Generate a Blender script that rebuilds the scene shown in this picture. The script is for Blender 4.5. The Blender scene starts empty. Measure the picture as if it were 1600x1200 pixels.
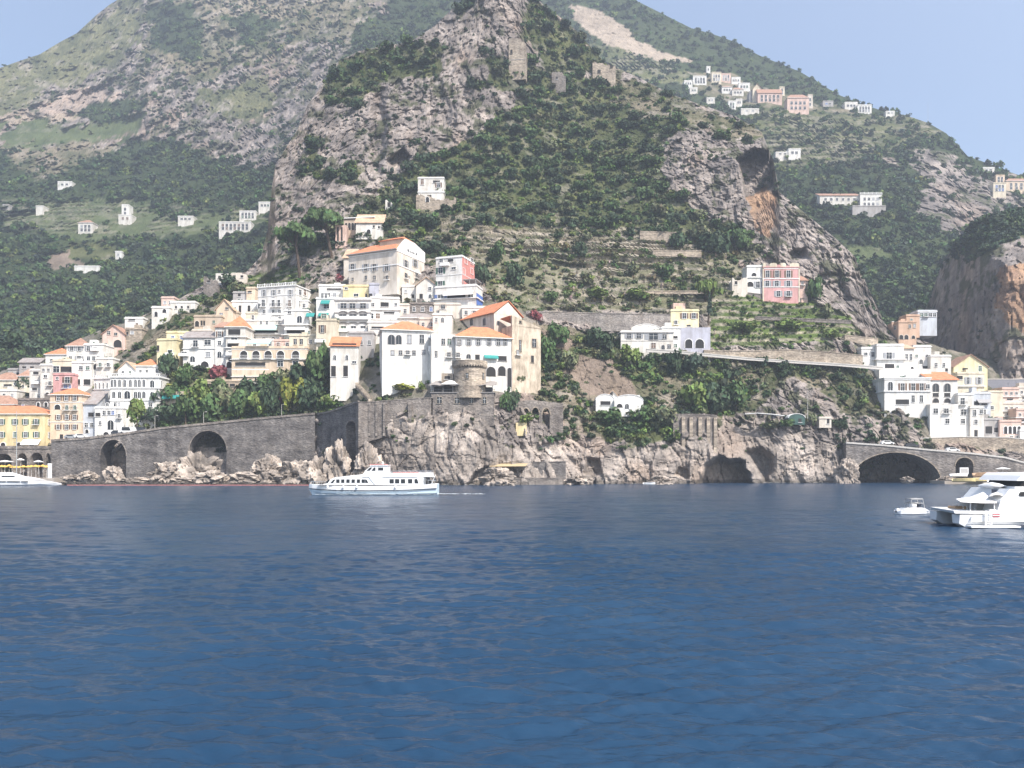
import bpy, math, random
import numpy as np
from mathutils import Vector
from mathutils.geometry import tessellate_polygon

# ------------------------------------------------------------------ camera, sky, sun, exposure
S = bpy.context.scene
COL = S.collection
F = 1256.0          # focal length in photo pixels (1600 wide)
H = 6.0             # eye height above the water
HY = 727.0          # photo row of the horizon
cam = bpy.data.cameras.new('camera'); camo = bpy.data.objects.new('camera', cam); COL.objects.link(camo)
camo.location = (0, 0, H); camo.rotation_euler = (math.pi / 2, 0, 0)
cam.sensor_width = 36; cam.lens = 36 * F / 1600; cam.shift_y = (HY - 600) / 1600
cam.clip_start = 0.5; cam.clip_end = 6000
S.camera = camo

SUN_AZ, SUN_EL = math.radians(41), math.radians(48)     # to the right of straight-behind, height
W = bpy.data.worlds.new('World'); S.world = W; W.use_nodes = True
wn = W.node_tree.nodes; wl = W.node_tree.links
bg = wn['Background']; bg.inputs['Strength'].default_value = 0.145
sky = wn.new('ShaderNodeTexSky'); sky.sky_type = 'NISHITA'; sky.sun_disc = False
sky.sun_elevation = SUN_EL; sky.sun_rotation = math.pi - SUN_AZ
sky.altitude = 0; sky.air_density = 1.0; sky.dust_density = 1.9; sky.ozone_density = 1.0
wl.new(sky.outputs['Color'], bg.inputs['Color'])
sun = bpy.data.lights.new('sun', 'SUN'); suno = bpy.data.objects.new('sun', sun); COL.objects.link(suno)
sun.energy = 4.6; sun.angle = math.radians(0.5); sun.color = (1.0, 0.945, 0.87)
sdir = Vector((math.sin(SUN_AZ) * math.cos(SUN_EL), -math.cos(SUN_AZ) * math.cos(SUN_EL), math.sin(SUN_EL)))
suno.rotation_euler = sdir.to_track_quat('Z', 'Y').to_euler(); suno.location = sdir * 300
S.view_settings.view_transform = 'Standard'; S.view_settings.look = 'None'
S.view_settings.exposure = 0.84; S.view_settings.gamma = 1.0
S.cycles.volume_bounces = 0; S.cycles.max_bounces = 5; S.cycles.diffuse_bounces = 2
S.cycles.glossy_bounces = 2; S.cycles.transmission_bounces = 3

RNG = np.random.default_rng(11); random.seed(5)

def at(px, py, Y):
    return Vector(((px - 800) * Y / F, Y, H + (HY - py) * Y / F))

# ------------------------------------------------------------------ noise (numpy)
def _h(ix, iy, iz, seed):
    n = (ix.astype(np.uint32) * np.uint32(374761393) + iy.astype(np.uint32) * np.uint32(668265263)
         + iz.astype(np.uint32) * np.uint32(2147483647 - 58) + np.uint32((seed * 974634777) & 0xffffffff))
    n = (n ^ (n >> np.uint32(13))) * np.uint32(1274126177)
    n = (n ^ (n >> np.uint32(16))) * np.uint32(2246822519)
    n = n ^ (n >> np.uint32(15))
    return (n & np.uint32(0xffffff)).astype(np.float32) / np.float32(0xffffff)

def vn(x, y, z, seed=0):
    fx, fy, fz = np.floor(x), np.floor(y), np.floor(z)
    ix, iy, iz = fx.astype(np.int64), fy.astype(np.int64), fz.astype(np.int64)
    tx, ty, tz = x - fx, y - fy, z - fz
    tx = tx * tx * (3 - 2 * tx); ty = ty * ty * (3 - 2 * ty); tz = tz * tz * (3 - 2 * tz)
    r = 0
    for dx in (0, 1):
        for dy in (0, 1):
            for dz in (0, 1):
                w = (tx if dx else 1 - tx) * (ty if dy else 1 - ty) * (tz if dz else 1 - tz)
                r = r + w * _h(ix + dx, iy + dy, iz + dz, seed)
    return r

def fbm(x, y, z, s, oct=4, seed=0, gain=.5):
    r, a, t = 0, 1.0, 0
    for o in range(oct):
        k = 2.03 ** o / s
        r = r + a * vn(x * k + 17.3 * o, y * k + 5.1 * o, z * k + 9.7 * o, seed + o); t += a; a *= gain
    return r / t

def ridged(x, y, z, s, oct=4, seed=0):
    r, a, t = 0, 1.0, 0
    for o in range(oct):
        k = 2.1 ** o / s
        r = r + a * (1 - np.abs(2 * vn(x * k + 7.7 * o, y * k, z * k + 3.1 * o, seed + o) - 1)); t += a; a *= .55
    return r / t

def worley(x, y, z, s, seed=0):
    x, y, z = x / s, y / s, z / s
    ix, iy, iz = (np.floor(v).astype(np.int64) for v in (x, y, z))
    f1 = np.full(x.shape, 9., np.float32); f2 = f1.copy(); cid = np.zeros(x.shape, np.float32)
    for dx in (-1, 0, 1):
        for dy in (-1, 0, 1):
            for dz in (-1, 0, 1):
                a, b, c = ix + dx, iy + dy, iz + dz
                d = np.sqrt((a + _h(a, b, c, seed) - x) ** 2 + (b + _h(a, b, c, seed + 1) - y) ** 2 + (c + _h(a, b, c, seed + 2) - z) ** 2)
                n = d < f1
                f2 = np.where(n, f1, np.minimum(f2, d)); cid = np.where(n, _h(a, b, c, seed + 3), cid); f1 = np.where(n, d, f1)
    return f1, f2, cid

def sstep(a, b, x):
    t = np.clip((x - a) / (b - a), 0, 1); return t * t * (3 - 2 * t)

def sdpoly(px, py, poly):
    """signed distance in photo pixels, positive inside"""
    d = np.full(px.shape, 1e9); ins = np.zeros(px.shape, bool)
    n = len(poly)
    for i in range(n):
        x0, y0 = poly[i]; x1, y1 = poly[(i + 1) % n]
        ex, ey = x1 - x0, y1 - y0; L = ex * ex + ey * ey + 1e-9
        t = np.clip(((px - x0) * ex + (py - y0) * ey) / L, 0, 1)
        d = np.minimum(d, np.hypot(px - x0 - t * ex, py - y0 - t * ey))
        c = ((y0 > py) != (y1 > py)) & (px < (x1 - x0) * (py - y0) / ((y1 - y0) or 1e-9) + x0)
        ins ^= c
    return np.where(ins, d, -d)

# ------------------------------------------------------------------ materials
MATS = {}
def nmat(name):
    m = bpy.data.materials.new(name); m.use_nodes = True
    nt = m.node_tree; b = nt.nodes['Principled BSDF']
    return m, nt, b

def N(nt, typ, **kw):
    n = nt.nodes.new(typ)
    for k, v in kw.items():
        if k.startswith('i_'): n.inputs[int(k[2:]) if k[2:].isdigit() else k[2:].replace('_', ' ')].default_value = v
        else: setattr(n, k, v)
    return n

def ramp(nt, fac, stops):
    r = nt.nodes.new('ShaderNodeValToRGB'); e = r.color_ramp.elements
    while len(e) < len(stops): e.new(0.5)
    for i, (p, c) in enumerate(stops): e[i].position = p; e[i].color = c if len(c) == 4 else (*c, 1)
    nt.links.new(fac, r.inputs[0]); return r.outputs[0]

def mix(nt, typ, fac, a, b):
    n = nt.nodes.new('ShaderNodeMix'); n.data_type = 'RGBA'; n.blend_type = typ; n.clamp_result = False
    for sock, v in ((n.inputs[0], fac), (n.inputs[6], a), (n.inputs[7], b)):
        if hasattr(v, 'is_linked'): nt.links.new(v, sock)
        else: sock.default_value = v if not isinstance(v, tuple) or len(v) == 4 else (*v, 1)
    return n.outputs[2]

def noise(nt, co, scale, detail=4, rough=.55, sock='Fac'):
    n = N(nt, 'ShaderNodeTexNoise'); n.inputs['Scale'].default_value = scale
    n.inputs['Detail'].default_value = detail; n.inputs['Roughness'].default_value = rough
    nt.links.new(co, n.inputs['Vector']); return n.outputs[sock]

def bump(nt, b, h, strength, dist):
    n = N(nt, 'ShaderNodeBump'); n.inputs['Strength'].default_value = strength; n.inputs['Distance'].default_value = dist
    nt.links.new(h, n.inputs['Height']); nt.links.new(n.outputs[0], b.inputs['Normal'])

def wall_mat(key, col, dirt=.30, rough=.85, scale=.35):
    """plaster with weather stains"""
    if key in MATS: return MATS[key]
    m, nt, b = nmat(key)
    co = N(nt, 'ShaderNodeTexCoord').outputs['Object']
    mp = N(nt, 'ShaderNodeMapping'); mp.inputs['Scale'].default_value = (1, 1, .35); nt.links.new(co, mp.inputs[0])
    n1 = noise(nt, mp.outputs[0], scale, 6, .65)
    dark = tuple(c * (1 - dirt) * k for c, k in zip(col, (1, .97, .92)))
    c = ramp(nt, n1, [(.36, dark), (.58, col)])
    mq = N(nt, 'ShaderNodeMapping'); mq.inputs['Scale'].default_value = (1, 1, .09); nt.links.new(co, mq.inputs[0])
    st = noise(nt, mq.outputs[0], 1.4, 5, .65)      # rain streaks
    c = mix(nt, 'MULTIPLY', .3, c, ramp(nt, st, [(.32, (.66, .63, .59)), (.56, (1, 1, 1))]))
    n2 = noise(nt, co, 3.0, 3)
    c2 = mix(nt, 'MULTIPLY', .25, c, ramp(nt, n2, [(.3, (.72, .72, .72)), (.7, (1, 1, 1))]))
    nt.links.new(c2, b.inputs['Base Color']); b.inputs['Roughness'].default_value = rough
    b.inputs['Specular IOR Level'].default_value = .2
    MATS[key] = m; return m

def plain_mat(key, col, rough=.5, metal=0, var=.12, emit=None):
    if key in MATS: return MATS[key]
    m, nt, b = nmat(key)
    co = N(nt, 'ShaderNodeTexCoord').outputs['Object']
    n1 = noise(nt, co, 1.3, 3)
    lo = tuple(c * (1 - var) for c in col)
    nt.links.new(ramp(nt, n1, [(.3, lo), (.7, col)]), b.inputs['Base Color'])
    b.inputs['Roughness'].default_value = rough; b.inputs['Metallic'].default_value = metal
    MATS[key] = m; return m

def stone_mat(key, c1, c2, c3, scale=.6, bstr=.8, course=True):
    if key in MATS: return MATS[key]
    m, nt, b = nmat(key)
    co = N(nt, 'ShaderNodeTexCoord').outputs['Object']
    n1 = noise(nt, co, scale * .25, 6, .7)
    c = ramp(nt, n1, [(.3, c1), (.5, c2), (.72, c3)])
    v = N(nt, 'ShaderNodeTexVoronoi'); v.inputs['Scale'].default_value = scale * 2.2
    mp = N(nt, 'ShaderNodeMapping'); mp.inputs['Scale'].default_value = (1, 1, 2.0 if course else 1); nt.links.new(co, mp.inputs[0])
    nt.links.new(mp.outputs[0], v.inputs['Vector'])
    cc = mix(nt, 'MULTIPLY', .75, c, ramp(nt, v.outputs['Color'], [(.1, (.5, .5, .5)), (.9, (1.25, 1.22, 1.2))]))
    mp3 = N(nt, 'ShaderNodeMapping'); mp3.inputs['Scale'].default_value = (.35, .35, 1.3); nt.links.new(co, mp3.inputs[0])
    pt = noise(nt, mp3.outputs[0], .35, 4, .6)     # patched repairs in broad bands
    cc = mix(nt, 'MULTIPLY', .7, cc, ramp(nt, pt, [(.38, (.62, .61, .62)), (.5, (1, 1, 1)), (.64, (1.28, 1.25, 1.2))]))
    mp2 = N(nt, 'ShaderNodeMapping'); mp2.inputs['Scale'].default_value = (1, 1, .12); nt.links.new(co, mp2.inputs[0])
    st = noise(nt, mp2.outputs[0], .5, 5, .6)
    cc = mix(nt, 'MULTIPLY', .6, cc, ramp(nt, st, [(.35, (.55, .53, .52)), (.6, (1, 1, 1))]))
    nt.links.new(cc, b.inputs['Base Color']); b.inputs['Roughness'].default_value = .9
    b.inputs['Specular IOR Level'].default_value = .15
    bump(nt, b, v.outputs['Distance'], bstr, .15)
    MATS[key] = m; return m

def tile_mat(key, col):
    if key in MATS: return MATS[key]
    m, nt, b = nmat(key)
    co = N(nt, 'ShaderNodeTexCoord').outputs['Object']
    n1 = noise(nt, co, .8, 5, .7)
    lo = (col[0] * .62, col[1] * .6, col[2] * .62); hi = (min(1, col[0] * 1.12), col[1] * 1.25, col[2] * 1.35)
    c = ramp(nt, n1, [(.3, lo), (.5, col), (.72, hi)])
    w = N(nt, 'ShaderNodeTexWave'); w.inputs['Scale'].default_value = 1.1; w.inputs['Distortion'].default_value = .4
    nt.links.new(co, w.inputs['Vector'])
    c = mix(nt, 'MULTIPLY', .5, c, ramp(nt, w.outputs['Color'], [(.1, (.7, .66, .64)), (.6, (1, 1, 1))]))
    nt.links.new(c, b.inputs['Base Color']); b.inputs['Roughness'].default_value = .85
    bump(nt, b, w.outputs['Color'], .6, .08)
    MATS[key] = m; return m

def terrain_mat():
    m, nt, b = nmat('terrain')
    a = N(nt, 'ShaderNodeVertexColor', layer_name='Cover')
    co = N(nt, 'ShaderNodeTexCoord').outputs['Object']
    n1 = noise(nt, co, .75, 9, .78)
    n2 = noise(nt, co, .12, 5, .6)
    k = ramp(nt, n1, [(.3, (.42, .41, .40)), (.47, (.9, .9, .9)), (.7, (1.4, 1.38, 1.34))])
    c = mix(nt, 'MULTIPLY', .8, a.outputs['Color'], k)
    c = mix(nt, 'MULTIPLY', .5, c, ramp(nt, n2, [(.3, (.72, .72, .74)), (.7, (1.18, 1.15, 1.1))]))
    nt.links.new(c, b.inputs['Base Color']); b.inputs['Roughness'].default_value = .95
    b.inputs['Specular IOR Level'].default_value = .1
    bump(nt, b, n1, 1.0, .9)
    return m

def foliage_mat():
    m, nt, b = nmat('foliage')
    a = N(nt, 'ShaderNodeVertexColor', layer_name='Tint')
    nt.links.new(a.outputs['Color'], b.inputs['Base Color'])
    b.inputs['Roughness'].default_value = .75; b.inputs['Specular IOR Level'].default_value = .15
    return m
M_TERR = terrain_mat(); M_FOL = foliage_mat()
M_BARK = stone_mat('bark', (.06, .045, .035), (.1, .075, .055), (.13, .1, .08), 3, .4, False)
M_GLASS, _nt, _b = nmat('window_glass')
_b.inputs['Base Color'].default_value = (.022, .026, .032, 1); _b.inputs['Roughness'].default_value = .18

# ------------------------------------------------------------------ object helpers
def tag(o, label=None, cat=None, group=None, kind=None):
    if label: o['label'] = label
    if cat: o['category'] = cat
    if group: o['group'] = group
    if kind: o['kind'] = kind
    return o

def link(name, me, parent=None, loc=None, rotz=None):
    o = bpy.data.objects.new(name, me); COL.objects.link(o)
    if parent is not None: o.parent = parent
    if loc is not None: o.location = loc
    if rotz is not None: o.rotation_euler = (0, 0, rotz)
    return o

def empty(name, loc, rotz=0):
    o = bpy.data.objects.new(name, None); COL.objects.link(o)
    o.location = loc; o.rotation_euler = (0, 0, rotz); o.empty_display_size = .5; return o

def np_mesh(name, V, Fc, mats, smooth=True, attr=None, attr_name='Cover', mi=None):
    """V (n,3); Fc (m,k) all faces with k corners"""
    me = bpy.data.meshes.new(name); V = np.ascontiguousarray(V, np.float32); Fc = np.ascontiguousarray(Fc, np.int32)
    m, k = Fc.shape
    me.vertices.add(len(V)); me.vertices.foreach_set('co', V.ravel())
    me.loops.add(m * k); me.loops.foreach_set('vertex_index', Fc.ravel())
    me.polygons.add(m); me.polygons.foreach_set('loop_start', np.arange(0, m * k, k, dtype=np.int32))
    me.polygons.foreach_set('loop_total', np.full(m, k, np.int32))
    me.polygons.foreach_set('use_smooth', np.full(m, smooth, bool))
    for mm in mats: me.materials.append(mm)
    if attr is not None:
        a = me.color_attributes.new(attr_name, 'FLOAT_COLOR', 'POINT')
        c = np.ones((len(V), 4), np.float32); c[:, :3] = attr; a.data.foreach_set('color', c.ravel())
    me.update(calc_edges=True); me.validate()
    return me

class MB:
    """gathers boxes, prisms, bars into one mesh"""
    def __init__(s): s.v = []; s.f = []; s.m = []; s.mats = []
    def mi(s, m):
        if m not in s.mats: s.mats.append(m)
        return s.mats.index(m)
    def add(s, vs, fs, m):
        k = len(s.v); i = s.mi(m)
        s.v += [tuple(v) for v in vs]; s.f += [tuple(k + a for a in f) for f in fs]; s.m += [i] * len(fs); return s
    def box(s, x0, x1, y0, y1, z0, z1, m):
        vs = [(x0, y0, z0), (x1, y0, z0), (x1, y1, z0), (x0, y1, z0), (x0, y0, z1), (x1, y0, z1), (x1, y1, z1), (x0, y1, z1)]
        return s.add(vs, [(0, 3, 2, 1), (4, 5, 6, 7), (0, 1, 5, 4), (1, 2, 6, 5), (2, 3, 7, 6), (3, 0, 4, 7)], m)
    def prism(s, poly, y0, y1, m, m_side=None):
        """poly in (x,z), extruded from y0 (front) to y1"""
        n = len(poly); a = sum(poly[i][0] * poly[(i + 1) % n][1] - poly[(i + 1) % n][0] * poly[i][1] for i in range(n))
        if a < 0: poly = poly[::-1]
        tri = tessellate_polygon([[Vector((p[0], p[1], 0)) for p in poly]])
        vs = [(p[0], y0, p[1]) for p in poly] + [(p[0], y1, p[1]) for p in poly]
        fs = []
        for t in tri:
            (ax, az), (bx, bz), (cx, cz) = (poly[i] for i in t)
            if (bx - ax) * (cz - az) - (bz - az) * (cx - ax) < 0: t = (t[0], t[2], t[1])
            fs.append(tuple(t)); fs.append((t[0] + n, t[2] + n, t[1] + n))
        s.add(vs, fs, m)
        s.add(vs, [(i, i + n, (i + 1) % n + n, (i + 1) % n) for i in range(n)], m_side or m)
        return s
    def loft(s, rings, m, cap=True):
        n = len(rings[0]); vs = [p for r in rings for p in r]
        fs = [(i * n + j, i * n + (j + 1) % n, (i + 1) * n + (j + 1) % n, (i + 1) * n + j) for i in range(len(rings) - 1) for j in range(n)]
        if cap: fs += [tuple(range(n))[::-1], tuple(range((len(rings) - 1) * n, len(rings) * n))]
        return s.add(vs, fs, m)
    def bar(s, a, b, r, m, n=6, r2=None):
        a, b = Vector(a), Vector(b); d = (b - a).normalized()
        u = d.cross(Vector((0, 0, 1)) if abs(d.z) < .9 else Vector((1, 0, 0))).normalized(); w = d.cross(u)
        R = [[c + (u * math.cos(t) + w * math.sin(t)) * rr for t in (2 * math.pi * i / n for i in range(n))] for c, rr in ((a, r), (b, r2 if r2 is not None else r))]
        return s.loft(R, m)
    def sheet(s, pts, m): return s.add(pts, [tuple(range(len(pts)))], m)
    def build(s, name, parent=None, loc=None, rotz=None, smooth=False):
        return link(name, s.mesh(name, smooth), parent, loc, rotz)
    def mesh(s, name, smooth=False):
        me = bpy.data.meshes.new(name); me.from_pydata(s.v, [], s.f)
        for m in s.mats: me.materials.append(m)
        me.polygons.foreach_set('material_index', s.m)
        if smooth: me.polygons.foreach_set('use_smooth', [True] * len(s.f))
        me.update(); return me
# ------------------------------------------------------------------ terrain sheets
COVER = {  # light, dark albedo, relief in metres
    'rock':    ((.44, .385, .35), (.23, .205, .195)),
    'sea':     ((.54, .475, .425), (.29, .255, .23)),
    'warm':    ((.52, .34, .215), (.32, .21, .15)),
    'tan':     ((.40, .335, .27), (.29, .24, .19)),
    'grass':   ((.175, .175, .095), (.095, .105, .058)),
    'meadow':  ((.115, .14, .065), (.07, .095, .045)),
    'scrub':   ((.13, .14, .065), (.06, .075, .033)),
    'mixed':   ((.25, .215, .16), (.075, .085, .042)),
    'terrace': ((.25, .235, .16), (.10, .115, .055)),
    'vines':   ((.13, .185, .05), (.07, .105, .035)),
    'soil':    ((.27, .215, .175), (.15, .12, .09)),
    'town':    ((.26, .235, .2), (.11, .11, .075)),
    'pinkrock': ((.43, .345, .29), (.28, .235, .205)),
    'forest':  ((.055, .075, .034), (.03, .045, .02)),
}
class Sheet:
    def __init__(s, name, ctrl, top, bot, px0, px1, step):
        s.name, s.step = name, step
        c = np.array(ctrl, float); s.cx, s.cy, s.cY = c[:, 0], c[:, 1], c[:, 2]
        n = len(c); D = np.hypot(s.cx[:, None] - s.cx, s.cy[:, None] - s.cy)
        A = np.zeros((n + 3, n + 3)); A[:n, :n] = D - np.eye(n) * 1.5; A[:n, n] = 1; A[:n, n + 1] = s.cx; A[:n, n + 2] = s.cy; A[n:, :n] = A[:n, n:].T
        s.w = np.linalg.solve(A, np.concatenate([s.cY, [0, 0, 0]]))
        s.top, s.bot = np.array(top, float), np.array(bot, float)
        s.px = np.arange(px0, px1 + step, step, dtype=float)
        s.tp = np.interp(s.px, s.top[:, 0], s.top[:, 1]); s.bp = np.interp(s.px, s.bot[:, 0], s.bot[:, 1])
        nr = int((s.bp - s.tp).max() / step) + 1
        v = np.linspace(0, 1, nr)[:, None]
        s.PY = s.bp + (s.tp - s.bp) * v; s.PX = np.broadcast_to(s.px, s.PY.shape).copy()
        s.Y0 = np.maximum.accumulate(s.raw(s.PX, s.PY), axis=0)
    def raw(s, px, py):
        px, py = np.asarray(px, float), np.asarray(py, float); r = s.w[-3] + s.w[-2] * px + s.w[-1] * py
        for i in range(len(s.cx)): r = r + s.w[i] * np.hypot(px - s.cx[i], py - s.cy[i])
        return r
    def Y(s, px, py, arr=None):
        arr = s.Y0 if arr is None else arr
        j = int(np.clip(round((px - s.px[0]) / s.step), 0, len(s.px) - 1))
        col = s.PY[:, j]
        return float(np.interp(-py, -col, arr[:, j]))
    def xyz(s, Y=None):
        Y = s.Y0 if Y is None else Y
        return (s.PX - 800) * Y / F, Y, H + (HY - s.PY) * Y / F

def sheet_mesh(s, cov, recess=(), relief=None, terr=(), back=14, rock_scale=1.0, gully=0):
    """cov: list of (category, polygon, softness px, noise px). relief: {category: metres}"""
    x, y, z = s.xyz()
    x, y, z = (np.asarray(a, np.float32) for a in (x, y, z))
    k = rock_scale
    wob = (fbm(x, y, z, 20 * k, 5, 50, .6) - .5) * 2; wob2 = (fbm(x, y, z, 4.5 * k, 3, 60) - .5) * 2
    cats = [cov[0][0]]; M = np.zeros(x.shape, int)
    for cat, poly, soft in cov[1:]:
        if cat not in cats: cats.append(cat)
        d = sdpoly(s.PX, s.PY, poly) + soft * (wob * 3.2 + wob2 * 1.7)
        M = np.where(d > 0, cats.index(cat), M)
    s.M, s.cats = M, cats
    # relief
    amp = np.zeros(x.shape, np.float32)
    for i, c in enumerate(cats): amp = np.where(M == i, (relief or {}).get(c, 1.0), amp)
    for _ in range(5):                      # soften the amplitude between covers
        amp = (amp + np.roll(amp, 1, 0) + np.roll(amp, -1, 0) + np.roll(amp, 1, 1) + np.roll(amp, -1, 1)) / 5
    wx = x + 5 * k * (vn(x / (9 * k), y / (9 * k), z / (9 * k), 31) - .5); wz = z + 5 * k * (vn(x / (8 * k) + 40, y / (8 * k), z / (8 * k), 33) - .5)
    f1, f2, cid = worley(wx, y, wz * .42, 6.0 * k, 3)
    g1, g2, gid = worley(wx + 50, y, wz * .5, 2.1 * k, 9)
    r1 = ridged(x, y, z * .4, 24 * k, 5, 71)
    r2 = ridged(wx, y, wz * .5, 7.5 * k, 4, 81)
    r3 = ridged(wx, y, wz * .6, 2.4 * k, 3, 85)
    led = z / (6.5 * k) + 1.6 * fbm(x, y, z, 15 * k, 3, 88); led = led - np.floor(led)
    dy = -(r1 - .5) * 3.2 - (r2 - .5) * 2.3 - (r3 - .5) * 1.5 + cid * 1.0 + gid * .55 + np.clip(.07 - (f2 - f1), 0, 1) * 8 + (led - .5) * .22 - .5
    Y = s.Y0 + dy * amp
    if gully: Y = Y - gully * (ridged(x + .25 * z, y, z * .22, 115, 4, 171) - .55) * np.clip(amp / 3, 0, 1.3)
    # terraces: risers standing, treads stepping back
    stone = []
    for poly, st, slope in terr:
        w = sstep(-6, 10, sdpoly(s.PX, s.PY, poly))
        w = w * sstep(.26, .42, fbm(x, y, z, 34, 3, 95))
        zz = z + 5.5 * (fbm(x, y, z * .3, 45, 3, 91) - .5) * 2
        fr = zz / st - np.floor(zz / st)
        Y = Y - w * fr * st * slope * .95
        stone.append(w * sstep(.04, .12, fr) * (1 - sstep(.42, .6, fr)))
    for poly, dep, soft in recess:
        Y = Y + dep * sstep(-soft, soft, sdpoly(s.PX, s.PY, poly) + wob2 * soft * .9)
    s.Yd = Y
    x, y, z = s.xyz(Y); x, y, z = (np.asarray(a, np.float32) for a in (x, y, z))
    # colour of the cover itself
    n1 = fbm(x, y, z, 7 * k, 5, 101, .6); n2 = fbm(x, y, z, 30 * k, 3, 111)
    C = np.zeros(x.shape + (3,), np.float32)
    t = sstep(.3, .68, n1 * .75 + n2 * .25)[..., None]
    for i, c in enumerate(cats):
        li, da = (np.array(q, np.float32) for q in COVER[c])
        col = da + (li - da) * t
        if c in ('rock', 'sea', 'warm'):
            wm = sstep(.55, .75, fbm(x, y, z, 22 * k, 3, 121))[..., None] * .5
            col = col * (1 - wm) + wm * np.array((.42, .315, .245), np.float32)
            col = col * (.78 + .44 * gid[..., None]) * (1 if k < 1.5 else .86)
            pit = sstep(.60, .70, ridged(wx, y, wz * .55, 4.2 * k, 4, 141))[..., None] * (.38 if c == 'rock' else .22)      # dark crevices painted in by ridged noise
            col = col * (1 - pit) + pit * col * .38
            if c == 'rock':                  # tufts rooted in the rock
                v = sstep(.56 if k < 2 else .51, .62 if k < 2 else .57, fbm(x, y, z, 5 * k, 4, 131, .6) + .08 * (n2 - .5))[..., None] * .85
                col = col * (1 - v) + v * np.array((.075, .085, .045), np.float32)
        if c in ('grass', 'mixed', 'meadow', 'scrub', 'vines', 'terrace', 'town'):   # bare rock showing through
            q = {'grass': .6, 'mixed': .55, 'meadow': .25, 'scrub': .35, 'vines': .25, 'terrace': .5, 'town': .5}[c]
            v = sstep(.56, .66, fbm(x, y, z, 6.5 * k, 5, 151, .62))[..., None] * q
            col = col * (1 - v) + v * np.array((.36, .32, .285), np.float32)
            v = sstep(.54, .66, fbm(x, y, z, 11 * k, 4, 161, .6))[..., None] * .55
            col = col * (1 - v) + v * np.array((.06, .075, .035), np.float32) if c != 'meadow' else col
        C[M == i] = col[M == i]
    for w in stone:                           # dry-stone faces of the terraces
        w = (w * sstep(.30, .44, fbm(x, y, z * .4, 9 * k, 4, 181)))[..., None] * (.75 if k < 1.5 else .35)
        col = np.array((.26, .235, .2)) + np.array((.26, .22, .18)) * sstep(.3, .7, fbm(x, y, z * .3, 2.2 * k, 3, 191))[..., None]
        C = (C * (1 - w) + w * col).astype(np.float32)
    if s.name == 'headland':                  # wet, weed-dark band at the waterline
        wet = (1 - sstep(.5, 1.7, z + 1.6 * (n1 - .5)))[..., None]
        C = C * (1 - wet * .72) + wet * .72 * np.array((.055, .052, .045), np.float32)
    # rows behind the crest, so the hill has a far side
    nr, nc = x.shape
    V = [np.stack([x, y, z], -1)]; CC = [C]
    dyb = np.cumsum(np.linspace(1.5, 14, back)) * k; 
    for q in range(back):
        yy = y[-1] + dyb[q]; zz = z[-1] - .028 * dyb[q] ** 1.45 - (fbm(x[-1], yy, z[-1], 8, 3, 7) - .5) * 1.5
        V.append(np.stack([x[-1] * yy / y[-1], yy, zz], -1)[None]); CC.append(C[-1:])
    V = np.concatenate(V, 0); CC = np.concatenate(CC, 0); nr = V.shape[0]
    i = np.arange((nr - 1) * nc).reshape(nr - 1, nc)[:, :-1].ravel()
    Fc = np.stack([i, i + 1, i + nc + 1, i + nc], 1)
    return np_mesh(s.name, V.reshape(-1, 3), Fc, [M_TERR], False, CC.reshape(-1, 3))

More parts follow.
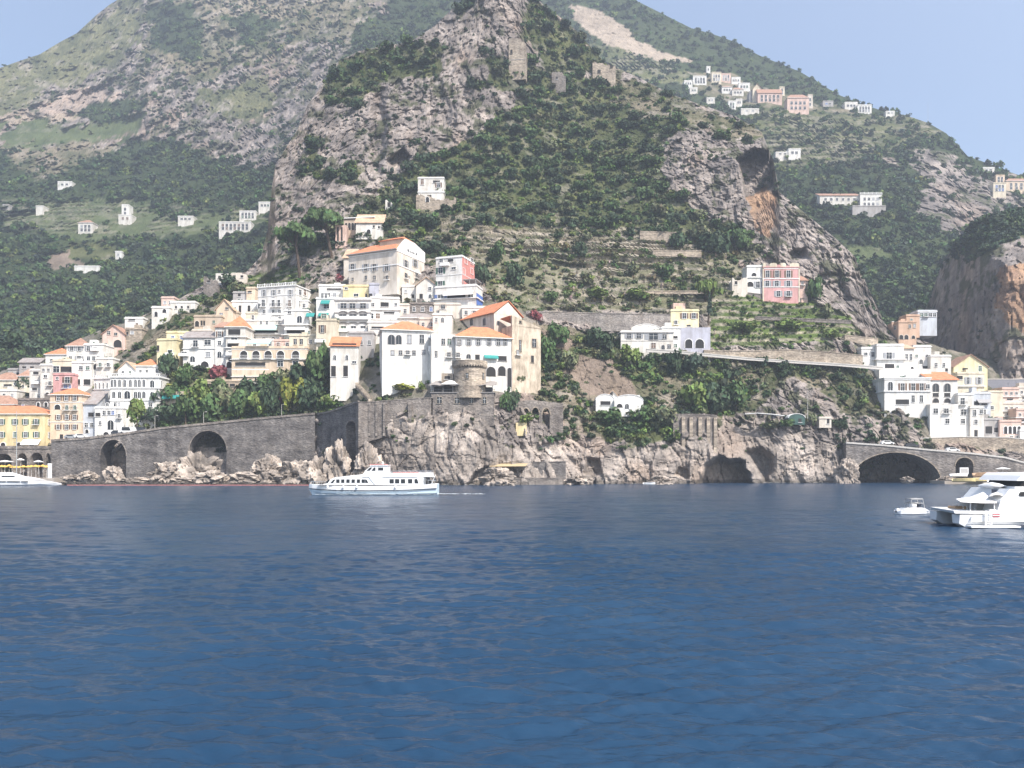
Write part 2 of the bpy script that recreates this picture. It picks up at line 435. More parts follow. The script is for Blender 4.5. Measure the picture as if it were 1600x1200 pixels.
MAIN = Sheet('headland', [
    # px, py, distance
    (-150, 770, 262), (-150, 700, 276), (-150, 600, 335), (-150, 540, 370),
    (0, 770, 258), (0, 745, 262), (0, 715, 268), (0, 690, 276), (0, 640, 305), (0, 600, 330), (0, 560, 350),
    (80, 770, 262), (80, 740, 266), (80, 698, 269), (80, 680, 274), (100, 620, 300), (100, 560, 322), (100, 530, 335),
    (180, 770, 264), (180, 690, 271), (190, 670, 274), (190, 580, 294), (200, 520, 316), (200, 480, 330),
    (290, 770, 264), (290, 680, 269), (290, 660, 271), (290, 600, 279), (290, 530, 294), (290, 480, 315), (300, 430, 335),
    (420, 770, 265), (420, 680, 269), (420, 645, 270), (420, 600, 277), (420, 530, 294), (420, 470, 312), (420, 420, 330), (420, 330, 352), (440, 240, 372),
    (500, 770, 264), (500, 690, 266), (500, 620, 268), (500, 560, 277), (500, 500, 290), (500, 440, 308), (510, 380, 330), (510, 300, 352), (510, 200, 374), (530, 90, 398),
    (560, 770, 254), (560, 690, 255), (560, 650, 257), (560, 625, 260), (570, 560, 273), (570, 500, 286), (580, 440, 303), (580, 380, 325), (590, 310, 348), (600, 200, 366), (600, 70, 398),
    (610, 770, 245), (610, 700, 246.5), (610, 655, 249), (650, 770, 244), (650, 700, 246.3), (650, 660, 247.6), (650, 630, 252), (650, 605, 259), (710, 700, 245.6), (710, 655, 247.4), (710, 632, 251), (650, 500, 281), (650, 440, 300), (650, 380, 322), (660, 310, 346), (700, 230, 366), (690, 120, 380), (700, 20, 400),
    (760, 770, 243.5), (760, 700, 246), (760, 650, 248), (760, 630, 252), (760, 605, 259), (760, 480, 286), (760, 400, 318), (760, 300, 350), (760, 200, 372), (760, 100, 382), (780, 0, 392), (780, -60, 400),
    (850, 770, 250), (850, 730, 253), (850, 690, 257), (850, 640, 264), (850, 600, 272), (850, 490, 295), (850, 400, 324), (850, 300, 356), (850, 200, 385), (850, 100, 402), (870, 30, 418),
    (950, 770, 256), (950, 700, 261), (950, 640, 270), (950, 560, 284), (950, 490, 300), (950, 380, 336), (950, 250, 378), (950, 110, 420),
    (1050, 770, 259), (1050, 690, 262.5), (1050, 640, 272), (1100, 690, 264.5), (1100, 770, 261), (1050, 560, 288), (1050, 490, 302), (1050, 390, 338), (1060, 300, 356), (1060, 200, 376), (1060, 150, 405),
    (1150, 770, 268), (1150, 690, 273), (1150, 640, 279), (1150, 565, 290), (1150, 545, 293), (1150, 470, 316), (1150, 400, 340), (1150, 320, 352), (1150, 240, 362), (1150, 190, 395),
    (1220, 770, 270), (1220, 690, 274), (1220, 640, 281), (1220, 570, 291), (1220, 545, 296), (1230, 470, 322), (1230, 400, 338), (1200, 250, 358),
    (1320, 770, 272), (1320, 690, 278), (1320, 640, 286), (1320, 570, 296), (1320, 540, 302), (1320, 480, 322), (1320, 400, 336),
    (1400, 770, 277), (1400, 715, 278), (1460, 770, 276), (1460, 715, 278), (1400, 688, 280.5), (1400, 668, 281.3), (1400, 648, 284), (1400, 600, 298), (1445, 674, 281), (1445, 652, 283.5), (1445, 600, 298), (1482, 690, 283.5), (1482, 660, 288), (1400, 550, 308), (1400, 510, 330),
    (1500, 770, 274), (1500, 740, 276), (1500, 700, 280), (1500, 682, 288), (1500, 620, 302), (1500, 570, 322), (1500, 540, 340),
    (1600, 770, 268), (1600, 735, 274), (1600, 690, 290), (1600, 640, 312), (1600, 590, 335), (1700, 770, 268), (1700, 690, 292), (1700, 590, 345),
], top=[(-160, 580), (0, 578), (30, 572), (60, 560), (75, 552), (100, 540), (130, 528), (165, 512), (195, 505), (235, 488), (262, 478), (300, 455), (345, 432), (385, 425), (408, 400), (418, 360), (424, 300), (430, 258), (446, 232),
        (464, 205), (480, 165), (505, 130), (530, 95), (560, 80), (600, 72), (640, 66), (680, 40), (702, 18), (722, 0), (745, -35), (780, -60), (810, -45), (828, -12), (850, 8), (880, 30), (905, 52), (930, 82), (945, 98),
        (1000, 122), (1050, 148), (1100, 165), (1150, 182), (1190, 206), (1208, 250), (1218, 300), (1260, 335), (1305, 372), (1335, 400), (1352, 440), (1366, 470), (1382, 505), (1400, 520), (1440, 532), (1480, 545), (1540, 560), (1600, 572), (1750, 580)],
   bot=[(-200, 772), (1800, 772)], px0=-150, px1=1720, step=2.0)

FARL = Sheet('mountain', [
    (-200, 640, 400), (-200, 520, 500), (-200, 400, 640), (-200, 250, 830), (-200, 120, 980),
    (0, 640, 400), (0, 560, 440), (0, 480, 520), (0, 400, 610), (0, 300, 730), (0, 200, 850), (0, 110, 950),
    (130, 640, 395), (130, 560, 440), (130, 450, 560), (130, 350, 660), (130, 250, 790), (130, 180, 880), (130, 50, 1000),
    (250, 640, 395), (250, 520, 470), (250, 420, 580), (250, 320, 690), (250, 230, 800), (250, 120, 880), (240, 0, 1000), (240, -60, 1060),
    (400, 640, 400), (400, 480, 500), (400, 350, 620), (400, 250, 720), (400, 150, 800), (400, 50, 900), (400, -60, 1040),
    (550, 640, 430), (550, 400, 560), (550, 200, 680), (550, 100, 760), (550, 0, 900), (550, -60, 980),
    (700, 640, 460), (700, 400, 600), (700, 200, 720), (700, 60, 820), (700, -60, 960), (800, 300, 700), (800, -60, 980),
], top=[(-210, 190), (-60, 128), (0, 106), (40, 92), (62, 85), (95, 65), (120, 52), (150, 24), (170, 8), (190, -4), (220, -30), (300, -60), (400, -66), (600, -50), (640, -8), (680, -22), (720, -40), (800, -40)],
   bot=[(-300, 640), (900, 640)], px0=-200, px1=780, step=2.8)

FARR = Sheet('hill', [
    (820, 600, 430), (820, 300, 640), (820, 100, 860), (820, -40, 1000),
    (950, 600, 430), (950, 300, 640), (950, 130, 800), (950, 40, 900), (950, -20, 960),
    (1080, 600, 425), (1080, 300, 620), (1080, 170, 740), (1080, 110, 830), (1080, 40, 920),
    (1200, 600, 425), (1200, 400, 520), (1200, 250, 650), (1200, 165, 740), (1200, 120, 860), (1200, 92, 900),
    (1320, 600, 425), (1320, 450, 480), (1320, 330, 560), (1320, 230, 660), (1320, 175, 740), (1330, 150, 820),
    (1420, 600, 430), (1420, 480, 470), (1420, 380, 530), (1420, 280, 610), (1420, 190, 720),
    (1500, 600, 440), (1500, 450, 500), (1500, 350, 560), (1500, 240, 660), (1600, 600, 450), (1600, 400, 540), (1600, 300, 620), (1600, 270, 660), (1800, 600, 470), (1800, 330, 650),
], top=[(800, -40), (900, -30), (960, -14), (1000, 4), (1040, 24), (1080, 44), (1110, 52), (1150, 66), (1185, 86), (1215, 98), (1250, 112), (1280, 130), (1310, 148), (1340, 160), (1375, 172), (1415, 180), (1450, 192), (1478, 208), (1496, 226), (1512, 244), (1540, 254), (1575, 268), (1600, 276), (1700, 300), (1820, 340)],
   bot=[(700, 600), (1900, 600)], px0=820, px1=1800, step=2.8)

CLIFF = Sheet('cliff', [
    (1440, 640, 440), (1440, 480, 446), (1470, 640, 410), (1470, 420, 418), (1500, 640, 376), (1500, 400, 386), (1530, 640, 348), (1530, 400, 354), (1530, 345, 372),
    (1530, 540, 352), (1543, 640, 334), (1543, 520, 336), (1543, 420, 340), (1556, 640, 319), (1556, 520, 321), (1556, 420, 325), (1556, 340, 360), (1580, 640, 321), (1580, 520, 323), (1580, 420, 327), (1610, 640, 325), (1610, 520, 327), (1610, 420, 331), (1600, 335, 362), (1650, 640, 333), (1650, 520, 335), (1650, 420, 340), (1650, 330, 368), (1720, 640, 348), (1720, 520, 350), (1720, 300, 378),
], top=[(1430, 520), (1448, 478), (1455, 462), (1462, 440), (1472, 412), (1484, 394), (1500, 376), (1520, 352), (1540, 338), (1565, 334), (1600, 326), (1660, 315), (1740, 300)],
   bot=[(1400, 645), (1800, 645)], px0=1440, px1=1720, step=2.5)

rk = MAIN
T_MAIN = [(730, 405), (770, 372), (900, 378), (1000, 372), (1150, 392), (1180, 462), (1120, 482), (1040, 490), (840, 488), (765, 474)]
T_VINE = [(1108, 470), (1180, 462), (1262, 468), (1330, 492), (1356, 524), (1300, 534), (1108, 545)]
cov_main = [('rock', None, 0),
    ('scrub', [(560, 330), (640, 275), (690, 240), (740, 215), (830, 140), (865, 110), (940, 122), (1010, 130), (1080, 165), (1150, 185), (1215, 212), (1160, 222), (1085, 205), (1040, 230), (1040, 300), (1095, 335), (1160, 350), (1185, 395), (1100, 400), (1000, 385), (900, 385), (800, 410), (740, 420), (640, 390), (560, 385), (520, 395), (440, 400)], 9),
    ('scrub', [(505, 150), (530, 92), (600, 70), (690, 62), (690, 110), (640, 118), (560, 160)], 8),
    ('scrub', [(824, -30), (850, 0), (950, 95), (935, 112), (860, 112), (828, 60)], 8),
    ('scrub', [(700, 10), (750, -40), (745, 10), (716, 30)], 5),
    ('scrub', [(770, 90), (830, 95), (850, 140), (790, 145), (740, 130)], 8),
    ('scrub', [(474, 215), (500, 215), (505, 262), (560, 262), (556, 285), (500, 285), (470, 270)], 8),
    ('mixed', [(960, 120), (1050, 145), (1200, 205), (1150, 220), (1040, 190), (960, 160)], 8),
    ('warm', [(1165, 310), (1195, 292), (1215, 310), (1200, 370), (1175, 350)], 5),
    ('mixed', [(690, 330), (800, 350), (1000, 360), (1170, 385), (1180, 400), (760, 470), (740, 420), (700, 380)], 10),
    ('terrace', T_MAIN, 5), ('vines', T_VINE, 4),
    ('vines', [(330, 470), (400, 428), (470, 410), (480, 445), (380, 462)], 4),
    ('scrub', [(230, 505), (300, 470), (360, 440), (400, 462), (330, 492), (280, 500)], 5),
    ('town', [(-160, 570), (60, 560), (160, 515), (240, 490), (350, 470), (540, 440), (700, 440), (790, 480), (850, 500), (846, 606), (560, 640), (240, 668), (90, 690), (-160, 710)], 4),
    ('mixed', [(160, 545), (200, 520), (300, 480), (330, 500), (250, 575), (210, 560)], 6),
    ('scrub', [(235, 590), (300, 570), (515, 545), (530, 655), (240, 672)], 4),
    ('mixed', [(840, 500), (890, 505), (1000, 545), (1110, 548), (1330, 560), (1385, 585), (1390, 650), (1330, 655), (1290, 610), (1240, 590), (1170, 640), (1090, 650), (990, 702), (900, 675), (845, 640)], 8),
    ('scrub', [(850, 530), (930, 520), (1010, 550), (1110, 560), (1150, 590), (1080, 600), (1000, 590), (930, 560), (860, 590)], 9), ('scrub', [(1060, 620), (1110, 590), (1160, 610), (1160, 645), (1080, 648)], 6),
    ('soil', [(905, 565), (950, 570), (985, 615), (960, 625), (905, 605)], 7), ('soil', [(848, 520), (870, 510), (905, 540), (860, 545)], 5),
    ('soil', [(878, 565), (912, 560), (912, 585), (884, 588)], 3),
    ('scrub', [(930, 640), (1010, 632), (1062, 650), (1062, 690), (990, 700), (930, 675)], 9),
    ('scrub', [(1210, 560), (1300, 566), (1370, 575), (1375, 600), (1280, 592), (1210, 580)], 5),
    ('town', [(1330, 520), (1620, 560), (1740, 570), (1740, 690), (1450, 690), (1390, 610), (1340, 580)], 3),
    ('sea', [(560, 640), (640, 660), (770, 640), (790, 690), (880, 690), (960, 705), (1060, 690), (1150, 665), (1320, 690), (1330, 780), (60, 780), (60, 700), (560, 720)], 7),
]
rec_main = [([(1326, 775), (1328, 748), (1342, 722), (1370, 708), (1400, 704), (1432, 708), (1458, 724), (1474, 748), (1474, 775)], 17, 2),
            ([(1097, 752), (1104, 728), (1130, 716), (1160, 724), (1170, 745), (1174, 760), (1100, 760)], 13, 6),
            ([(1170, 706), (1192, 702), (1206, 716), (1204, 738), (1196, 752), (1188, 740)], 8, 7),
            ([(1152, 248), (1180, 232), (1205, 238), (1212, 290), (1192, 300), (1166, 308)], 22, 3),
            ([(583, 150), (600, 140), (604, 210), (592, 270), (578, 270)], 6, 6),
            ([(606, 250), (630, 232), (640, 245), (616, 268)], 7, 3),
            ([(1280, 430), (1310, 425), (1330, 470), (1300, 475)], 5, 5), ([(1232, 395), (1258, 388), (1262, 402), (1236, 406)], 5, 3),
            ([(730, 757), (742, 738), (760, 730), (768, 742), (764, 760), (730, 762)], 4, 3),
            ([(912, 740), (918, 716), (936, 718), (940, 738), (925, 748)], 4, 3), ([(1055, 742), (1062, 730), (1076, 735), (1076, 748)], 3, 2)]
me = sheet_mesh(MAIN, cov_main, rec_main, {'rock': 1.9, 'sea': 1.35, 'warm': 1.4, 'scrub': 1.0, 'mixed': 1.0, 'terrace': .3, 'vines': .2, 'town': .25, 'soil': .8}, [(T_MAIN, 3.4, .92), (T_VINE, 3.0, .92), ([(330, 470), (400, 428), (470, 410), (480, 445), (380, 462)], 2.8, .8), ([(560, 330), (700, 330), (1000, 340), (1170, 385), (760, 470), (640, 400)], 4.2, .72)])
tag(link('headland_terrain', me), 'rocky headland with terraced green slopes above the sea cliff', kind='structure')

cov_l = [('rock', None, 0),
    ('grass', [(-220, 180), (0, 105), (190, -10), (235, -30), (220, 60), (150, 105), (80, 130), (0, 200), (-220, 280)], 9),
    ('mixed', [(225, -60), (640, -60), (560, 60), (480, 60), (380, 110), (300, 130), (230, 80)], 14),
    ('forest', [(230, 0), (290, 10), (330, 60), (300, 100), (240, 60)], 9), ('forest', [(360, 30), (450, 20), (440, 60), (380, 60)], 8),
    ('pinkrock', [(60, 165), (140, 140), (190, 145), (175, 170), (100, 190), (60, 180)], 6),
    ('tan', [(60, 178), (120, 185), (60, 200), (0, 195), (20, 170)], 5),
    ('meadow', [(62, 185), (110, 192), (180, 180), (232, 168), (222, 205), (180, 222), (100, 225), (40, 250), (0, 240), (0, 205)], 9), ('forest', [(125, 172), (160, 160), (235, 150), (240, 168), (190, 184), (140, 190)], 6),
    ('grass', [(290, 140), (420, 120), (440, 160), (390, 190), (320, 170)], 8),
    ('mixed', [(-220, 240), (100, 225), (180, 225), (130, 270), (0, 290), (-220, 300)], 9),
    ('forest', [(-220, 290), (0, 235), (60, 280), (150, 250), (220, 222), (300, 222), (330, 250), (440, 262), (500, 300), (500, 660), (-220, 660)], 8),
    ('forest', [(545, 90), (560, 40), (600, 10), (640, -12), (720, -50), (820, -50), (820, 120), (640, 100)], 6),
    ('meadow', [(0, 325), (120, 315), (230, 318), (260, 340), (420, 330), (420, 350), (200, 372), (120, 375), (0, 350)], 6),
    ('soil', [(70, 400), (110, 388), (130, 415), (80, 420)], 4), ('scrub', [(108, 380), (180, 382), (190, 405), (108, 405)], 2)]
me = sheet_mesh(FARL, cov_l, (), {'rock': 6.5, 'forest': 4, 'grass': 3.5, 'meadow': 1, 'mixed': 6, 'pinkrock': 5, 'tan': 3, 'soil': 1, 'scrub': 1}, [([(0, 310), (240, 315), (420, 325), (420, 350), (200, 372), (0, 360)], 6, 1.2)], rock_scale=2.2, gully=42)
tag(link('mountain_terrain', me), 'far rocky mountain with meadows and dark woods', kind='structure')

cov_r = [('forest', None, 0),
    ('tan', [(886, 8), (905, 8), (950, 22), (1000, 62), (1045, 82), (1082, 96), (1030, 100), (960, 84), (925, 55), (900, 30)], 3),
    ('scrub', [(920, 60), (1060, 100), (1110, 130), (1000, 130), (930, 110)], 5),
    ('mixed', [(1070, 110), (1130, 115), (1280, 165), (1340, 170), (1330, 180), (1180, 168), (1100, 150)], 4),
    ('scrub', [(1170, 168), (1440, 186), (1470, 210), (1300, 262), (1200, 255)], 5),
    ('rock', [(1425, 228), (1470, 235), (1500, 250), (1560, 275), (1600, 320), (1560, 340), (1500, 360), (1440, 320), (1420, 270)], 13),
    ('rock', [(1375, 240), (1400, 240), (1405, 260), (1385, 265)], 5),
    ('meadow', [(1330, 390), (1380, 385), (1390, 400), (1340, 408)], 4)]
me = sheet_mesh(FARR, cov_r, (), {'forest': 2.5, 'rock': 3.5, 'tan': 2, 'scrub': 1.5, 'mixed': 1.5, 'meadow': 1}, [([(1190, 172), (1440, 188), (1470, 210), (1400, 262), (1230, 262), (1200, 230)], 7, 1.3), ([(930, 70), (1060, 100), (1060, 130), (950, 120)], 7, 1.3)], rock_scale=1.9, gully=14)
tag(link('hill_terrain', me), 'far wooded hill with terraces and a village', kind='structure')

cov_c = [('rock', None, 0), ('scrub', [(1470, 420), (1500, 370), (1530, 330), (1600, 310), (1750, 290), (1750, 345), (1600, 372), (1570, 384), (1540, 398), (1500, 404)], 7),
    ('warm', [(1560, 420), (1620, 400), (1720, 400), (1720, 520), (1600, 520), (1556, 480)], 8)]
me = sheet_mesh(CLIFF, cov_c, (), {'rock': 1.8, 'scrub': 1.2, 'warm': 1.8}, (), rock_scale=1.2)
tag(link('cliff_terrain', me), 'sheer rock cliff rising behind the harbour houses', kind='structure')

# ------------------------------------------------------------------ the sea
def sea():
    R = np.concatenate([np.geomspace(4, 60, 520), np.geomspace(60.4, 330, 230)[0:], [420, 700, 1500]])
    A = np.linspace(math.radians(-62), math.radians(62), 900)
    r, a = np.meshgrid(R, A, indexing='ij')
    x, y = (r * np.sin(a)).astype(np.float32), (r * np.cos(a)).astype(np.float32)
    z = np.zeros_like(x); g = np.random.default_rng(3)
    cell = np.maximum(np.gradient(R)[:, None] * np.ones_like(a), r * (A[1] - A[0]))
    for i in range(110):
        lam = 0.38 * 1.034 ** i if i < 90 else 8 + (i - 90) * .6
        th = g.normal(math.radians(84), .42)             # travel direction: mostly towards the shore, oblique
        amp = .0074 * lam ** .85 * (1.0 if lam < 1.3 else (1.3 / lam) ** 1.0)
        k = 2 * math.pi / lam; ph = g.uniform(0, 6.28)
        att = sstep(1.6, 3.5, lam / cell)
        if att.max() == 0: continue
        q = k * (x * math.cos(th) + y * math.sin(th)) + ph
        z += (amp * att * (np.sin(q) + .3 * np.cos(2 * q))).astype(np.float32)
    patch = fbm(x, y * .6, x * 0, 14, 3, 5)
    z *= (.55 + 1.0 * patch)
    nr, nc = x.shape
    i = np.arange((nr - 1) * nc).reshape(nr - 1, nc)[:, :-1].ravel()
    V = np.stack([x, y, z], -1).reshape(-1, 3); Fc = np.stack([i, i + nc, i + nc + 1, i + 1], 1)[:, ::-1]
    m, nt, b = nmat('sea_water')
    co = N(nt, 'ShaderNodeTexCoord').outputs['Object']
    mp = N(nt, 'ShaderNodeMapping'); mp.inputs['Rotation'].default_value = (0, 0, math.radians(-5)); mp.inputs['Scale'].default_value = (.45, 1.5, 1); nt.links.new(co, mp.inputs[0])
    h1 = noise(nt, mp.outputs[0], 1.7, 5, .62); h2 = noise(nt, mp.outputs[0], .42, 4, .6)
    ad = N(nt, 'ShaderNodeMath', operation='MULTIPLY_ADD'); nt.links.new(h2, ad.inputs[0]); ad.inputs[1].default_value = 2.2; nt.links.new(h1, ad.inputs[2])
    b.inputs['Specular IOR Level'].default_value = .2
    bump(nt, b, ad.outputs[0], .38, .22)
    big = noise(nt, co, .045, 5)
    nt.links.new(ramp(nt, big, [(.32, (.011, .033, .069)), (.68, (.018, .047, .091))]), b.inputs['Base Color'])
    b.inputs['Roughness'].default_value = .22; b.inputs['IOR'].default_value = 1.333
    me = np_mesh('sea_water', V, Fc, [m], True)
    return tag(link('sea_water', me), 'deep blue rippled sea', kind='structure')
sea()
# ------------------------------------------------------------------ vegetation
def crown(n, seed, lumps=7, flat=.8, leaf=.2, hang=0.0, shape='round'):
    """leaf-sized quads spread over the lumps of a crown of unit radius, standing on z=0"""
    g = np.random.default_rng(seed)
    if shape == 'column':
        c = np.stack([g.normal(0, .12, lumps), g.normal(0, .12, lumps), np.linspace(.3, 3.0, lumps)], 1); rr = np.interp(c[:, 2], [0, 1, 3.2], [.5, .55, .2])
    elif shape == 'umbrella':
        a = g.uniform(0, 6.28, lumps); r = np.sqrt(g.uniform(0, 1, lumps)) * .78
        c = np.stack([r * np.cos(a), r * np.sin(a), .28 - .22 * r * r + g.normal(0, .04, lumps)], 1); rr = g.uniform(.2, .34, lumps)
    else:
        a = g.uniform(0, 6.28, lumps); r = np.sqrt(g.uniform(0, 1, lumps)) * .62
        c = np.stack([r * np.cos(a), r * np.sin(a), (.45 + g.uniform(-.25, .5, lumps) * (1 - r * .7))], 1); rr = g.uniform(.28, .5, lumps)
    k = g.choice(lumps, n, p=rr ** 2 / (rr ** 2).sum())
    d = g.normal(0, 1, (n, 3)); d[:, 2] = np.abs(d[:, 2]) * .8 + d[:, 2] * .35 if shape == 'umbrella' else d[:, 2] * .9 + .25
    d /= np.linalg.norm(d, axis=1)[:, None]
    p = c[k] + d * (rr[k] * g.uniform(.72, 1.1, n))[:, None] * np.array([1, 1, .62 if shape == 'umbrella' else 1])
    p[:, 2] *= flat; p[:, 2] = np.maximum(p[:, 2], .03)
    nn = d + g.normal(0, .55, (n, 3)); nn /= np.linalg.norm(nn, axis=1)[:, None]
    u = np.cross(nn, g.normal(0, 1, (n, 3))); u /= np.linalg.norm(u, axis=1)[:, None]; w = np.cross(nn, u)
    s = (leaf * g.uniform(.6, 1.35, n))[:, None]
    q = np.stack([p - u * s - w * s * .7, p + u * s * .9 - w * s * .8, p + u * s * .8 + w * s * .7, p - u * s + w * s * .6], 1)
    q += g.normal(0, leaf * .15, q.shape)
    tint = (g.uniform(.72, 1.3, n)[:, None] * np.array([1, 1, 1]) * (1 + g.normal(0, .06, (n, 3))))
    lumptint = g.uniform(.8, 1.22, lumps)[k][:, None]
    return q.reshape(-1, 3).astype(np.float32), np.repeat(tint * lumptint, 4, 0).astype(np.float32)

GREENS = {'dark': (.043, .066, .036), 'mid': (.062, .10, .038), 'olive': (.115, .128, .068), 'bright': (.115, .155, .045), 'dry': (.15, .14, .07), 'blue': (.042, .062, .042), 'red': (.16, .05, .055), 'yellow': (.17, .185, .04), 'cane': (.34, .30, .235)}
VAR_HI = [crown(260, 200 + i, 9, .85, .125) for i in range(6)]
VAR_MID = [crown(120, 300 + i, 7, .85, .165) for i in range(7)]
VAR_LO = [crown(80, 400 + i, 6, .9, .185) for i in range(7)]

def merge(items, variants):
    """items: (x, y, z, radius, hscale, tint rgb)"""
    Vs, Cs = [], []
    for (x, y, z, r, hs, col) in items:
        V, C = variants[RNG.integers(len(variants))]
        a = RNG.uniform(0, 6.28); ca, sa = math.cos(a), math.sin(a)
        v = np.empty_like(V); v[:, 0] = (V[:, 0] * ca - V[:, 1] * sa) * r + x; v[:, 1] = (V[:, 0] * sa + V[:, 1] * ca) * r + y; v[:, 2] = V[:, 2] * r * hs + z
        Vs.append(v); Cs.append(C * np.array(col, np.float32))
    V = np.concatenate(Vs); C = np.concatenate(Cs)
    return V, np.arange(len(V), dtype=np.int32).reshape(-1, 4), C

def pick_tone(tones):
    k = RNG.choice(len(tones), p=[t[1] for t in tones]); c = np.array(GREENS[tones[k][0]]) * RNG.uniform(.75, 1.3)
    return c * (1 + RNG.normal(0, .06, 3))

def scatter(sh, rules, n, edge=True):
    """random points of a sheet, kept by cover: {category: (probability, rmin, rmax, tones, clump size m, clump cut)}"""
    nr, nc = sh.PX.shape
    j = RNG.integers(0, nc, n); py = RNG.uniform(-25, 765, n)
    i = ((sh.bp[j] - py) / (sh.bp[j] - sh.tp[j]) * (nr - 1)).astype(int)
    ok = (i >= 0) & (i < nr) & (sh.PX[0, j] > -110) & (sh.PX[0, j] < 1710); i, j = i[ok], j[ok]
    x, y, z = sh.xyz(sh.Yd); x, y, z = x[i, j], y[i, j], z[i, j]
    c = sh.M[i, j]; u = RNG.uniform(0, 1, len(i)); out = []
    cn = fbm(x, y, z, 16 * (y.mean() / 330), 3, 777); cn2 = fbm(x, y, z, 45 * (y.mean() / 330), 2, 778)
    for q in range(len(i)):
        ru = rules.get(sh.cats[c[q]])
        if not ru: continue
        p, r0, r1, tones, cut = ru
        v = cn[q] * .7 + cn2[q] * .3
        if u[q] > p * sstep(cut - .06, cut + .08, v): continue
        r = r0 + (r1 - r0) * RNG.uniform() ** 1.7
        out.append((x[q], y[q], z[q] - .25 * r, r, RNG.uniform(.75, 1.25), pick_tone(tones), sh.PX[i[q], j[q]], sh.PY[i[q], j[q]], sh.cats[c[q]]))
    return out

def stuff(name, label, items, variants):
    V, Fc, C = merge([t[:6] for t in items], variants)
    return tag(link(name, np_mesh(name, V, Fc, [M_FOL], False, C, 'Tint')), label, kind='stuff')

T_DARK = [('dark', .5), ('mid', .3), ('blue', .2)]; T_MIX = [('dark', .27), ('mid', .33), ('olive', .2), ('bright', .2)]; T_OL = [('olive', .5), ('mid', .25), ('dry', .25)]
T_TER = [('olive', .4), ('mid', .25), ('dry', .15), ('bright', .2)]; T_VN = [('bright', .65), ('mid', .35)]; T_FAR = [('dark', .35), ('mid', .45), ('blue', .1), ('bright', .1)]

# free of greenery: where houses, walls and open ground stand (filled by the builders below)
KEEP = []
def blocked(px, py, y):
    return any(a <= px <= b and c <= py <= d and y <= Yd for a, b, c, d, Yd in KEEP)

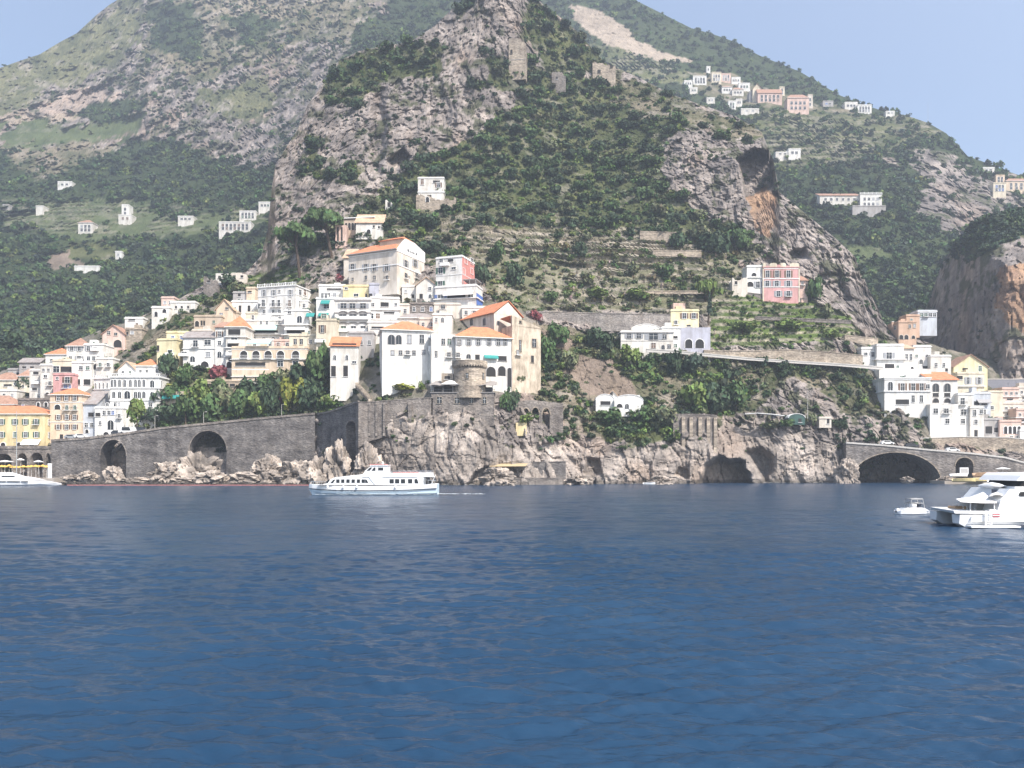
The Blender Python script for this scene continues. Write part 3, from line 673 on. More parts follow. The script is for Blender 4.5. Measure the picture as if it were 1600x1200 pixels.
def plant_all():
    far = scatter(FARL, {'forest': (1, 2.4, 5.6, T_FAR, .2), 'rock': (.42, 1.8, 4.4, T_DARK, .44), 'grass': (.2, 1.2, 3.4, T_DARK, .5), 'mixed': (.7, 1.6, 4.8, T_FAR, .44),
        'meadow': (.35, 1.5, 4, T_MIX, .46), 'pinkrock': (.15, 1.5, 3.5, T_DARK, .45), 'warm': (.05, 2, 4, T_DARK, .45), 'tan': (.04, 2, 3.5, T_DARK, .4), 'scrub': (.8, 2, 4, T_MIX, .3)}, 13000)
    stuff('woodland', 'dark woods and scrub covering the far mountain', [t for t in far if not blocked(t[6], t[7] - 3, t[1])], VAR_LO)
    far = scatter(FARR, {'forest': (1, 2.4, 5.4, T_FAR, .2), 'rock': (.25, 1.5, 4, T_DARK, .45), 'mixed': (.5, 2, 4.5, T_FAR, .42), 'scrub': (.75, 1.8, 4.5, T_FAR, .36),
        'meadow': (.1, 2, 4, T_MIX, .5), 'tan': (.03, 1.5, 3, T_DARK, .4)}, 15000)
    stuff('woodland', 'dense green woods covering the far right hill', [t for t in far if not blocked(t[6], t[7] - 3, t[1])], VAR_LO)
    c = scatter(CLIFF, {'scrub': (1, 1.5, 3.6, T_DARK, .2), 'rock': (.06, .6, 1.6, T_DARK, .5), 'warm': (.03, .6, 1.3, T_MIX, .5)}, 9000)
    stuff('undergrowth', 'green scrub on top of the harbour cliff', c, VAR_MID)
    m = scatter(MAIN, {'scrub': (1, 1.0, 3.3, T_MIX, .28), 'rock': (.40, .5, 1.9, T_DARK, .46), 'warm': (.05, .5, 1.2, T_OL, .5), 'mixed': (.7, .7, 2.5, T_MIX, .34),
        'terrace': (1, .5, 2.5, T_TER, .22), 'vines': (1, .7, 1.6, T_VN, .22), 'soil': (.12, .5, 1.3, T_OL, .5), 'town': (.5, .6, 2.2, T_MIX, .42), 'sea': (.14, .5, 1.5, T_MIX, .46)}, 30000)
    canes = scatter(MAIN, {'terrace': (.6, .35, .7, [('cane', .7), ('dry', .3)], .36), 'mixed': (.16, .35, .7, [('cane', .6), ('dry', .4)], .42), 'vines': (.12, .3, .6, [('cane', 1)], .4)}, 14000)
    m += [t[:4] + (t[4] * 2.6,) + t[5:] for t in canes]
    m = [t for t in m if not blocked(t[6], t[7], t[1])]
    m = [t for t in m if not (t[8] == 'sea' and t[7] > 705)]
    # the trees one can tell apart on the slope stand as trees of their own
    big = sorted([t for t in m if t[8] in ('scrub', 'mixed') and t[7] < 480], key=lambda t: -t[3])
    chosen, rest = [], [t for t in m]
    for t in big:
        if len(chosen) >= 170: break
        if all((t[6] - q[6]) ** 2 + (t[7] - q[7]) ** 2 > 22 ** 2 for q in chosen): chosen.append(t)
    ids = {id(t) for t in chosen}; rest = [t for t in m if id(t) not in ids]
    stuff('undergrowth', 'green scrub, vines and tufts growing over the headland', rest, VAR_MID)
    meshes = {}
    for tone in ('dark', 'mid', 'olive'):
        for v in range(4):
            V, C = VAR_HI[(v + {'dark': 0, 'mid': 2, 'olive': 4}[tone]) % 6]
            meshes[tone, v] = np_mesh('tree', V, np.arange(len(V), dtype=np.int32).reshape(-1, 4), [M_FOL], False, C * np.array(GREENS[tone]), 'Tint')
    for k, t in enumerate(chosen):
        tone = RNG.choice(['dark', 'mid', 'olive'], p=[.5, .33, .17])
        o = link('tree', meshes[tone, k % 4], None, (t[0], t[1], t[2] + .1 * t[3]), RNG.uniform(0, 6.28))
        s = t[3] * 1.5; o.scale = (s, s, s * t[4])
        zone = 'above the terraces' if t[7] > 330 else ('on the high slope below the rock peak' if t[6] > 700 else 'on the rocky shoulder left of the peak')
        tag(o, {'dark': 'dark green bushy tree ', 'mid': 'mid green bushy tree ', 'olive': 'pale olive green bushy tree '}[tone] + zone, 'tree', 'bushy trees on the headland slope')

def tree(label, px, py, wpx, hpx, tone, kind='round', name='tree', group=None, Y=None, trunk=True, lean=0.0, tk=.06, n=420, hi=None):
    """one tree: trunk and crown; px,py foot, size in photo pixels at its distance"""
    Yt = Y if Y is not None else MAIN.Y(px, py, MAIN.Yd) - .6
    b = at(px, py, Yt); k = Yt / F; w, h = wpx * k, hpx * k
    r = empty(name, b); tag(r, label, 'tree' if 'shrub' not in name else 'shrub', group)
    g = int(RNG.integers(1e6))
    if kind == 'column':
        V, C = crown(n, g, 9, 1, .16, shape='column'); sc = (w / 1.2, w / 1.2, h / 3.3); cz = 0.0
    elif kind == 'umbrella':
        V, C = crown(n, g, 26, 1.0, .085, shape='umbrella'); ch = h * (hi or .42); sc = (w / 2, w / 2, ch / .55); cz = h - ch
    else:
        V, C = crown(n, g, 11, 1.0, .12); ch = h * .88; sc = (w / 1.9, w / 1.9, ch / 1.25); cz = h - ch
    V = V * np.array(sc, np.float32) + np.array((lean, 0, cz), np.float32)
    cm = np_mesh('crown', V, np.arange(len(V), dtype=np.int32).reshape(-1, 4), [M_FOL], False, C * np.array(GREENS[tone]) * 1.25, 'Tint')
    link('crown', cm, r)
    if trunk:
        t = MB(); top = cz + (h - cz) * .35
        t.bar((0, 0, -.8), (lean * .55, 0, top * .55), w * tk * .5, M_BARK, 7, w * tk * .38); t.bar((lean * .55, 0, top * .55), (lean, 0, top), w * tk * .38, M_BARK, 7, w * tk * .22)
        for q in range(4):
            a = q * 1.6 + .4; t.bar((lean * .75, 0, top * .72), (lean + math.cos(a) * w * .3, math.sin(a) * w * .3, cz + (h - cz) * .45), w * tk * .2, M_BARK, 5, w * tk * .07)
        t.build('trunk', r)
    return r
# ------------------------------------------------------------------ buildings
PAL = {'white': (.80, .785, .75), 'cream': (.74, .665, .53), 'yellow': (.78, .655, .39), 'pink': (.66, .38, .37), 'palepink': (.70, .52, .45), 'beige': (.70, .635, .56),
       'lav': (.50, .50, .57), 'grey': (.45, .43, .42), 'orange': (.60, .42, .31), 'tan': (.55, .45, .35), 'red': (.58, .25, .22), 'bluegrey': (.55, .58, .63), 'paleyellow': (.80, .72, .47), 'peach': (.74, .60, .46), 'offwhite': (.74, .71, .66), 'kioskgreen': (.07, .13, .115)}
def WM(c):
    if c == 'stone': return stone_mat('rubble_stone', (.15, .135, .125), (.25, .225, .205), (.33, .3, .27), .8)
    if c == 'oldstone': return stone_mat('weathered_stone', (.26, .22, .18), (.42, .36, .29), (.52, .45, .37), .6, .6)
    if c == 'oldplaster': return wall_mat('old_plaster', (.62, .53, .42), .5, scale=.55)
    if c == 'darkstone': return stone_mat('dark_stone', (.085, .08, .08), (.17, .16, .155), (.26, .245, .235), .7)
    return wall_mat('plaster_' + c, PAL[c])
def TM(t): return tile_mat('roof_tile_' + t, {'orange': (.62, .235, .115), 'brown': (.40, .235, .165), 'pale': (.58, .40, .27), 'grey': (.33, .29, .27)}[t])
M_TRIM = plain_mat('trim_white', (.82, .81, .79), .7); M_TRIMD = plain_mat('trim_grey', (.36, .34, .33), .7); M_IRON = plain_mat('iron_rail', (.06, .06, .065), .5, .3)
M_SHUT = {'green': plain_mat('shutter_green', (.06, .12, .085), .6), 'brown': plain_mat('shutter_brown', (.16, .095, .06), .6), 'grey': plain_mat('shutter_grey', (.3, .31, .33), .6), 'blue': plain_mat('shutter_blue', (.10, .16, .36), .6)}
M_DARK = plain_mat('painted_opening_shade', (.03, .028, .028), .9)  # near-black faces painted in place of the shade inside openings
M_AWN = {'teal': plain_mat('awning_teal', (.03, .26, .24), .8), 'white': plain_mat('awning_white', (.82, .8, .77), .8), 'mint': plain_mat('awning_mint', (.45, .68, .62), .8), 'blue': plain_mat('awning_blue', (.08, .15, .42), .8), 'grey': plain_mat('awning_grey', (.34, .33, .33), .8), 'tan': plain_mat('awning_tan', (.5, .38, .22), .8)}
WCACHE = {}
def arc(w, z0, zs, n=10):
    return [(-w, z0), (w, z0)] + [(w * math.cos(math.pi * i / n), zs + w * math.sin(math.pi * i / n)) for i in range(n + 1)]
def window_mesh(style, w, h, frame, shut, closed=None):
    """centred on x, z from 0 to h; the pane lies in the wall, frame and sill stand out from it"""
    key = (style, round(w, 1), round(h, 1), frame, shut, closed)
    if key in WCACHE: return WCACHE[key]
    w, h = max(.4, round(w, 1)), max(.4, round(h, 1)); b = MB(); t = min(.13, w * .12)
    fm = {'white': M_TRIM, 'grey': M_TRIMD, 'stone': WM('oldstone'), 'pale': WM('beige')}[frame]
    hw = w / 2
    if style in ('a', 'A'):
        hh = max(h, hw * 1.05); zs = hh - hw
        b.prism(arc(hw, 0, zs), -.02, .3, M_GLASS if style == 'a' else M_DARK)  # open arches: flat dark face on the wall, their shade painted
        o, n = arc(hw + t * 1.4, 0, zs), arc(hw, 0, zs)
        for i in range(1, len(n) - 1):
            b.prism([n[i], o[i], o[i + 1], n[i + 1]], -.16, .06, fm)
        b.prism([(-hw - t * 1.4, 0), (-hw, 0), (-hw, zs), (-hw - t * 1.4, zs)], -.16, .06, fm)
        if style == 'a': b.box(-.04, .04, -.06, 0, 0, hh - .05, fm)
    else:
        b.box(-hw, hw, -.02, .3, 0, h, (M_SHUT[closed] if closed else M_GLASS) if style != 'p' else M_DARK)  # plain style: dark panel painted as the shade of an opening
        if style != 'p':
            b.box(-hw - t, -hw, -.13, .05, 0, h, fm); b.box(hw, hw + t, -.13, .05, 0, h, fm); b.box(-hw - t, hw + t, -.17, .05, h, h + t, fm)
            b.box(-.035, .035, -.06, -.021, 0, h, M_TRIM)
            if h > 1.1: b.box(-hw, -.04, -.055, -.021, h * .62, h * .62 + .06, M_TRIM); b.box(.04, hw, -.055, -.021, h * .62, h * .62 + .06, M_TRIM)
        b.box(-hw - t * 1.6, hw + t * 1.6, -.24, .05, -.11, 0, fm)
        if shut:
            sw = hw * .95
            for sx in (-1, 1):
                x0 = sx * (hw + t + .02); x1 = x0 + sx * sw; b.box(min(x0, x1), max(x0, x1), -.1, .03, .02, h - .02, M_SHUT[shut])
    WCACHE[key] = b.mesh('window'); return WCACHE[key]
BCACHE = {}
def balcony_mesh(w, rail, solid):
    key = (round(w, 1), rail, solid)
    if key in BCACHE: return BCACHE[key]
    w = round(w, 1); b = MB(); d = .95; m = M_IRON if rail == 'iron' else M_TRIM
    b.box(-w / 2, w / 2, -d, 0, -.16, 0, M_TRIM)
    if solid: b.box(-w / 2, w / 2, -d, -d + .1, 0, .95, M_TRIM); b.box(-w / 2, -w / 2 + .1, -d + .1, 0, 0, .95, M_TRIM); b.box(w / 2 - .1, w / 2, -d + .1, 0, 0, .95, M_TRIM)
    else:
        b.box(-w / 2, w / 2, -d, -d + .06, .92, 1.0, m); b.box(-w / 2, -w / 2 + .06, -d + .06, 0, .92, 1.0, m); b.box(w / 2 - .06, w / 2, -d + .06, 0, .92, 1.0, m)
        n = max(3, int(w / .35))
        for i in range(n + 1):
            x = -w / 2 + .03 + (w - .06) * i / n; b.box(x - .02, x + .02, -d + .005, -d + .05, 0, .92, m)
    BCACHE[key] = b.mesh('balcony'); return BCACHE[key]

class House: pass
def house(label, px0, px1, pyt, pyb, col='white', roof='flat', rows=(), rot=0, depth=9, pyr=None, name='house', cat='house', sheet=None, sideR=(), sideL=(), Y=None,
          tile='orange', frame='white', awn=(), group=None, cornice=True, foot=4.0, ledges=(), keep=True, chim=(), over=.5, sidecol=None):
    sheet = sheet or MAIN
    if Y is None:
        Y = min(sheet.Y(px0 + (px1 - px0) * t, pyb, sheet.Yd) for t in (0, .25, .5, .75, 1)) - .4
    Yt = min(sheet.Y(px0 + (px1 - px0) * t, pyb, sheet.Yd) for t in (0, .25, .5, .75, 1))
    if Y > Yt + .8: print('BURIED', label, round(Y, 1), round(Yt, 1)); Y = Yt + .2
    th = math.radians(rot); c, s = math.cos(th), math.sin(th)
    P0 = at(px0, pyb, Y)
    def along(px, ox, oy, dx, dy):
        k = (px - 800) / F; return (k * oy - ox) / (dx - k * dy)
    Wd = along(px1, P0.x, P0.y, c, s)
    if Wd < 0.5 or Wd > 90: print('BAD WIDTH', label, Wd); Wd = (px1 - px0) * Y / F
    k = Y / F; hh = (pyb - pyt) * k; h = House()
    r = empty(name, P0, th); tag(r, label, cat, group); h.root = r; h.W, h.H, h.Y, h.k = Wd, hh, Y, k
    wm = WM(col); sm = WM(sidecol) if sidecol else wm
    def loc_front(px, py):
        u = along(px, P0.x, P0.y, c, s); return u, H + (HY - py) * (Y + u * s) / F - P0.z
    h.loc = loc_front
    zr = None
    if pyr is not None:
        Yr = Y + depth / 2 * c + Wd / 2 * s; zr = H + (HY - pyr) * Yr / F - P0.z
    b = MB()
    if roof == 'gabley':
        b.prism([(0, -foot), (Wd, -foot), (Wd, hh), (Wd / 2, zr), (0, hh)], 0, depth, wm)
    elif roof == 'gable':
        b.box(0, Wd, 0, depth, -foot, hh, wm)
        for x0, x1 in ((0, .25), (Wd - .25, Wd)):
            b.add([(x0, 0, hh), (x0, depth, hh), (x0, depth / 2, zr), (x1, 0, hh), (x1, depth, hh), (x1, depth / 2, zr)], [(0, 2, 1), (3, 4, 5), (0, 3, 5, 2), (1, 2, 5, 4)], sm)
    elif roof == 'ruin':                              # broken wall tops
        gg = random.Random(int(px0 * 3 + pyt)); n = max(4, int(Wd / .55)); top = []; z = hh
        for i in range(n + 1):
            z = min(hh, max(hh * .55, z + gg.uniform(-.9, .75))); top.append((Wd * i / n, z))
            if i < n and gg.random() < .5: top.append((Wd * (i + .98) / n, z))
        b.prism([(0, -foot)] + top + [(Wd, -foot)], 0, .8, wm)
        top2 = [(x, max(hh * .4, q * gg.uniform(.6, 1))) for x, q in top]
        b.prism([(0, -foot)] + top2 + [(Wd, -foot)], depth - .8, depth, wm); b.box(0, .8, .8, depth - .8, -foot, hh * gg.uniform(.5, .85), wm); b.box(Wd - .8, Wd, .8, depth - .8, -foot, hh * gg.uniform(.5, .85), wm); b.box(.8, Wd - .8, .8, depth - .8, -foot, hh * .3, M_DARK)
    elif roof == 'barrel':
        n = 10; rise = (zr - hh) if zr else Wd * .2
        b.prism([(0, -foot), (Wd, -foot)] + [(Wd / 2 + Wd / 2 * math.cos(math.pi * i / n), hh + rise * math.sin(math.pi * i / n)) for i in range(n + 1)], 0, depth, wm)
    else:
        b.box(0, Wd, 0, depth, -foot, hh, wm)
        if sidecol: b.box(Wd + .001, Wd + .06, 0.02, depth, -foot, hh, sm)
    for (pyl, th_, pr) in ledges:                      # string courses
        z = loc_front(px0, pyl)[1]; b.box(-pr, Wd + pr, -pr, depth * .98, z, z + th_, M_TRIMD if frame in ('grey', 'stone') else M_TRIM)
    b.build('wall', r)
    b = MB(); o = over
    if roof == 'flat':
        if cornice: b.box(-.22, Wd + .22, -.22, depth, hh - .25, hh + .02, M_TRIM if col in ('white', 'offwhite', 'bluegrey') else wm); b.box(0, Wd, 0, .22, hh + .02, hh + .5, wm); b.box(0, .22, .22, depth, hh + .02, hh + .5, wm); b.box(Wd - .22, Wd, .22, depth, hh + .02, hh + .5, wm)
        else: b.box(0, Wd, 0, depth, hh + .002, hh + .12, wm)
    elif roof == 'balustrade':
        b.box(-.35, Wd + .35, -.35, depth, hh - .3, hh + .02, M_TRIM); b.box(-.2, Wd + .2, -.2, .05, hh + .85, hh + 1.0, M_TRIM)
        n = max(3, int(Wd / .7))
        for i in range(n + 1):
            x = -.1 + (Wd + .2) * i / n; wd = .16 if i % 4 else .3; b.box(x - wd / 2, x + wd / 2, -.17, .03, hh + .02, hh + .85 + (.35 if i % 4 == 0 else 0), M_TRIM)
        b.box(0, Wd, .3, depth, hh + .02, hh + .1, wm)
    elif roof == 'hip':
        tm = TM(tile); rx = min(Wd / 2 - .2, depth / 2 + o * .6) if Wd > depth * .9 else Wd / 2 - .1; zr = zr or hh + depth * .18
        vs = [(-o, -o, hh + .12), (Wd + o, -o, hh + .12), (Wd + o, depth + o, hh + .12), (-o, depth + o, hh + .12), (rx, depth / 2, zr), (Wd - rx, depth / 2, zr),
              (-o, -o, hh - .08), (Wd + o, -o, hh - .08), (Wd + o, depth + o, hh - .08), (-o, depth + o, hh - .08)]
        b.add(vs, [(0, 1, 5, 4), (1, 2, 5), (2, 3, 4, 5), (3, 0, 4)], tm)
        b.add(vs, [(6, 7, 1, 0), (7, 8, 2, 1), (8, 9, 3, 2), (9, 6, 0, 3), (6, 9, 8, 7)], M_TRIM if col != 'oldstone' else wm)
    elif roof == 'gable':
        tm = TM(tile)
        for a, e in ((-o, depth / 2), (depth + o, depth / 2)):
            za = hh - o * (zr - hh) / (depth / 2)
            vs = [(-o, a, za + .02), (Wd + o, a, za + .02), (Wd + o, e, zr + .02), (-o, e, zr + .02)]; vs2 = [(x, y, z + .22) for x, y, z in vs]
            b.add(vs + vs2, [(0, 1, 2, 3), (4, 5, 6, 7), (0, 1, 5, 4), (1, 2, 6, 5), (3, 0, 4, 7)], tm)
    elif roof == 'gabley':
        tm = TM(tile)
        for a in (-o, Wd + o):
            za = hh - o * (zr - hh) / (Wd / 2)
            vs = [(a, -o, za + .02), (Wd / 2, -o, zr + .02), (Wd / 2, depth, zr + .02), (a, depth, za + .02)]; vs2 = [(x, y, z + .2) for x, y, z in vs]
            b.add(vs + vs2, [(0, 1, 2, 3), (4, 5, 6, 7), (0, 1, 5, 4), (2, 3, 7, 6), (3, 0, 4, 7)], tm)
    elif roof == 'shed':
        tm = TM(tile); zr2 = H + (HY - pyr) * (Y + depth * c) / F - P0.z if pyr else hh + 2
        vs = [(-o, -o, hh), (Wd + o, -o, hh), (Wd + o, depth, zr2), (-o, depth, zr2)]; vs2 = [(x, y, z + .22) for x, y, z in vs]
        b.add(vs + vs2, [(3, 2, 1, 0), (4, 5, 6, 7), (0, 1, 5, 4), (1, 2, 6, 5), (2, 3, 7, 6), (3, 0, 4, 7)], tm)
        b.add([(0, .02, hh), (0, depth, hh), (0, depth, zr2)], [(0, 1, 2)], wm); b.add([(Wd, .02, hh), (Wd, depth, hh), (Wd, depth, zr2)], [(2, 1, 0)], wm)
    elif roof == 'barrel':
        n = 10; rise = (zr - hh) if zr else Wd * .2
        rim = [(Wd / 2 + (Wd / 2 + .12) * math.cos(math.pi * i / n), hh + (rise + .12) * math.sin(math.pi * i / n)) for i in range(n + 1)]
        rin = [(Wd / 2 + (Wd / 2 - .05) * math.cos(math.pi * i / n), hh + (rise - .05) * math.sin(math.pi * i / n)) for i in range(n + 1)]
        for i in range(n): b.prism([rin[i], rim[i], rim[i + 1], rin[i + 1]], -.15, depth - .01, M_TRIM)
    if b.v: ro = b.build('roof', r)
    if roof == 'flat' and cornice and Wd > 6 and sheet is MAIN:
        gg = random.Random(int(px0 * 7 + pyt)); q = MB()
        if gg.random() < .55:
            a = gg.uniform(.5, Wd - 3.2); w2 = gg.uniform(1.6, 2.6); q.box(a, a + w2, depth * .35, depth * .35 + 2.2, hh + .13, hh + gg.uniform(1.5, 2.3), wm); q.box(a - .12, a + w2 + .12, depth * .35 - .12, depth * .35 + 2.32, hh + 2.31, hh + 2.42, M_TRIM) if gg.random() < .0 else None; q.build('roof_hut', ro)
        if gg.random() < .6:
            q = MB(); a = gg.uniform(.6, Wd - .6); t = gg.uniform(1.8, 3.0); q.bar((a, depth * .4, hh), (a, depth * .4, hh + t), .035, M_IRON, 4)
            for z2 in (.75, .88, 1.0): q.bar((a - .5, depth * .4, hh + t * z2), (a + .5, depth * .4, hh + t * z2), .02, M_IRON, 4)
            q.build('aerial', ro)
        if gg.random() < .45:
            q = MB(); a = gg.uniform(.8, Wd - 1.2)
            for k2 in range(gg.randint(2, 5)): q.bar((a + k2 * .55, .5, hh + .02), (a + k2 * .55, .5, hh + .55 + gg.uniform(0, .5)), .2, M_SHUT['green'], 6, .3)
            q.build('planter_row', ro)
    else: ro = r
    for (pxc, pyc, wpx, hpx) in chim:
        u, z = loc_front(pxc, pyc); q = MB(); w2 = wpx * k / 2; q.box(u - w2, u + w2, depth * .4, depth * .4 + 2 * w2, z - hpx * k - 1.2, z, wm); q.box(u - w2 - .1, u + w2 + .1, depth * .4 - .1, depth * .4 + 2 * w2 + .1, z, z + .15, M_TRIM)
        q.build('chimney', ro)
    hr = random.Random(int(px0 * 13 + pyt * 7)); shc = hr.choice(['green', 'brown', 'grey', 'grey', 'brown', 'green', 'blue'])
    def place(rows, ox, oy, dx, dy, face):
        for row in rows:
            st, wpx, hpx, py, pxs = row[:5]; opt = row[5] if len(row) > 5 else {}
            for px in pxs:
                u = along(px, ox, oy, dx, dy); Yp = oy + u * dy; kk = Yp / F; zc = H + (HY - py) * Yp / F - P0.z
                ext = (Wd if face == 'F' else depth)
                if u < .2 or u > ext - .2: continue
                w_, h_ = wpx * kk * (1.22 if st in 'rsdb' else 1.05), hpx * kk * (1.08 if st in 'rsdb' else 1)
                style = {'d': 'r', 'b': 'r'}.get(st, st); big = opt.get('big')
                if face != 'F': w_ = min(w_ * 1.6, ext * .3)
                rr = hr.random(); closed = (opt.get('shut') or shc) if (rr < .22 and style == 'r') else None
                if st == 'r' and face == 'F' and sheet is MAIN and 1.3 < h_ < 3 and hr.random() < .16: st2 = 'd'
                else: st2 = st
                if style == 's': style = 'r'
                u += hr.uniform(-.12, .12) if style == 'r' else 0
                me = window_mesh(style, w_, h_, opt.get('frame', frame), None if closed else (opt.get('shut') or (shc if st == 's' else None)), closed)
                z0 = zc - h_ / 2
                loc, rz = {'F': ((u, 0, z0), 0), 'R': ((Wd, u, z0), math.pi / 2), 'L': ((0, u, z0), -math.pi / 2)}[face]
                wo = link('arch' if st == 'A' else 'window', me, r, loc, rz)
                if st2 == 'd': link('balcony', balcony_mesh(w_ + 1.1, opt.get('rail', 'iron'), False), wo, (0, 0, 0))
                if st == 'b': link('balcony', balcony_mesh(w_ + 1.4, 'white', True), wo, (0, 0, 0))
    place(rows, P0.x, P0.y, c, s, 'F')
    if sideR: place(sideR, P0.x + Wd * c, P0.y + Wd * s, -s, c, 'R')
    if sideL: place(sideL, P0.x, P0.y, -s, c, 'L')
    for (a0, a1, t0, t1, ac) in awn:
        u0, z1 = loc_front(a0, t0); u1, z0 = loc_front(a1, t1); q = MB(); dd = max(.9, (z1 - z0) * 1.1)
        vs = [(u0, 0, z1), (u1, 0, z1), (u1, -dd, z0), (u0, -dd, z0)]; q.add(vs + [(x, y, z - .06) for x, y, z in vs], [(0, 3, 2, 1), (4, 5, 6, 7), (0, 1, 5, 4), (1, 2, 6, 5), (2, 3, 7, 6), (3, 0, 4, 7)], M_AWN[ac])
        q.box(u0, u1, -dd - .03, -dd, z0 - .3, z0 - .03, M_AWN[ac]); q.build('awning', r)
    if keep: KEEP.append((min(px0, px1) - 3, max(px0, px1) + 3, pyt - 2, pyb + 1, Y + 3))
    return h

def deck(h, u0, u1, z, d=1.6, rail='white', name='terrace'):
    """a terrace slab with a railing across a house front (metres along the front)"""
    b = MB(); m = M_IRON if rail == 'iron' else M_TRIM
    b.box(u0, u1, -d, 0, z - .22, z, M_TRIM); b.box(u0, u1, -d, -d + .07, z + .9, z + 1.0, m)
    n = max(4, int((u1 - u0) / .5))
    for i in range(n + 1):
        x = u0 + .03 + (u1 - u0 - .06) * i / n; b.box(x - .03, x + .03, -d + .006, -d + .06, z, z + .9, m)
    return b.build(name, h.root)

def lumpy_canopy(h, px0, px1, pyt, pyb, col, name='canopy'):
    pass

def wall_strip(name, label, cat, pts, mat, thick=1.0, cap=True, group=None, capmat=None, keep=False):
    """free wall along pts (px, py_top, py_bottom, distance)"""
    A = [(at(a, t, Y), at(a, bt, Y)) for a, t, bt, Y in pts]
    r = empty(name, A[0][1]); o = A[0][1]; tag(r, label, cat, group); b = MB(); c = MB()
    for (t0, b0), (t1, b1) in zip(A[:-1], A[1:]):
        d = Vector((t1.x - t0.x, t1.y - t0.y, 0)).normalized(); nb = Vector((-d.y, d.x, 0)) * thick
        vs = [b0 - o, b1 - o, t1 - o, t0 - o]; vs = vs + [v + nb for v in vs]
        b.add(vs, [(0, 1, 2, 3), (5, 4, 7, 6), (3, 2, 6, 7), (4, 0, 3, 7), (1, 5, 6, 2)], mat)
        f = -d.cross(Vector((0, 0, 1))) * -.12
        nf = Vector((d.y, -d.x, 0)) * .14
        cv = [t0 - o + nf, t1 - o + nf, t1 - o + nb, t0 - o + nb]; cv = [v + Vector((0, 0, .004)) for v in cv] + [v + Vector((0, 0, .3)) for v in cv]
        c.add(cv, [(0, 3, 2, 1), (4, 5, 6, 7), (0, 1, 5, 4), (1, 2, 6, 5), (2, 3, 7, 6), (3, 0, 4, 7)], capmat or mat)
    b.build('wall', r)
    if cap: c.build('coping', r)
    if keep:
        for (a, t, bt, Y), (a2, t2, bt2, Y2) in zip(pts[:-1], pts[1:]): KEEP.append((min(a, a2), max(a, a2), min(t, t2) + 2, max(bt, bt2), max(Y, Y2) + 3))
    return r

def arched_wall(name, label, cat, a, b_, top, pyb, arches, mat, thick, ringmat=None, foot=2.0, group=None, parapet=None):
    """wall in one plane from a=(px, Y) to b=(px, Y); top: [(px, py)]; arches: (px_left, px_right, py_crown, py_spring); open below"""
    A = at(a[0], pyb, a[1]); B = at(b_[0], pyb, b_[1]); A.z = B.z = at(a[0], pyb, a[1]).z
    d = Vector((B.x - A.x, B.y - A.y, 0)); L = d.length; d.normalize(); r = empty(name, A, math.atan2(d.y, d.x)); tag(r, label, cat, group)
    def lo(px, py):
        k = (px - 800) / F; u = (k * A.y - A.x) / (d.x - k * d.y); return u, H + (HY - py) * (A.y + u * d.y) / F - A.z
    poly = [lo(x, y) for x, y in top]; z0 = -foot
    bot = [(poly[0][0], z0)]; rings = []
    for (xl, xr, yc, ys) in arches:
        (u0, zs), (u1, _), (_, zc) = lo(xl, ys), lo(xr, ys), lo((xl + xr) / 2, yc)
        cu, ru, rz = (u0 + u1) / 2, (u1 - u0) / 2, zc - zs
        ar = [(cu - ru * math.cos(math.pi * i / 16), zs + rz * math.sin(math.pi * i / 16)) for i in range(17)]
        bot += [(u0, z0)] + ar + [(u1, z0)]; rings.append((ar, z0, cu, ru, rz, zs))
    bot += [(poly[-1][0], z0)]
    m = MB().prism(poly + bot[::-1], 0, thick, mat); m.build('wall', r)
    for ar, z0, cu, ru, rz, zs in rings:
        q = MB(); n = len(ar); t = .35
        out = [(cu - (ru + t) * math.cos(math.pi * i / 16), zs + (rz + t) * math.sin(math.pi * i / 16)) for i in range(17)]
        for i in range(n - 1): q.prism([ar[i], out[i], out[i + 1], ar[i + 1]], -.12, .25, ringmat or mat)
        q.build('arch', r)
    if parapet:
        q = MB()
        for (u0, za), (u1, zb) in zip(poly[:-1], poly[1:]):
            q.prism([(u0, za + .004), (u1, zb + .004), (u1, zb + parapet[0]), (u0, za + parapet[0])], -.25, .35, parapet[1])
        q.build('parapet', r)
    return r, lo, L
# ------------------------------------------------------------------ the town, left to right
BR = {'shut': 'brown'}; GR = {'shut': 'green'}; GY = {'shut': 'grey'}; BL = {'shut': 'blue'}
# waterfront left
house('long yellow building with orange tiled roof beside the beach', -70, 70, 647, 703, 'yellow', 'hip', [('r', 4, 8, 659, (-50, -34, -15, 3, 23, 40, 57), GR), ('r', 4, 8, 679, (-50, -34, -15, 3, 23, 40, 57), GR), ('A', 7, 9, 696, (-20, 5, 30, 50))],
      pyr=634, depth=15, Y=272, sideR=[('r', 3, 8, 660, (77, 86, 95)), ('r', 3, 8, 680, (77, 86, 95))], awn=[(36, 64, 687, 694, 'white')], name='yellow_building')
house('peach house with orange roof between the yellow building and white hotel', 78, 128, 617, 690, 'peach', 'hip', [('s', 4, 7, 622, (91, 104, 117), BR), ('d', 4, 7, 637, (104, 117)), ('A', 9, 8, 636, (90,)), ('s', 4, 7, 652, (91, 104, 117), BR), ('s', 4, 7, 667, (91, 104, 117), BR), ('p', 5, 9, 683, (96, 114))], pyr=606, depth=10, Y=279, ledges=[(629, .2, .12), (660, .2, .12)])
house('lower white stepped house with arched door beside the flagpole', 148, 193, 637, 682, 'white', 'flat', [('r', 4, 6, 645, (163, 170, 177)), ('a', 4, 5, 632, (168,)), ('p', 7, 6, 648, (153,)), ('a', 9, 15, 664, (173,)), ('r', 3, 6, 650, (186,)), ('A', 8, 6, 678, (166,)), ('r', 3, 5, 661, (157,))], Y=270, depth=9, rot=4)
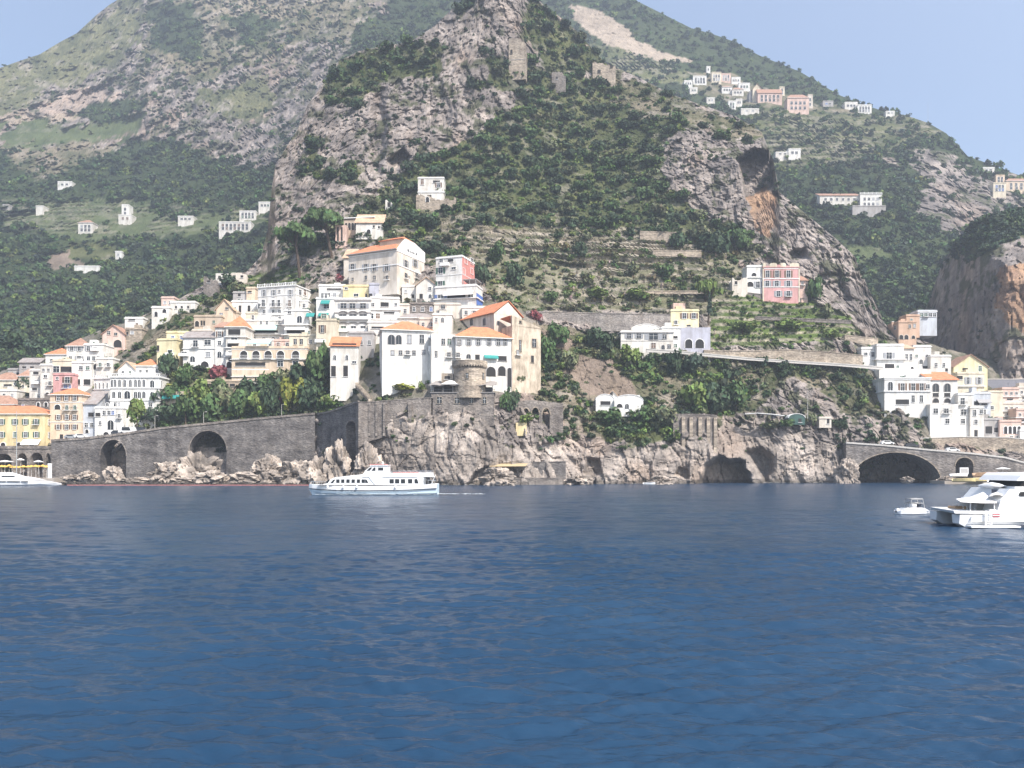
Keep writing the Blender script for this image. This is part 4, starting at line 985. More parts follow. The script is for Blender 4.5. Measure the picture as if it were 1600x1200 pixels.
house('white house with slanting side roof beside the peach house', 128, 150, 632, 684, 'bluegrey', 'shed', [('p', 8, 7, 648, (142,)), ('r', 4, 6, 664, (135, 144)), ('A', 5, 6, 674, (136,))], pyr=612, tile='grey', Y=274, depth=8)
h = house('large white hotel with balustrade and tall arched windows', 172, 249, 588, 662, 'white', 'balustrade', [('a', 4, 11, 599, (175.5, 180, 187, 195, 204, 212, 218, 225)), ('a', 6, 11, 600, (238,)), ('a', 5, 10, 617, (178, 187, 212, 218, 225)), ('a', 9, 12, 617, (199,)), ('a', 6, 11, 618, (238,)), ('r', 4, 6, 632, (180, 186, 222, 236)), ('r', 9, 8, 645, (200,)), ('r', 4, 6, 648, (236,))], Y=277, depth=14,
      ledges=[(607, .3, .25), (626, .3, .25), (590, .35, .4)], sideR=[('a', 3, 11, 600, (252,)), ('a', 3, 11, 617, (252,))], name='hotel', cat='hotel', group=None)
house('round white end wing of the balustraded hotel with small arches', 147, 172, 591, 640, 'white', 'balustrade', [('a', 3, 9, 603, (150, 156, 162, 168)), ('a', 3, 8, 619, (151, 158, 165))], Y=281, depth=9, rot=-14, ledges=[(609, .25, .25)])
house('white gabled house peeping over the balustraded hotel', 184, 212, 578, 600, 'white', 'gabley', [('r', 3, 4, 582, (192, 204))], pyr=567, tile='pale', Y=292, depth=7)
house('white house with orange roof behind the hotel balustrade', 212, 243, 572, 600, 'white', 'hip', [('r', 3, 4, 580, (220, 230))], pyr=561, Y=297, depth=8)
# hillside cluster, far left
house('broad cream house with brown roof at the left picture edge', -20, 27, 594, 615, 'cream', 'hip', [('p', 12, 3, 602, (12,)), ('r', 3, 4, 600, (-8, 24))], pyr=582, tile='brown', depth=9)
house('low cream house under a brown tiled roof below the other brown roof', -30, 22, 632, 652, 'cream', 'hip', [('r', 3, 4, 640, (4, 14))], pyr=618, tile='brown', depth=8)
house('cream house with orange-brown tiled roof and shaded balcony', 29, 48, 588, 612, 'cream', 'hip', [('p', 7, 4, 595, (42,)), ('r', 3, 4, 604, (36,))], pyr=575, tile='brown', depth=8)
house('white stepped house with stacked balconies above the garden tree', 46, 66, 578, 626, 'offwhite', 'flat', [('p', 8, 4, 583, (56,)), ('b', 5, 5, 597, (57,)), ('p', 7, 4, 608, (54,)), ('r', 3, 5, 619, (60,))])
house('tall cream house with dark square windows beside the pink house', 63, 82, 570, 628, 'offwhite', 'flat', [('r', 4, 4, 588, (71,)), ('r', 4, 6, 599, (78,)), ('A', 6, 6, 616, (74,)), ('r', 3, 4, 578, (68, 76))])
house('small grey house with flat roof on the wooded edge', 30, 62, 566, 580, 'grey', 'gable', [('p', 6, 3, 574, (38, 50))], pyr=560, tile='grey', depth=7)
house('low pale shed house under the cliff woods, far left', 12, 34, 577, 590, 'grey', 'flat', [('p', 4, 4, 584, (18, 28))])
house('low stone house in shade behind the yellow building', 28, 78, 624, 645, 'stone', 'flat', [('A', 5, 7, 632, (60, 72)), ('r', 3, 4, 634, (36,))], Y=292)
house('white house with orange hipped roof left of the tall white villa', 71, 105, 554, 572, 'white', 'hip', [('r', 6, 3, 562, (96,)), ('r', 3, 4, 563, (80,))], pyr=544, depth=8)
house('tall white villa with little pointed tile roof', 104, 131, 541, 590, 'white', 'hip', [('s', 4, 7, 544.5, (112, 124), GY), ('r', 4, 6, 560, (110,)), ('s', 5, 7, 560, (124,), GY)], pyr=528, tile='brown', depth=8, ledges=[(554, .15, .1)])
house('white villa wing with terrace above an arch', 131, 162, 538, 588, 'white', 'flat', [('s', 4, 7, 544.5, (138,), GY), ('b', 5, 5, 545, (149,)), ('r', 4, 6, 560, (138, 147, 154)), ('A', 9, 9, 573, (150,)), ('r', 3, 4, 560, (159,))], depth=8)
house('plain white block with two square windows below the tall villa', 112, 143, 566, 607, 'white', 'flat', [('r', 5, 5, 575, (126.5, 137)), ('p', 6, 9, 597, (122,)), ('p', 10, 9, 597, (136,))], depth=7, Y=296)
house('cream house with broad balcony on top of the pink house', 82, 112, 563, 586, 'cream', 'flat', [('p', 16, 9, 577, (103,)), ('r', 8, 9, 577, (88,))], Y=298)
house('bright pink house with brown door and small balcony', 83, 115, 585, 612, 'pink', 'flat', [('d', 6, 9, 594, (105,), BR), ('r', 3, 4, 591, (90,)), ('d', 5, 5, 604, (102,)), ('r', 3, 5, 604, (109,))], Y=293, frame='white')
house('beige stone house with big arch and gabled top on the rock', 160, 195, 522, 546, 'palepink', 'gabley', [('A', 12, 12, 537, (184,)), ('r', 4, 4, 522, (181,)), ('r', 4, 5, 520, (170,)), ('r', 3, 4, 538, (166,))], pyr=511, tile='brown', frame='pale', depth=8)
house('small white cube house standing alone on the rocks', 195, 224, 497, 514, 'white', 'flat', [('r', 3, 4, 507, (214,)), ('p', 10, 2, 500, (206,))])
house('ochre stone house below the white cube on the rocks', 196, 222, 514, 530, 'oldstone', 'flat', [('r', 4, 4, 520, (207,)), ('p', 3, 5, 521, (199,))])
house('white house with arched openings at the edge of the valley', 237, 265, 480, 499, 'offwhite', 'flat', [('A', 5, 8, 491, (244,)), ('A', 6, 6, 486, (257,))])
house('small orange cube house above the white arches', 252, 272, 465, 481, 'palepink', 'flat', [('r', 3, 4, 473, (258, 266))])
house('long low white terrace house with planted edge on the ridge', 266, 305, 472, 486, 'offwhite', 'flat', [('p', 3, 4, 480, (275, 284, 294))])
house('white ruin with window holes on the upper ridge', 337, 356, 427, 443, 'offwhite', 'ruin', [('p', 4, 4, 433, (343, 351))], cornice=False, frame='stone')
house('grey stone farm ruin on the upper ridge', 318, 340, 432, 460, 'stone', 'ruin', [('p', 4, 4, 440, (326,))], cornice=False)
house('broken beige wall house beside the ridge ruin', 360, 386, 426, 440, 'beige', 'ruin', [('p', 4, 4, 432, (366, 378))], cornice=False)
# middle terrace town
house('pale yellow corner house above the dark hillside garden', 245, 276, 531, 578, 'paleyellow', 'flat', [('b', 6, 8, 551, (266,)), ('r', 4, 6, 561, (253,)), ('p', 4, 9, 544, (247,))], rot=-8)
house('pale yellow upper house with sloping parapet', 260, 294, 519, 545, 'paleyellow', 'flat', [('r', 4, 6, 528, (270, 284))], Y=292)
house('white house with round-headed doors and terraces under a grey roof', 286, 338, 527, 574, 'white', 'gable', [('d', 6, 10, 537, (306,)), ('r', 8, 7, 535, (325,)), ('r', 6, 7, 554, (325,), GY), ('a', 7, 9, 561, (301,)), ('A', 12, 9, 569, (320,)), ('b', 7, 6, 553, (288,))], pyr=519, tile='grey', depth=8, ledges=[(545, .18, .3)])
house('tall narrow white house with one shuttered window per floor', 336, 353, 512, 575, 'white', 'shed', [('s', 4, 8, 522, (343,), BR), ('r', 4, 6, 536, (343,)), ('a', 6, 10, 554, (343,))], pyr=504, tile='brown', depth=8)
house('white house of stacked balconies and arches beneath a brown roof', 353, 384, 511, 580, 'offwhite', 'hip', [('p', 18, 9, 519, (366,)), ('b', 8, 7, 532, (366,)), ('p', 16, 5, 540, (364,)), ('b', 8, 6, 552, (362,)), ('p', 10, 5, 562, (362,)), ('A', 8, 10, 570, (358,))], pyr=494, tile='orange', depth=9, ledges=[(527, .2, .5), (544, .2, .5), (558, .2, .5)])
house('sandy stone house with slot windows and ruined corner', 303, 346, 494, 522, 'tan', 'flat', [('p', 3, 8, 505, (315, 319)), ('A', 6, 9, 506, (308,)), ('r', 3, 4, 503, (334,))], frame='pale')
house('sandy gabled house behind the ruined corner house', 338, 364, 483, 515, 'peach', 'gabley', [('r', 4, 3, 482, (355,)), ('r', 4, 4, 491, (346,))], pyr=471, tile='pale', frame='pale', depth=7)
h = house('long white hotel with beaded parapet and two rows of windows', 403, 462, 449, 493, 'white', 'balustrade', [('s', 3, 9, 458, (413, 428, 454), GY), ('r', 3, 3, 455, (437,)), ('d', 4, 10, 474, (412, 427, 436, 453)), ('a', 4, 8, 478, (401.5, 405)), ('r', 4, 5, 487, (413, 427, 437))], rot=-16, depth=11, ledges=[(464, .15, .12)],
      sideR=[('r', 4, 8, 457, (469, 476)), ('r', 4, 9, 475, (469, 477))], name='hotel', cat='hotel')
house('white wing with grey roof terrace left of the beaded hotel', 362, 404, 471, 492, 'white', 'flat', [('p', 4, 11, 483, (375, 389)), ('p', 6, 6, 483, (365,))], Y=304, awn=[(363, 367, 479, 484, 'mint')])
house('grey terrace house with white parapet above the white wing', 364, 396, 457, 473, 'grey', 'flat', [('p', 4, 5, 461, (374,))], Y=308)
house('small orange penthouse beside the beaded parapet', 385, 399, 450, 466, 'peach', 'flat', [('p', 6, 3, 456, (390,))], Y=307)
house('white house with deep mint awning over a terrace', 384, 446, 500, 533, 'offwhite', 'flat', [('r', 3, 8, 497, (395,)), ('p', 40, 4, 518, (413,)), ('r', 3, 5, 504, (408, 417)), ('A', 8, 6, 530, (397, 412, 427)), ('r', 3, 6, 504, (437,))], awn=[(394, 434, 508, 516, 'mint')], Y=292, depth=9, ledges=[(523, .25, 1.0)])
house('cream upper house between the beaded hotel and mint awning', 384, 430, 489, 512, 'cream', 'flat', [('r', 3, 7, 497, (395, 412)), ('r', 3, 4, 502, (408, 418))], Y=299)
house('small white house with shaded loggia under the long hotel', 424, 448, 491, 515, 'white', 'flat', [('r', 3, 7, 499, (437,)), ('p', 12, 3, 492, (432,))], Y=296)
house('white house with arched bay and white canopy terrace', 444, 482, 485, 532, 'white', 'flat', [('a', 7, 11, 499, (468,)), ('p', 27, 6, 518, (462,)), ('r', 4, 6, 487, (452,))], awn=[(446, 477, 511, 515, 'white'), (479, 492, 489, 495, 'teal')], Y=291, depth=9, ledges=[(508, .2, .7), (524, .2, .9)])
house('cream house with small windows over the arcaded hotel', 452, 486, 524, 560, 'cream', 'flat', [('r', 4, 8, 534, (462, 471)), ('r', 3, 5, 520, (483,)), ('r', 3, 5, 534, (483,)), ('r', 3, 5, 550, (477,))], Y=284, frame='pale')
h = house('peach hotel with five arched balconies and white arcade', 362, 480, 543, 577, 'peach', 'flat', [('A', 11, 12, 554, (381, 400, 419, 438.5, 462)), ('p', 45, 6, 569, (391,)), ('r', 7, 8, 568, (438,)), ('r', 7, 11, 570, (462,))], Y=281.5, depth=9, ledges=[(546, .18, .1), (562, .2, .5)], frame='white', name='hotel', cat='hotel',
      awn=[(387, 424, 531, 537, 'mint')])
for x0, x1 in ((376, 387), (394.5, 405.5), (413.5, 424.5), (433, 444), (456, 468)):
    u0, z = h.loc(x0, 560); u1, _ = h.loc(x1, 560)
    bo = link('balcony', balcony_mesh(u1 - u0, 'white', False), h.root, ((u0 + u1) / 2, 0, z))
house('white arcade of three arches below the peach hotel', 364, 420, 577, 601, 'white', 'flat', [('A', 13, 9, 583, (374, 391, 408)), ('p', 44, 4, 591, (392,))], Y=279, depth=5, ledges=[(589, .2, .6)])
house('brown pergola restaurant with dark windows in the hillside garden', 306, 374, 595, 609, 'tan', 'flat', [('p', 8, 5, 602, (313, 323, 333, 343, 353, 363))], Y=279, depth=5, frame='pale')
house('small garden house with teal awning beside the white hotel', 254, 290, 612, 630, 'tan', 'flat', [('p', 8, 5, 622, (264, 278))], Y=277, depth=4, awn=[(255, 288, 617, 622, 'teal')], cornice=False)
house('tall cream house with two teal awnings', 494, 526, 500, 560, 'cream', 'flat', [('s', 4, 11, 514, (504,), BR), ('b', 8, 5, 532, (501,)), ('r', 3, 5, 517, (484,)), ('r', 6, 6, 494, (506,))], Y=285, depth=8, frame='pale')
house('white upper house with teal awnings over its windows', 494, 526, 466, 502, 'white', 'flat', [('r', 7, 6, 479, (510,)), ('p', 15, 6, 496, (507,)), ('r', 3, 7, 462, (504, 509))], awn=[(502, 516, 469, 475, 'teal'), (498, 514, 489, 494, 'teal')], Y=290, depth=8)
house('white top house with pale blue windows beneath the villa wall', 498, 540, 446, 470, 'white', 'flat', [('r', 4, 7, 462, (505, 514, 523)), ('p', 22, 3, 452, (522,))], Y=298, depth=7)
house('bright yellow house tucked behind the white hotel', 536, 576, 447, 470, 'yellow', 'flat', [('r', 6, 4, 461, (556,)), ('r', 4, 3, 451, (541,)), ('p', 3, 5, 462, (572,))], Y=297, depth=7)
house('lavender house with flat terrace beneath the beige villa', 577, 614, 444, 470, 'lav', 'flat', [('r', 5, 5, 450, (597,)), ('p', 5, 7, 462, (579,)), ('r', 7, 3, 461, (605,))], Y=295, depth=7)
h = house('white hotel with three storeys of curved hoods', 523, 579, 467, 527, 'white', 'flat', [('s', 7, 7, 478, (537, 551, 567), GY), ('b', 9, 7, 495, (536, 552, 567)), ('b', 6, 8, 514, (536.5, 552, 567))], Y=286, depth=9, frame='grey', ledges=[(489, .22, .3), (505, .22, .3), (470, .3, .3)], name='hotel', cat='hotel')
for yy in (489, 505.5):
    for cx in (536.5, 552, 567):
        u, z = h.loc(cx, yy); q = MB(); n = 8; w = 7.2 * h.k
        pr = [(u + w * math.cos(math.pi * i / n), z + w * .38 * math.sin(math.pi * i / n)) for i in range(n + 1)]
        pi = [(u + (w - .22) * math.cos(math.pi * i / n), z + w * .32 * math.sin(math.pi * i / n)) for i in range(n + 1)]
        for i in range(n): q.prism([pi[i], pr[i], pr[i + 1], pi[i + 1]], -.55, .02, M_TRIMD)
        q.build('hood', h.root)
house('white corner house with loggia joined to the hooded hotel', 578, 624, 465, 512, 'white', 'flat', [('p', 12, 7, 476, (601,)), ('r', 4, 5, 476, (583,)), ('r', 5, 8, 494, (580, 590)), ('r', 3, 4, 476, (618,)), ('p', 16, 3, 489, (608,))], Y=284.5, depth=9, rot=6, ledges=[(484, .2, .5), (499, .2, .6)])
house('flat white terrace roof house left of the convent roof', 575, 640, 503, 524, 'offwhite', 'flat', [('p', 18, 3, 512, (590,)), ('p', 8, 3, 509, (630,))], Y=278, depth=7)
house('grey tiled low house behind the convent roof', 622, 680, 497, 512, 'beige', 'hip', [('r', 3, 4, 502, (634, 660))], pyr=489, tile='grey', Y=279, depth=8)
house('small white house with arched windows beneath the tall tower house', 650, 682, 446, 474, 'offwhite', 'gabley', [('r', 4, 5, 451, (672,)), ('p', 5, 8, 463, (658,)), ('a', 4, 6, 463, (643, 672))], pyr=437, tile='pale', Y=293, depth=7)
house('white cottage with sloping roof below the beige villa', 628, 652, 447, 470, 'offwhite', 'flat', [('p', 4, 6, 463, (645,)), ('r', 3, 4, 455, (634,))], Y=295, depth=6)
# beige villa on top
h = house('large beige villa with orange roof and painted panel frieze', 545, 620, 399, 450, 'beige', 'flat', [('s', 5, 10, 418, (551, 572, 585, 604.5), GY), ('r', 4, 6, 434, (572, 585, 605)), ('r', 3, 5, 437, (551,)), ('r', 5, 6, 443, (634,))], rot=-25, depth=19, Y=301, frame='pale', cornice=False, over=.8, name='villa', cat='villa',
      sideR=[('s', 4, 10, 412, (634, 649), GY), ('d', 4, 8, 431, (634, 651))], ledges=[(423, .35, .2), (402, .25, .15)])
def villa_top(h):
    W_, D_, z = h.W, 19, h.H; r = h.root; tm = TM('orange'); b = MB(); o = .9
    z1 = z + 4.6
    vs = [(-o, -o, z + .1), (W_ + .1, -o, z + .1), (W_ + .1, D_ + o, z + .1), (-o, D_ + o, z + .1), (5, 7, z1), (W_ - 4.5, 7, z1), (W_ - 4.5, 12, z1), (5, 12, z1)]
    b.add(vs, [(0, 1, 5, 4), (1, 2, 6, 5), (2, 3, 7, 6), (3, 0, 4, 7), (4, 5, 6, 7)], tm)
    b.box(-o, W_ + .1, -o, D_ + o, z - .12, z + .09, M_TRIMD)
    b.build('roof', r)
    q = MB(); q.box(W_ * .5, W_ - 1, 5, 14, z + .6, z + 5.2, WM('peach')); q.build('attic', r)
    q = MB(); vs = [(W_ * .5 - .6, 4.4, z + 5.15), (W_ - .4, 4.4, z + 5.15), (W_ - .4, 14.6, z + 5.15), (W_ * .5 - .6, 14.6, z + 5.15), (W_ * .5 + 2.5, 9.5, z + 7.2), (W_ - 3, 9.5, z + 7.2)]
    q.add(vs, [(0, 1, 5, 4), (1, 2, 5), (2, 3, 4, 5), (3, 0, 4), (0, 3, 2, 1)], tm); q.build('attic_roof', r)
    g = MB(); g.add([(W_ + .16, -.2, z - .6), (W_ + .16, D_ + .2, z - .6), (W_ + .16, D_ + .2, z + 3.2), (W_ + .16, D_ * .62, z + 5.0), (W_ + .16, D_ * .3, z + 5.0),
                     (W_ - .6, -.2, z - .6), (W_ - .6, D_ + .2, z - .6), (W_ - .6, D_ + .2, z + 3.2), (W_ - .6, D_ * .62, z + 5.0), (W_ - .6, D_ * .3, z + 5.0)],
                    [(0, 1, 2, 3, 4), (5, 9, 8, 7, 6), (0, 4, 9, 5), (4, 3, 8, 9), (3, 2, 7, 8), (2, 1, 6, 7), (1, 0, 5, 6)], M_TRIM); pn = g.build('gable_panel', r)
    g = MB()
    for i, (w, hh) in enumerate(((.75, .95), (.3, .6), (.5, .55), (.55, .6), (.55, .6), (.25, .6), (.75, .85))):   # the blurred dark lettering
        y = D_ * .36 + i * .95; g.box(W_ + .165, W_ + .22, y, y + w, z + .75, z + .75 + hh, M_IRON)
    g.build('lettering', pn)
villa_top(h)
house('tan wing house with pale tiled roof left of the beige villa', 537, 552, 404, 436, 'beige', 'shed', [], pyr=390, tile='pale', Y=312, depth=9)
# tall white house with red back
h = house('tall white tower house with pink side wall', 681, 722, 404, 474, 'white', 'flat', [('r', 5, 5, 407, (689,)), ('p', 9, 5, 407, (704,)), ('s', 6, 9, 423, (688,), GR), ('r', 6, 3, 419, (709,)), ('d', 6, 12, 446, (688,), GR), ('b', 7, 4, 413, (696,))], rot=-20, depth=11.5, Y=287, sidecol='red', ledges=[(432, .15, .12)],
      sideR=[('r', 5, 8, 408, (728, 737)), ('r', 5, 8, 424, (725, 737))], name='tower_house')
h = house('wide white house with blue corner and roof terrace', 680, 744, 449, 480, 'white', 'flat', [('p', 28, 5, 463, (713,)), ('r', 7, 6, 463, (735,)), ('r', 8, 5, 463, (689,), BL)], rot=-14, Y=283.5, depth=8, awn=[(694, 740, 456, 460, 'white')], ledges=[(469, .3, .6)], sideR=[('p', 5, 9, 465, (749, 755, 761))])
u0, z = h.loc(681, 473); q = MB(); q.box(h.W + .062, h.W + .14, .2, 8, -1, h.H * .62, M_AWN['blue']); q.build('blue_cladding', h.root)
q = MB(); q.box(h.W - 5, h.W, .1, 7, h.H + 2.1, h.H + 2.3, M_TRIMD)
for a, b_ in ((h.W - 4.8, .3), (h.W - .3, .3), (h.W - .3, 6.5), (h.W - 4.8, 6.5), (h.W - 2.5, .3)): q.box(a - .08, a + .08, b_ - .08, b_ + .08, h.H + .1, h.H + 2.1, M_TRIMD)
q.build('pergola', h.root)
house('pale stone house below the wide blue and white house', 678, 720, 475, 500, 'beige', 'flat', [('r', 5, 8, 479, (692,)), ('r', 3, 5, 488, (684,))], Y=281, depth=7, frame='pale')
house('white chapel with small bell turret window between the convent wings', 676, 706, 491, 520, 'offwhite', 'flat', [('a', 4, 8, 500, (691.5,)), ('r', 2.5, 6, 500, (682,))], Y=271, depth=7)
# convent
conv = house('white convent wing with orange roof on a tall blank wall', 597, 676, 515, 612, 'white', 'hip', [('a', 10, 15, 531, (611.5,)), ('a', 8, 14, 531, (623,)), ('r', 5, 12, 530, (640, 659)), ('r', 4, 6, 551, (614, 626, 637, 646.5)), ('r', 4, 6, 550, (662,)), ('r', 3, 7, 545, (672,))], rot=13, pyr=502, depth=13, Y=257, frame='grey', name='convent_wing', cat='convent',
      sideL=[('r', 3, 8, 531, (592,)), ('r', 3, 9, 556, (589,)), ('r', 3, 9, 578, (589,))], over=.7)
conv2 = house('white convent wing with teal awning and orange roof', 712, 799, 526, 612, 'white', 'hip', [('s', 4, 8, 535, (702, 717, 732, 747, 764, 779, 789)), ('r', 4, 6, 535, (702, 716)), ('r', 4, 7, 555, (702, 716)), ('a', 6, 7, 557, (732,)), ('p', 7, 8, 558, (746,)), ('p', 13, 8, 560, (785,)), ('A', 14, 15, 581, (767,)), ('A', 11, 15, 580, (784,)), ('A', 6, 30, 590, (796,))],
      rot=15, pyr=511, depth=12, Y=259.5, frame='grey', name='convent_wing', cat='convent', over=.7, awn=[(756, 778, 554.5, 560, 'teal')])
house('white middle part of the convent with rounded bay', 674, 713, 522, 612, 'white', 'flat', [('r', 4, 8, 534, (693, 702)), ('r', 4, 7, 554.5, (702,)), ('r', 3, 8, 553, (682,))], rot=14, Y=259, depth=10, frame='grey', cornice=False, name='convent_wing', cat='convent')
def bay():
    Y = 257.6; p = at(677, 549, Y); r = empty('bay_window', p); tag(r, 'round white bay with hood and balcony between convent wings', 'bay'); k = Y / F; b = MB(); R = 8 * k; n = 12
    ring = lambda rr, z: [(rr * math.cos(math.pi + math.pi * i / n), rr * .8 * math.sin(math.pi + math.pi * i / n), z) for i in range(n + 1)] + [(rr, .8, z), (-rr, .8, z)]
    b.loft([ring(R * .3, -2), ring(R * 1.02, 0), ring(R * 1.02, 1.6)], M_TRIM); b.build('balcony', r)
    b = MB(); b.loft([ring(R * .7, 1.605), ring(R * .7, 4.2)], M_DARK); b.build('opening', r)  # solid dark core painted as the shade under the hood
    b = MB(); b.loft([ring(R * 1.05, 4.2)] + [ring(R * 1.05 * math.cos(t), 4.2 + R * .75 * math.sin(t)) for t in (.3, .6, .9, 1.2, 1.5)], M_TRIM); b.build('hood', r)
bay()
h = house('small pale house with brown tiled loggia roof at the convent foot', 516, 560, 541, 607, 'offwhite', 'shed', [('p', 35, 6, 539.5, (538,)), ('a', 4, 8, 559, (523, 542)), ('p', 7, 17, 580, (521, 540)), ('r', 5, 3, 566, (553,))], pyr=527, tile='orange', Y=262, depth=7, rot=5)
# church
ch = house('old church nave with shaded grey flank and orange roof', 772, 815, 490, 575, 'beige', 'flat', [('a', 4, 7, 505, (778,))], rot=40, depth=25, Y=268, frame='grey', name='church', cat='church', cornice=False,
           sideL=[('a', 4, 11, 503, (737, 757)), ('r', 3, 6, 502, (716,))], foot=9)
def church_top(h):
    W_, D_, z = h.W, 25, h.H; b = MB(); wm = WM('beige'); zt = z + 4.6
    b.prism([(0, z + .004), (W_, z + .004), (W_ * .5, zt)], 0, .8, wm); b.build('gable', h.root)
    b = MB(); tm = TM('orange')
    for x0, x1, z0, z1 in ((-.7, W_ * .5, z + .05, zt + .3), (W_ * .5, W_ + .7, zt + .3, z + .05)):
        vs = [(x0, -.4, z0), (x1, -.4, z1), (x1, D_ + .3, z1), (x0, D_ + .3, z0)]; vs += [(x, y, q + .25) for x, y, q in vs]
        b.add(vs, [(0, 3, 2, 1), (4, 5, 6, 7), (0, 1, 5, 4), (1, 2, 6, 5), (2, 3, 7, 6), (3, 0, 4, 7)], tm)
    b.build('roof', h.root)
church_top(ch)
h = house('tall weathered beige church front rising from the cliff', 800, 845, 509, 612, 'oldplaster', 'flat', [('r', 6, 12, 536, (834,)), ('r', 4, 7, 551, (809,)), ('p', 5, 11, 561, (832,)), ('r', 3, 16, 540, (813,)), ('p', 4, 4, 503, (813,))], rot=30, depth=7, Y=263, frame='stone', name='church', cat='church', cornice=False)
q = MB(); q.prism([(0, h.H + .004), (h.W, h.H - .3), (h.W, h.H + .3), (h.W * .6, h.H + 1.6), (0, h.H + 3.4)], 0, .8, WM('oldplaster')); q.build('sloping_gable', h.root)
q = MB(); vs = [(-.3, .81, h.H + 3.2), (h.W + .4, .81, h.H + .1), (h.W + .4, 7.3, h.H + .1), (-.3, 7.3, h.H + 3.2)]; vs += [(x, y, z + .25) for x, y, z in vs]
q.add(vs, [(0, 3, 2, 1), (4, 5, 6, 7), (0, 1, 5, 4), (1, 2, 6, 5), (2, 3, 7, 6), (3, 0, 4, 7)], TM('orange')); q.build('roof', h.root)
# tower, pavilion and walls at the point
def round_tower():
    Y = 250.5; p = at(734, 598, Y); k = Y / F; r = empty('watchtower', p); tag(r, 'round old stone watchtower with arched battlements at the convent foot', 'tower'); R = 25.5 * k; n = 40; wm = WM('oldstone')
    ring = lambda rr, z: [(rr * math.cos(2 * math.pi * i / n), rr * math.sin(2 * math.pi * i / n), z) for i in range(n)]
    b = MB(); b.loft([ring(R * 1.02, -5), ring(R * .98, 2), ring(R * .97, 4.2)], wm); b.build('wall', r)
    b = MB(); b.loft([ring(R * 1.09, 5.0), ring(R * 1.09, 6.5), ring(R * 1.0, 6.55), ring(R * 1.0, 5.9)], wm)
    for i in range(n):
        a = 2 * math.pi * i / n; ca, sa = math.cos(a), math.sin(a); t = .24
        if i % 1 == 0:
            q0, q1 = R * .96, R * 1.085; cx, cy = -sa * t, ca * t
            vs = [(q0 * ca + cx, q0 * sa + cy, 4.1), (q0 * ca - cx, q0 * sa - cy, 4.1), (q0 * ca - cx, q0 * sa - cy, 5.2), (q0 * ca + cx, q0 * sa + cy, 5.2), (q1 * ca + cx, q1 * sa + cy, 4.7), (q1 * ca - cx, q1 * sa - cy, 4.7), (q1 * ca - cx, q1 * sa - cy, 5.2), (q1 * ca + cx, q1 * sa + cy, 5.2)]
            b.add(vs, [(0, 1, 5, 4), (4, 5, 6, 7), (0, 4, 7, 3), (1, 2, 6, 5)], wm)
    b.build('battlement', r)
    for a, w, hh in ((-1.68, .9, 1.6), (-.55, .9, 1.9)):
        o = link('window', window_mesh('r', w, hh, 'stone', None), r, (R * .985 * math.cos(a), R * .985 * math.sin(a), .9), a + math.pi / 2)
    KEEP.append((700, 765, 560, 600, Y + 8))
round_tower()
def pavilion():
    Y = 247; p = at(674, 640, Y); k = Y / F; r = empty('cliff_restaurant', p); tag(r, 'grey stone restaurant with wavy dark roof and white sail', 'restaurant'); W_ = 98 * k; wm = WM('stone'); b = MB()
    b.box(0, W_, 0, 8, -5, 5.2, wm); b.build('wall', r)
    for px, w, hh in ((686.5, 1.5, 2.0), (714, 1.3, 1.8), (736.5, 1.0, 2.0), (757, 1.1, 1.9)): link('window', window_mesh('r', w, hh, 'stone', None), r, ((px - 674) * k, 0, 1.9))
    b = MB(); b.box(-.4, W_ + .3, -.35, 8, 5.2, 5.35, M_TRIMD); b.box(-.4, W_ + .3, -.35, -.25, 6.2, 6.3, M_IRON)
    for i in range(24): b.box(-.35 + i * (W_ + .5) / 23 - .03, -.35 + i * (W_ + .5) / 23 + .03, -.33, -.27, 5.35, 6.2, M_IRON)
    b.build('terrace', r)
    b = MB(); b.box(.6, W_ - .5, 2.2, 7.5, 5.35, 7.1, M_DARK)  # room is a solid block, its inner shade painted
    for i in range(7): x = .5 + i * (W_ - 1) / 6; b.box(x - .09, x + .09, .2, .38, 5.352, 7.5, M_TRIMD)
    b.build('dining_room', r)
    b = MB(); nx = 24; m = plain_mat('canvas_grey', (.30, .27, .25), .9)
    for i in range(nx):
        x0, x1 = -.8 + (W_ + 1.6) * i / nx, -.8 + (W_ + 1.6) * (i + 1) / nx
        f = lambda x: 9.5 + .35 * math.sin(x * 1.1) - .03 * abs(x - W_ / 2) ; g = lambda x: 7.4 + .12 * math.sin(x * 1.6)
        vs = [(x0, -.8, g(x0)), (x1, -.8, g(x1)), (x1, 8, f(x1)), (x0, 8, f(x0))]; vs += [(x, y, z + .12) for x, y, z in vs]
        b.add(vs, [(0, 3, 2, 1), (4, 5, 6, 7), (0, 1, 5, 4), (2, 3, 7, 6)], m)
    b.build('roof', r)
    b = MB(); n = 10
    for i in range(n):
        x0, x1 = 3 + 5.5 * i / n, 3 + 5.5 * (i + 1) / n; f = lambda x: 7.75 + 1.15 * math.sin((x - 3) / 5.5 * math.pi)
        vs = [(x0, -1.0, 7.7), (x1, -1.0, 7.7), (x1, 1.2, f(x1) + .15), (x0, 1.2, f(x0) + .15)]; vs += [(x, y, z + .06) for x, y, z in vs]
        b.add(vs, [(0, 3, 2, 1), (4, 5, 6, 7), (0, 1, 5, 4), (2, 3, 7, 6)], M_AWN['white'])
    b.build('sail', r); KEEP.append((668, 780, 588, 645, Y + 8))
pavilion()
house('small stone lean-to beside the round watchtower', 690, 708, 584, 598, 'oldstone', 'flat', [('p', 8, 5, 590, (699,))], Y=250, depth=4, cornice=False)
